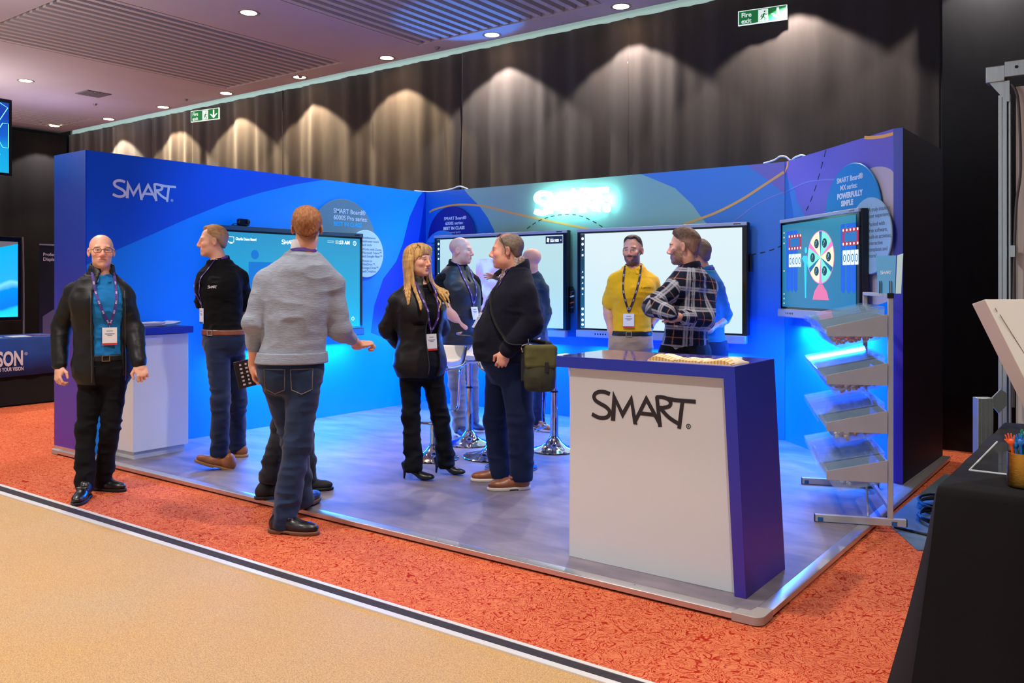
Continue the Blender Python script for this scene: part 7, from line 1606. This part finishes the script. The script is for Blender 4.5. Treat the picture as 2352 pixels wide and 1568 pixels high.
mb = MB(); mb.prism([(.30, 1.985), (.945, 1.985), (.945, 1.96), (.30, 1.80)], (.0034, 0, 0), (0, 1, 0), (0, 0, 1), (.0006, 0, 0)); mb.build('picture_corner', mat('picture_grey', (110, 112, 118), .4, emit=.5), t)
mb = MB(); mb.box((-.07, 0, .70), (.06, .10, 1.4)); mb.build('stand_column', BLKG, t); mb = MB(); mb.box((-.20, 0, .02), (.5, 1.1, .04)); mb.build('stand_base', BLKG, t)
mb = MB(); mb.tube([(-.03, 1.035, 0), (-.03, 1.03, 1.55), (-.03, 1.02, 2.05)], .012, 8); mb.build('side_pole', mat('pole_pink_steel', (150, 130, 136), .35, .7), t, smooth=True)
t = thing('pull_up_banner', 'dark pull-up banner with white words between the monitor and the stand end', 'banner', (-12.2, 5.95, 0))
mb = MB(); mb.b2((-.004, -.40, .08), (.0, .40, 1.98)); mb.build('banner_sheet', mat_grad('banner_dark', (14, 26, 66), (14, 16, 26), .5, 1.6), t); mb = MB(); mb.b2((-.01, -.40, 1.975), (.01, .40, 1.995)); mb.build('top_bar', ALU, t); mb = MB(); mb.b2((-.10, -.42, 0), (.10, .42, .08)); mb.build('base_case', ALU, t, bevel=.01)
mb = MB(); put_text(mb, 'Professional', (.003, -.355, 1.83), (0, 1, 0), (0, 0, 1), .062, .0005, bold=.001); put_text(mb, 'Displays', (.003, -.355, 1.765), (0, 1, 0), (0, 0, 1), .062, .0005, bold=.001); mb.build('lettering', mat('runner_print_white', (214, 214, 226), .6), t)
mb = MB(); mb.prism([(-.36, .62), (.30, .62), (.30, .98), (-.20, 1.10), (-.36, 1.0)], (.003, 0, 0), (0, 1, 0), (0, 0, 1), (.0006, 0, 0)); mb.build('printed_block', mat('banner_mauve', (96, 88, 132), .5), t)
t = thing('hanging_monitor', 'blue-lit monitor hung from the ceiling at the top left edge of the view', 'monitor', (-8.52, 3.63, 2.80), .06)
mb = MB(); mb.b2((-.05, -1.30, -.35), (0, .0, .36)); mb.build('casing', BLKG, t, bevel=.004); mb = MB(); mb.prism([(-1.27, -.325), (-.03, -.325), (-.03, .325), (-1.27, .325)], (.001, 0, 0), (0, 1, 0), (0, 0, 1), (.002, 0, 0)); mb.build('display', mat_show('show_hex', [(0, (20, 176, 226)), (.35, (14, 160, 226)), (.55, (10, 96, 206)), (.8, (14, 60, 176)), (1, (20, 70, 170))], 2, -.325, .325, .85), t)
mb = MB()
for cy_, cz_, r_ in ((-.02, .02, .13), (-.20, .28, .16), (-.25, -.16, .14)):
    pts = [(.0036, min(-.035, cy_+r_*math.cos(a)), max(-.32, min(.32, cz_+r_*math.sin(a)))) for a in [2*PI*i/6 for i in range(6)]]; mb.tube(pts, .0035, 4, closed=True)
mb.build('hexagon_lines', mat('hex_line', (90, 200, 250), .4, emit=.9), t)
mb = MB(); mb.cyl((-.09, -.65, .0), (-.09, -.65, 1.60), .025, 12); mb.box((-.07, -.65, 0), (.05, .3, .3)); mb.build('ceiling_mount', BLKG, t)

# ------------------------------------------------------------------ carried things
if 'P3' in FIG:
    root, sp = FIG['P3']; wr = root.matrix_world
    J3 = {k: Vector(v) for k, v in sp['J'].items()}; Mw = Matrix.Translation(Vector(sp['base'])) @ Matrix.Rotation(YAW, 4, 'Z')
    t = thing('notebook', 'black notebook with white print held in the left hand of the grey-sweatered person', 'notebook', Mw @ (J3['wrA']+Vector((-.035, .012, -.075))), YAW)
    mb = MB(); Rn = Matrix.Rotation(-.22, 3, 'Y') @ Matrix.Rotation(.35, 3, 'Z'); mb.box((-.02, -.0, .02), (.105, .018, .165), R=Rn); mb.build('cover', mat('notebook_black', (22, 20, 26), .5), t, bevel=.003)
    mb = MB(); rs = np.random.RandomState(4)
    for r_ in range(2):
        for q_ in range(6): mb.box(Vector((-.02, 0, .02))+Rn @ Vector((-.016+.032*r_, -.0095, -.062+.024*q_)), (.010+.006*rs.rand(), .0008, .011), R=Rn)
    mb.build('cover_print', LANP, t)
if 'P7' in FIG:
    root, sp = FIG['P7']; J7 = {k: Vector(v) for k, v in sp['J'].items()}; Mw = Matrix.Translation(Vector(sp['base'])) @ Matrix.Rotation(YAW, 4, 'Z'); base = Vector(sp['base'])
    OL = mat('olive_canvas', (92, 88, 42), .85, noise=.15, nscale=18, bump=.3, bscale=160); OL2 = mat('olive_canvas_dark', (58, 58, 34), .85, noise=.15, nscale=18, bump=.3, bscale=160); STR = mat('black_webbing', (30, 30, 32), .8, bump=.3, bscale=120)
    t = thing('shoulder_bag', 'olive green canvas messenger bag hanging at the hip of the person in navy', 'bag', tuple(base), YAW)
    bc = np.array([.205, -.235, .835]); Rb = rot_cols((.10, -1, 0)); s_ = SDF()
    s_.box(bc, (.105, .045, .150), Rb, .040, .01); s_.ell(bc+np.array([0, -.012, -.05]), (.098, .060, .095), Rb, .03)
    mesh_np('bag_body', [poly_sdf(s_, .0055)], OL2, t, None, wrinkle(.004, (14, 14, 9), 1))
    s2 = SDF().box(bc+np.array([.004, -.006, .085]), (.110, .054, .082), Rb, .030, .01); s3 = SDF().box(bc+np.array([.004, .02, .055]), (.099, .060, .115), Rb, .02, .01); s2.clip((0, 0, -1), -(bc[2]+.010))
    mesh_np('flap', [poly_sdf(s2, .0055, inner=s3)], OL, t, None, wrinkle(.003, (12, 12, 12), 4))
    mb = MB(); mb.box((bc[0]+.045, bc[1]-.062, bc[2]+.015), (.026, .006, .07)); mb.build('buckle_strap', STR, t, bevel=.002)
    mb = MB(); mb.box((bc[0]-.105, bc[1]-.012, bc[2]+.03), (.045, .03, .22)); mb.build('side_strap', STR, t, bevel=.004)
    mb = MB(); q_ = (bc[0]-.105, bc[1]-.03, bc[2]+.155); mb.tube([(q_[0]-.03, q_[1], q_[2]), (q_[0]+.028, q_[1], q_[2]+.016), (q_[0]+.028, q_[1], q_[2]+.050), ], .004, 6); mb.tube([(q_[0]-.02, q_[1], q_[2]-.008), (q_[0]-.010, q_[1], q_[2]-.040)], .004, 6); mb.build('metal_ring', CHR, t, smooth=True)
    # strap: up the front of the chest, over the far shoulder, down the back
    bv = [sp['_bvh']]; mb = MB(); path = []
    nk = J7['neck']; key = [Vector((bc[0]-.10, bc[1]-.03, bc[2]+.17)), Vector((-.02, -.30, 1.02)), Vector((-.15, -.22, 1.20)), Vector((-.16, -.10, 1.36)), Vector((-.06, .06, 1.50)), Vector((.06, .10, 1.49)), Vector((.17, .05, 1.34)), Vector((.22, -.04, 1.15)), Vector((bc[0]+.075, bc[1]+.05, bc[2]+.15))]
    core = Vector(sp['J']['pel'])*.4+nk*.6
    for p in cubic([tuple(k) for k in key], 7):
        ax = Vector((core.x, core.y, p.z)); d = (p-ax); d.z = 0
        if d.length < 1e-3: continue
        h = sp['_bvh'].ray_cast(ax+d.normalized()*.6, -d.normalized()); q = p
        if h[0] is not None and 1.0 < p.z < 1.44: q = Vector((h[0].x, h[0].y, p.z))+d.normalized()*.006
        path.append(q)
    mb.tube(path[2:], .019, 8, flat=.22); mb.build('strap', STR, t, smooth=True)
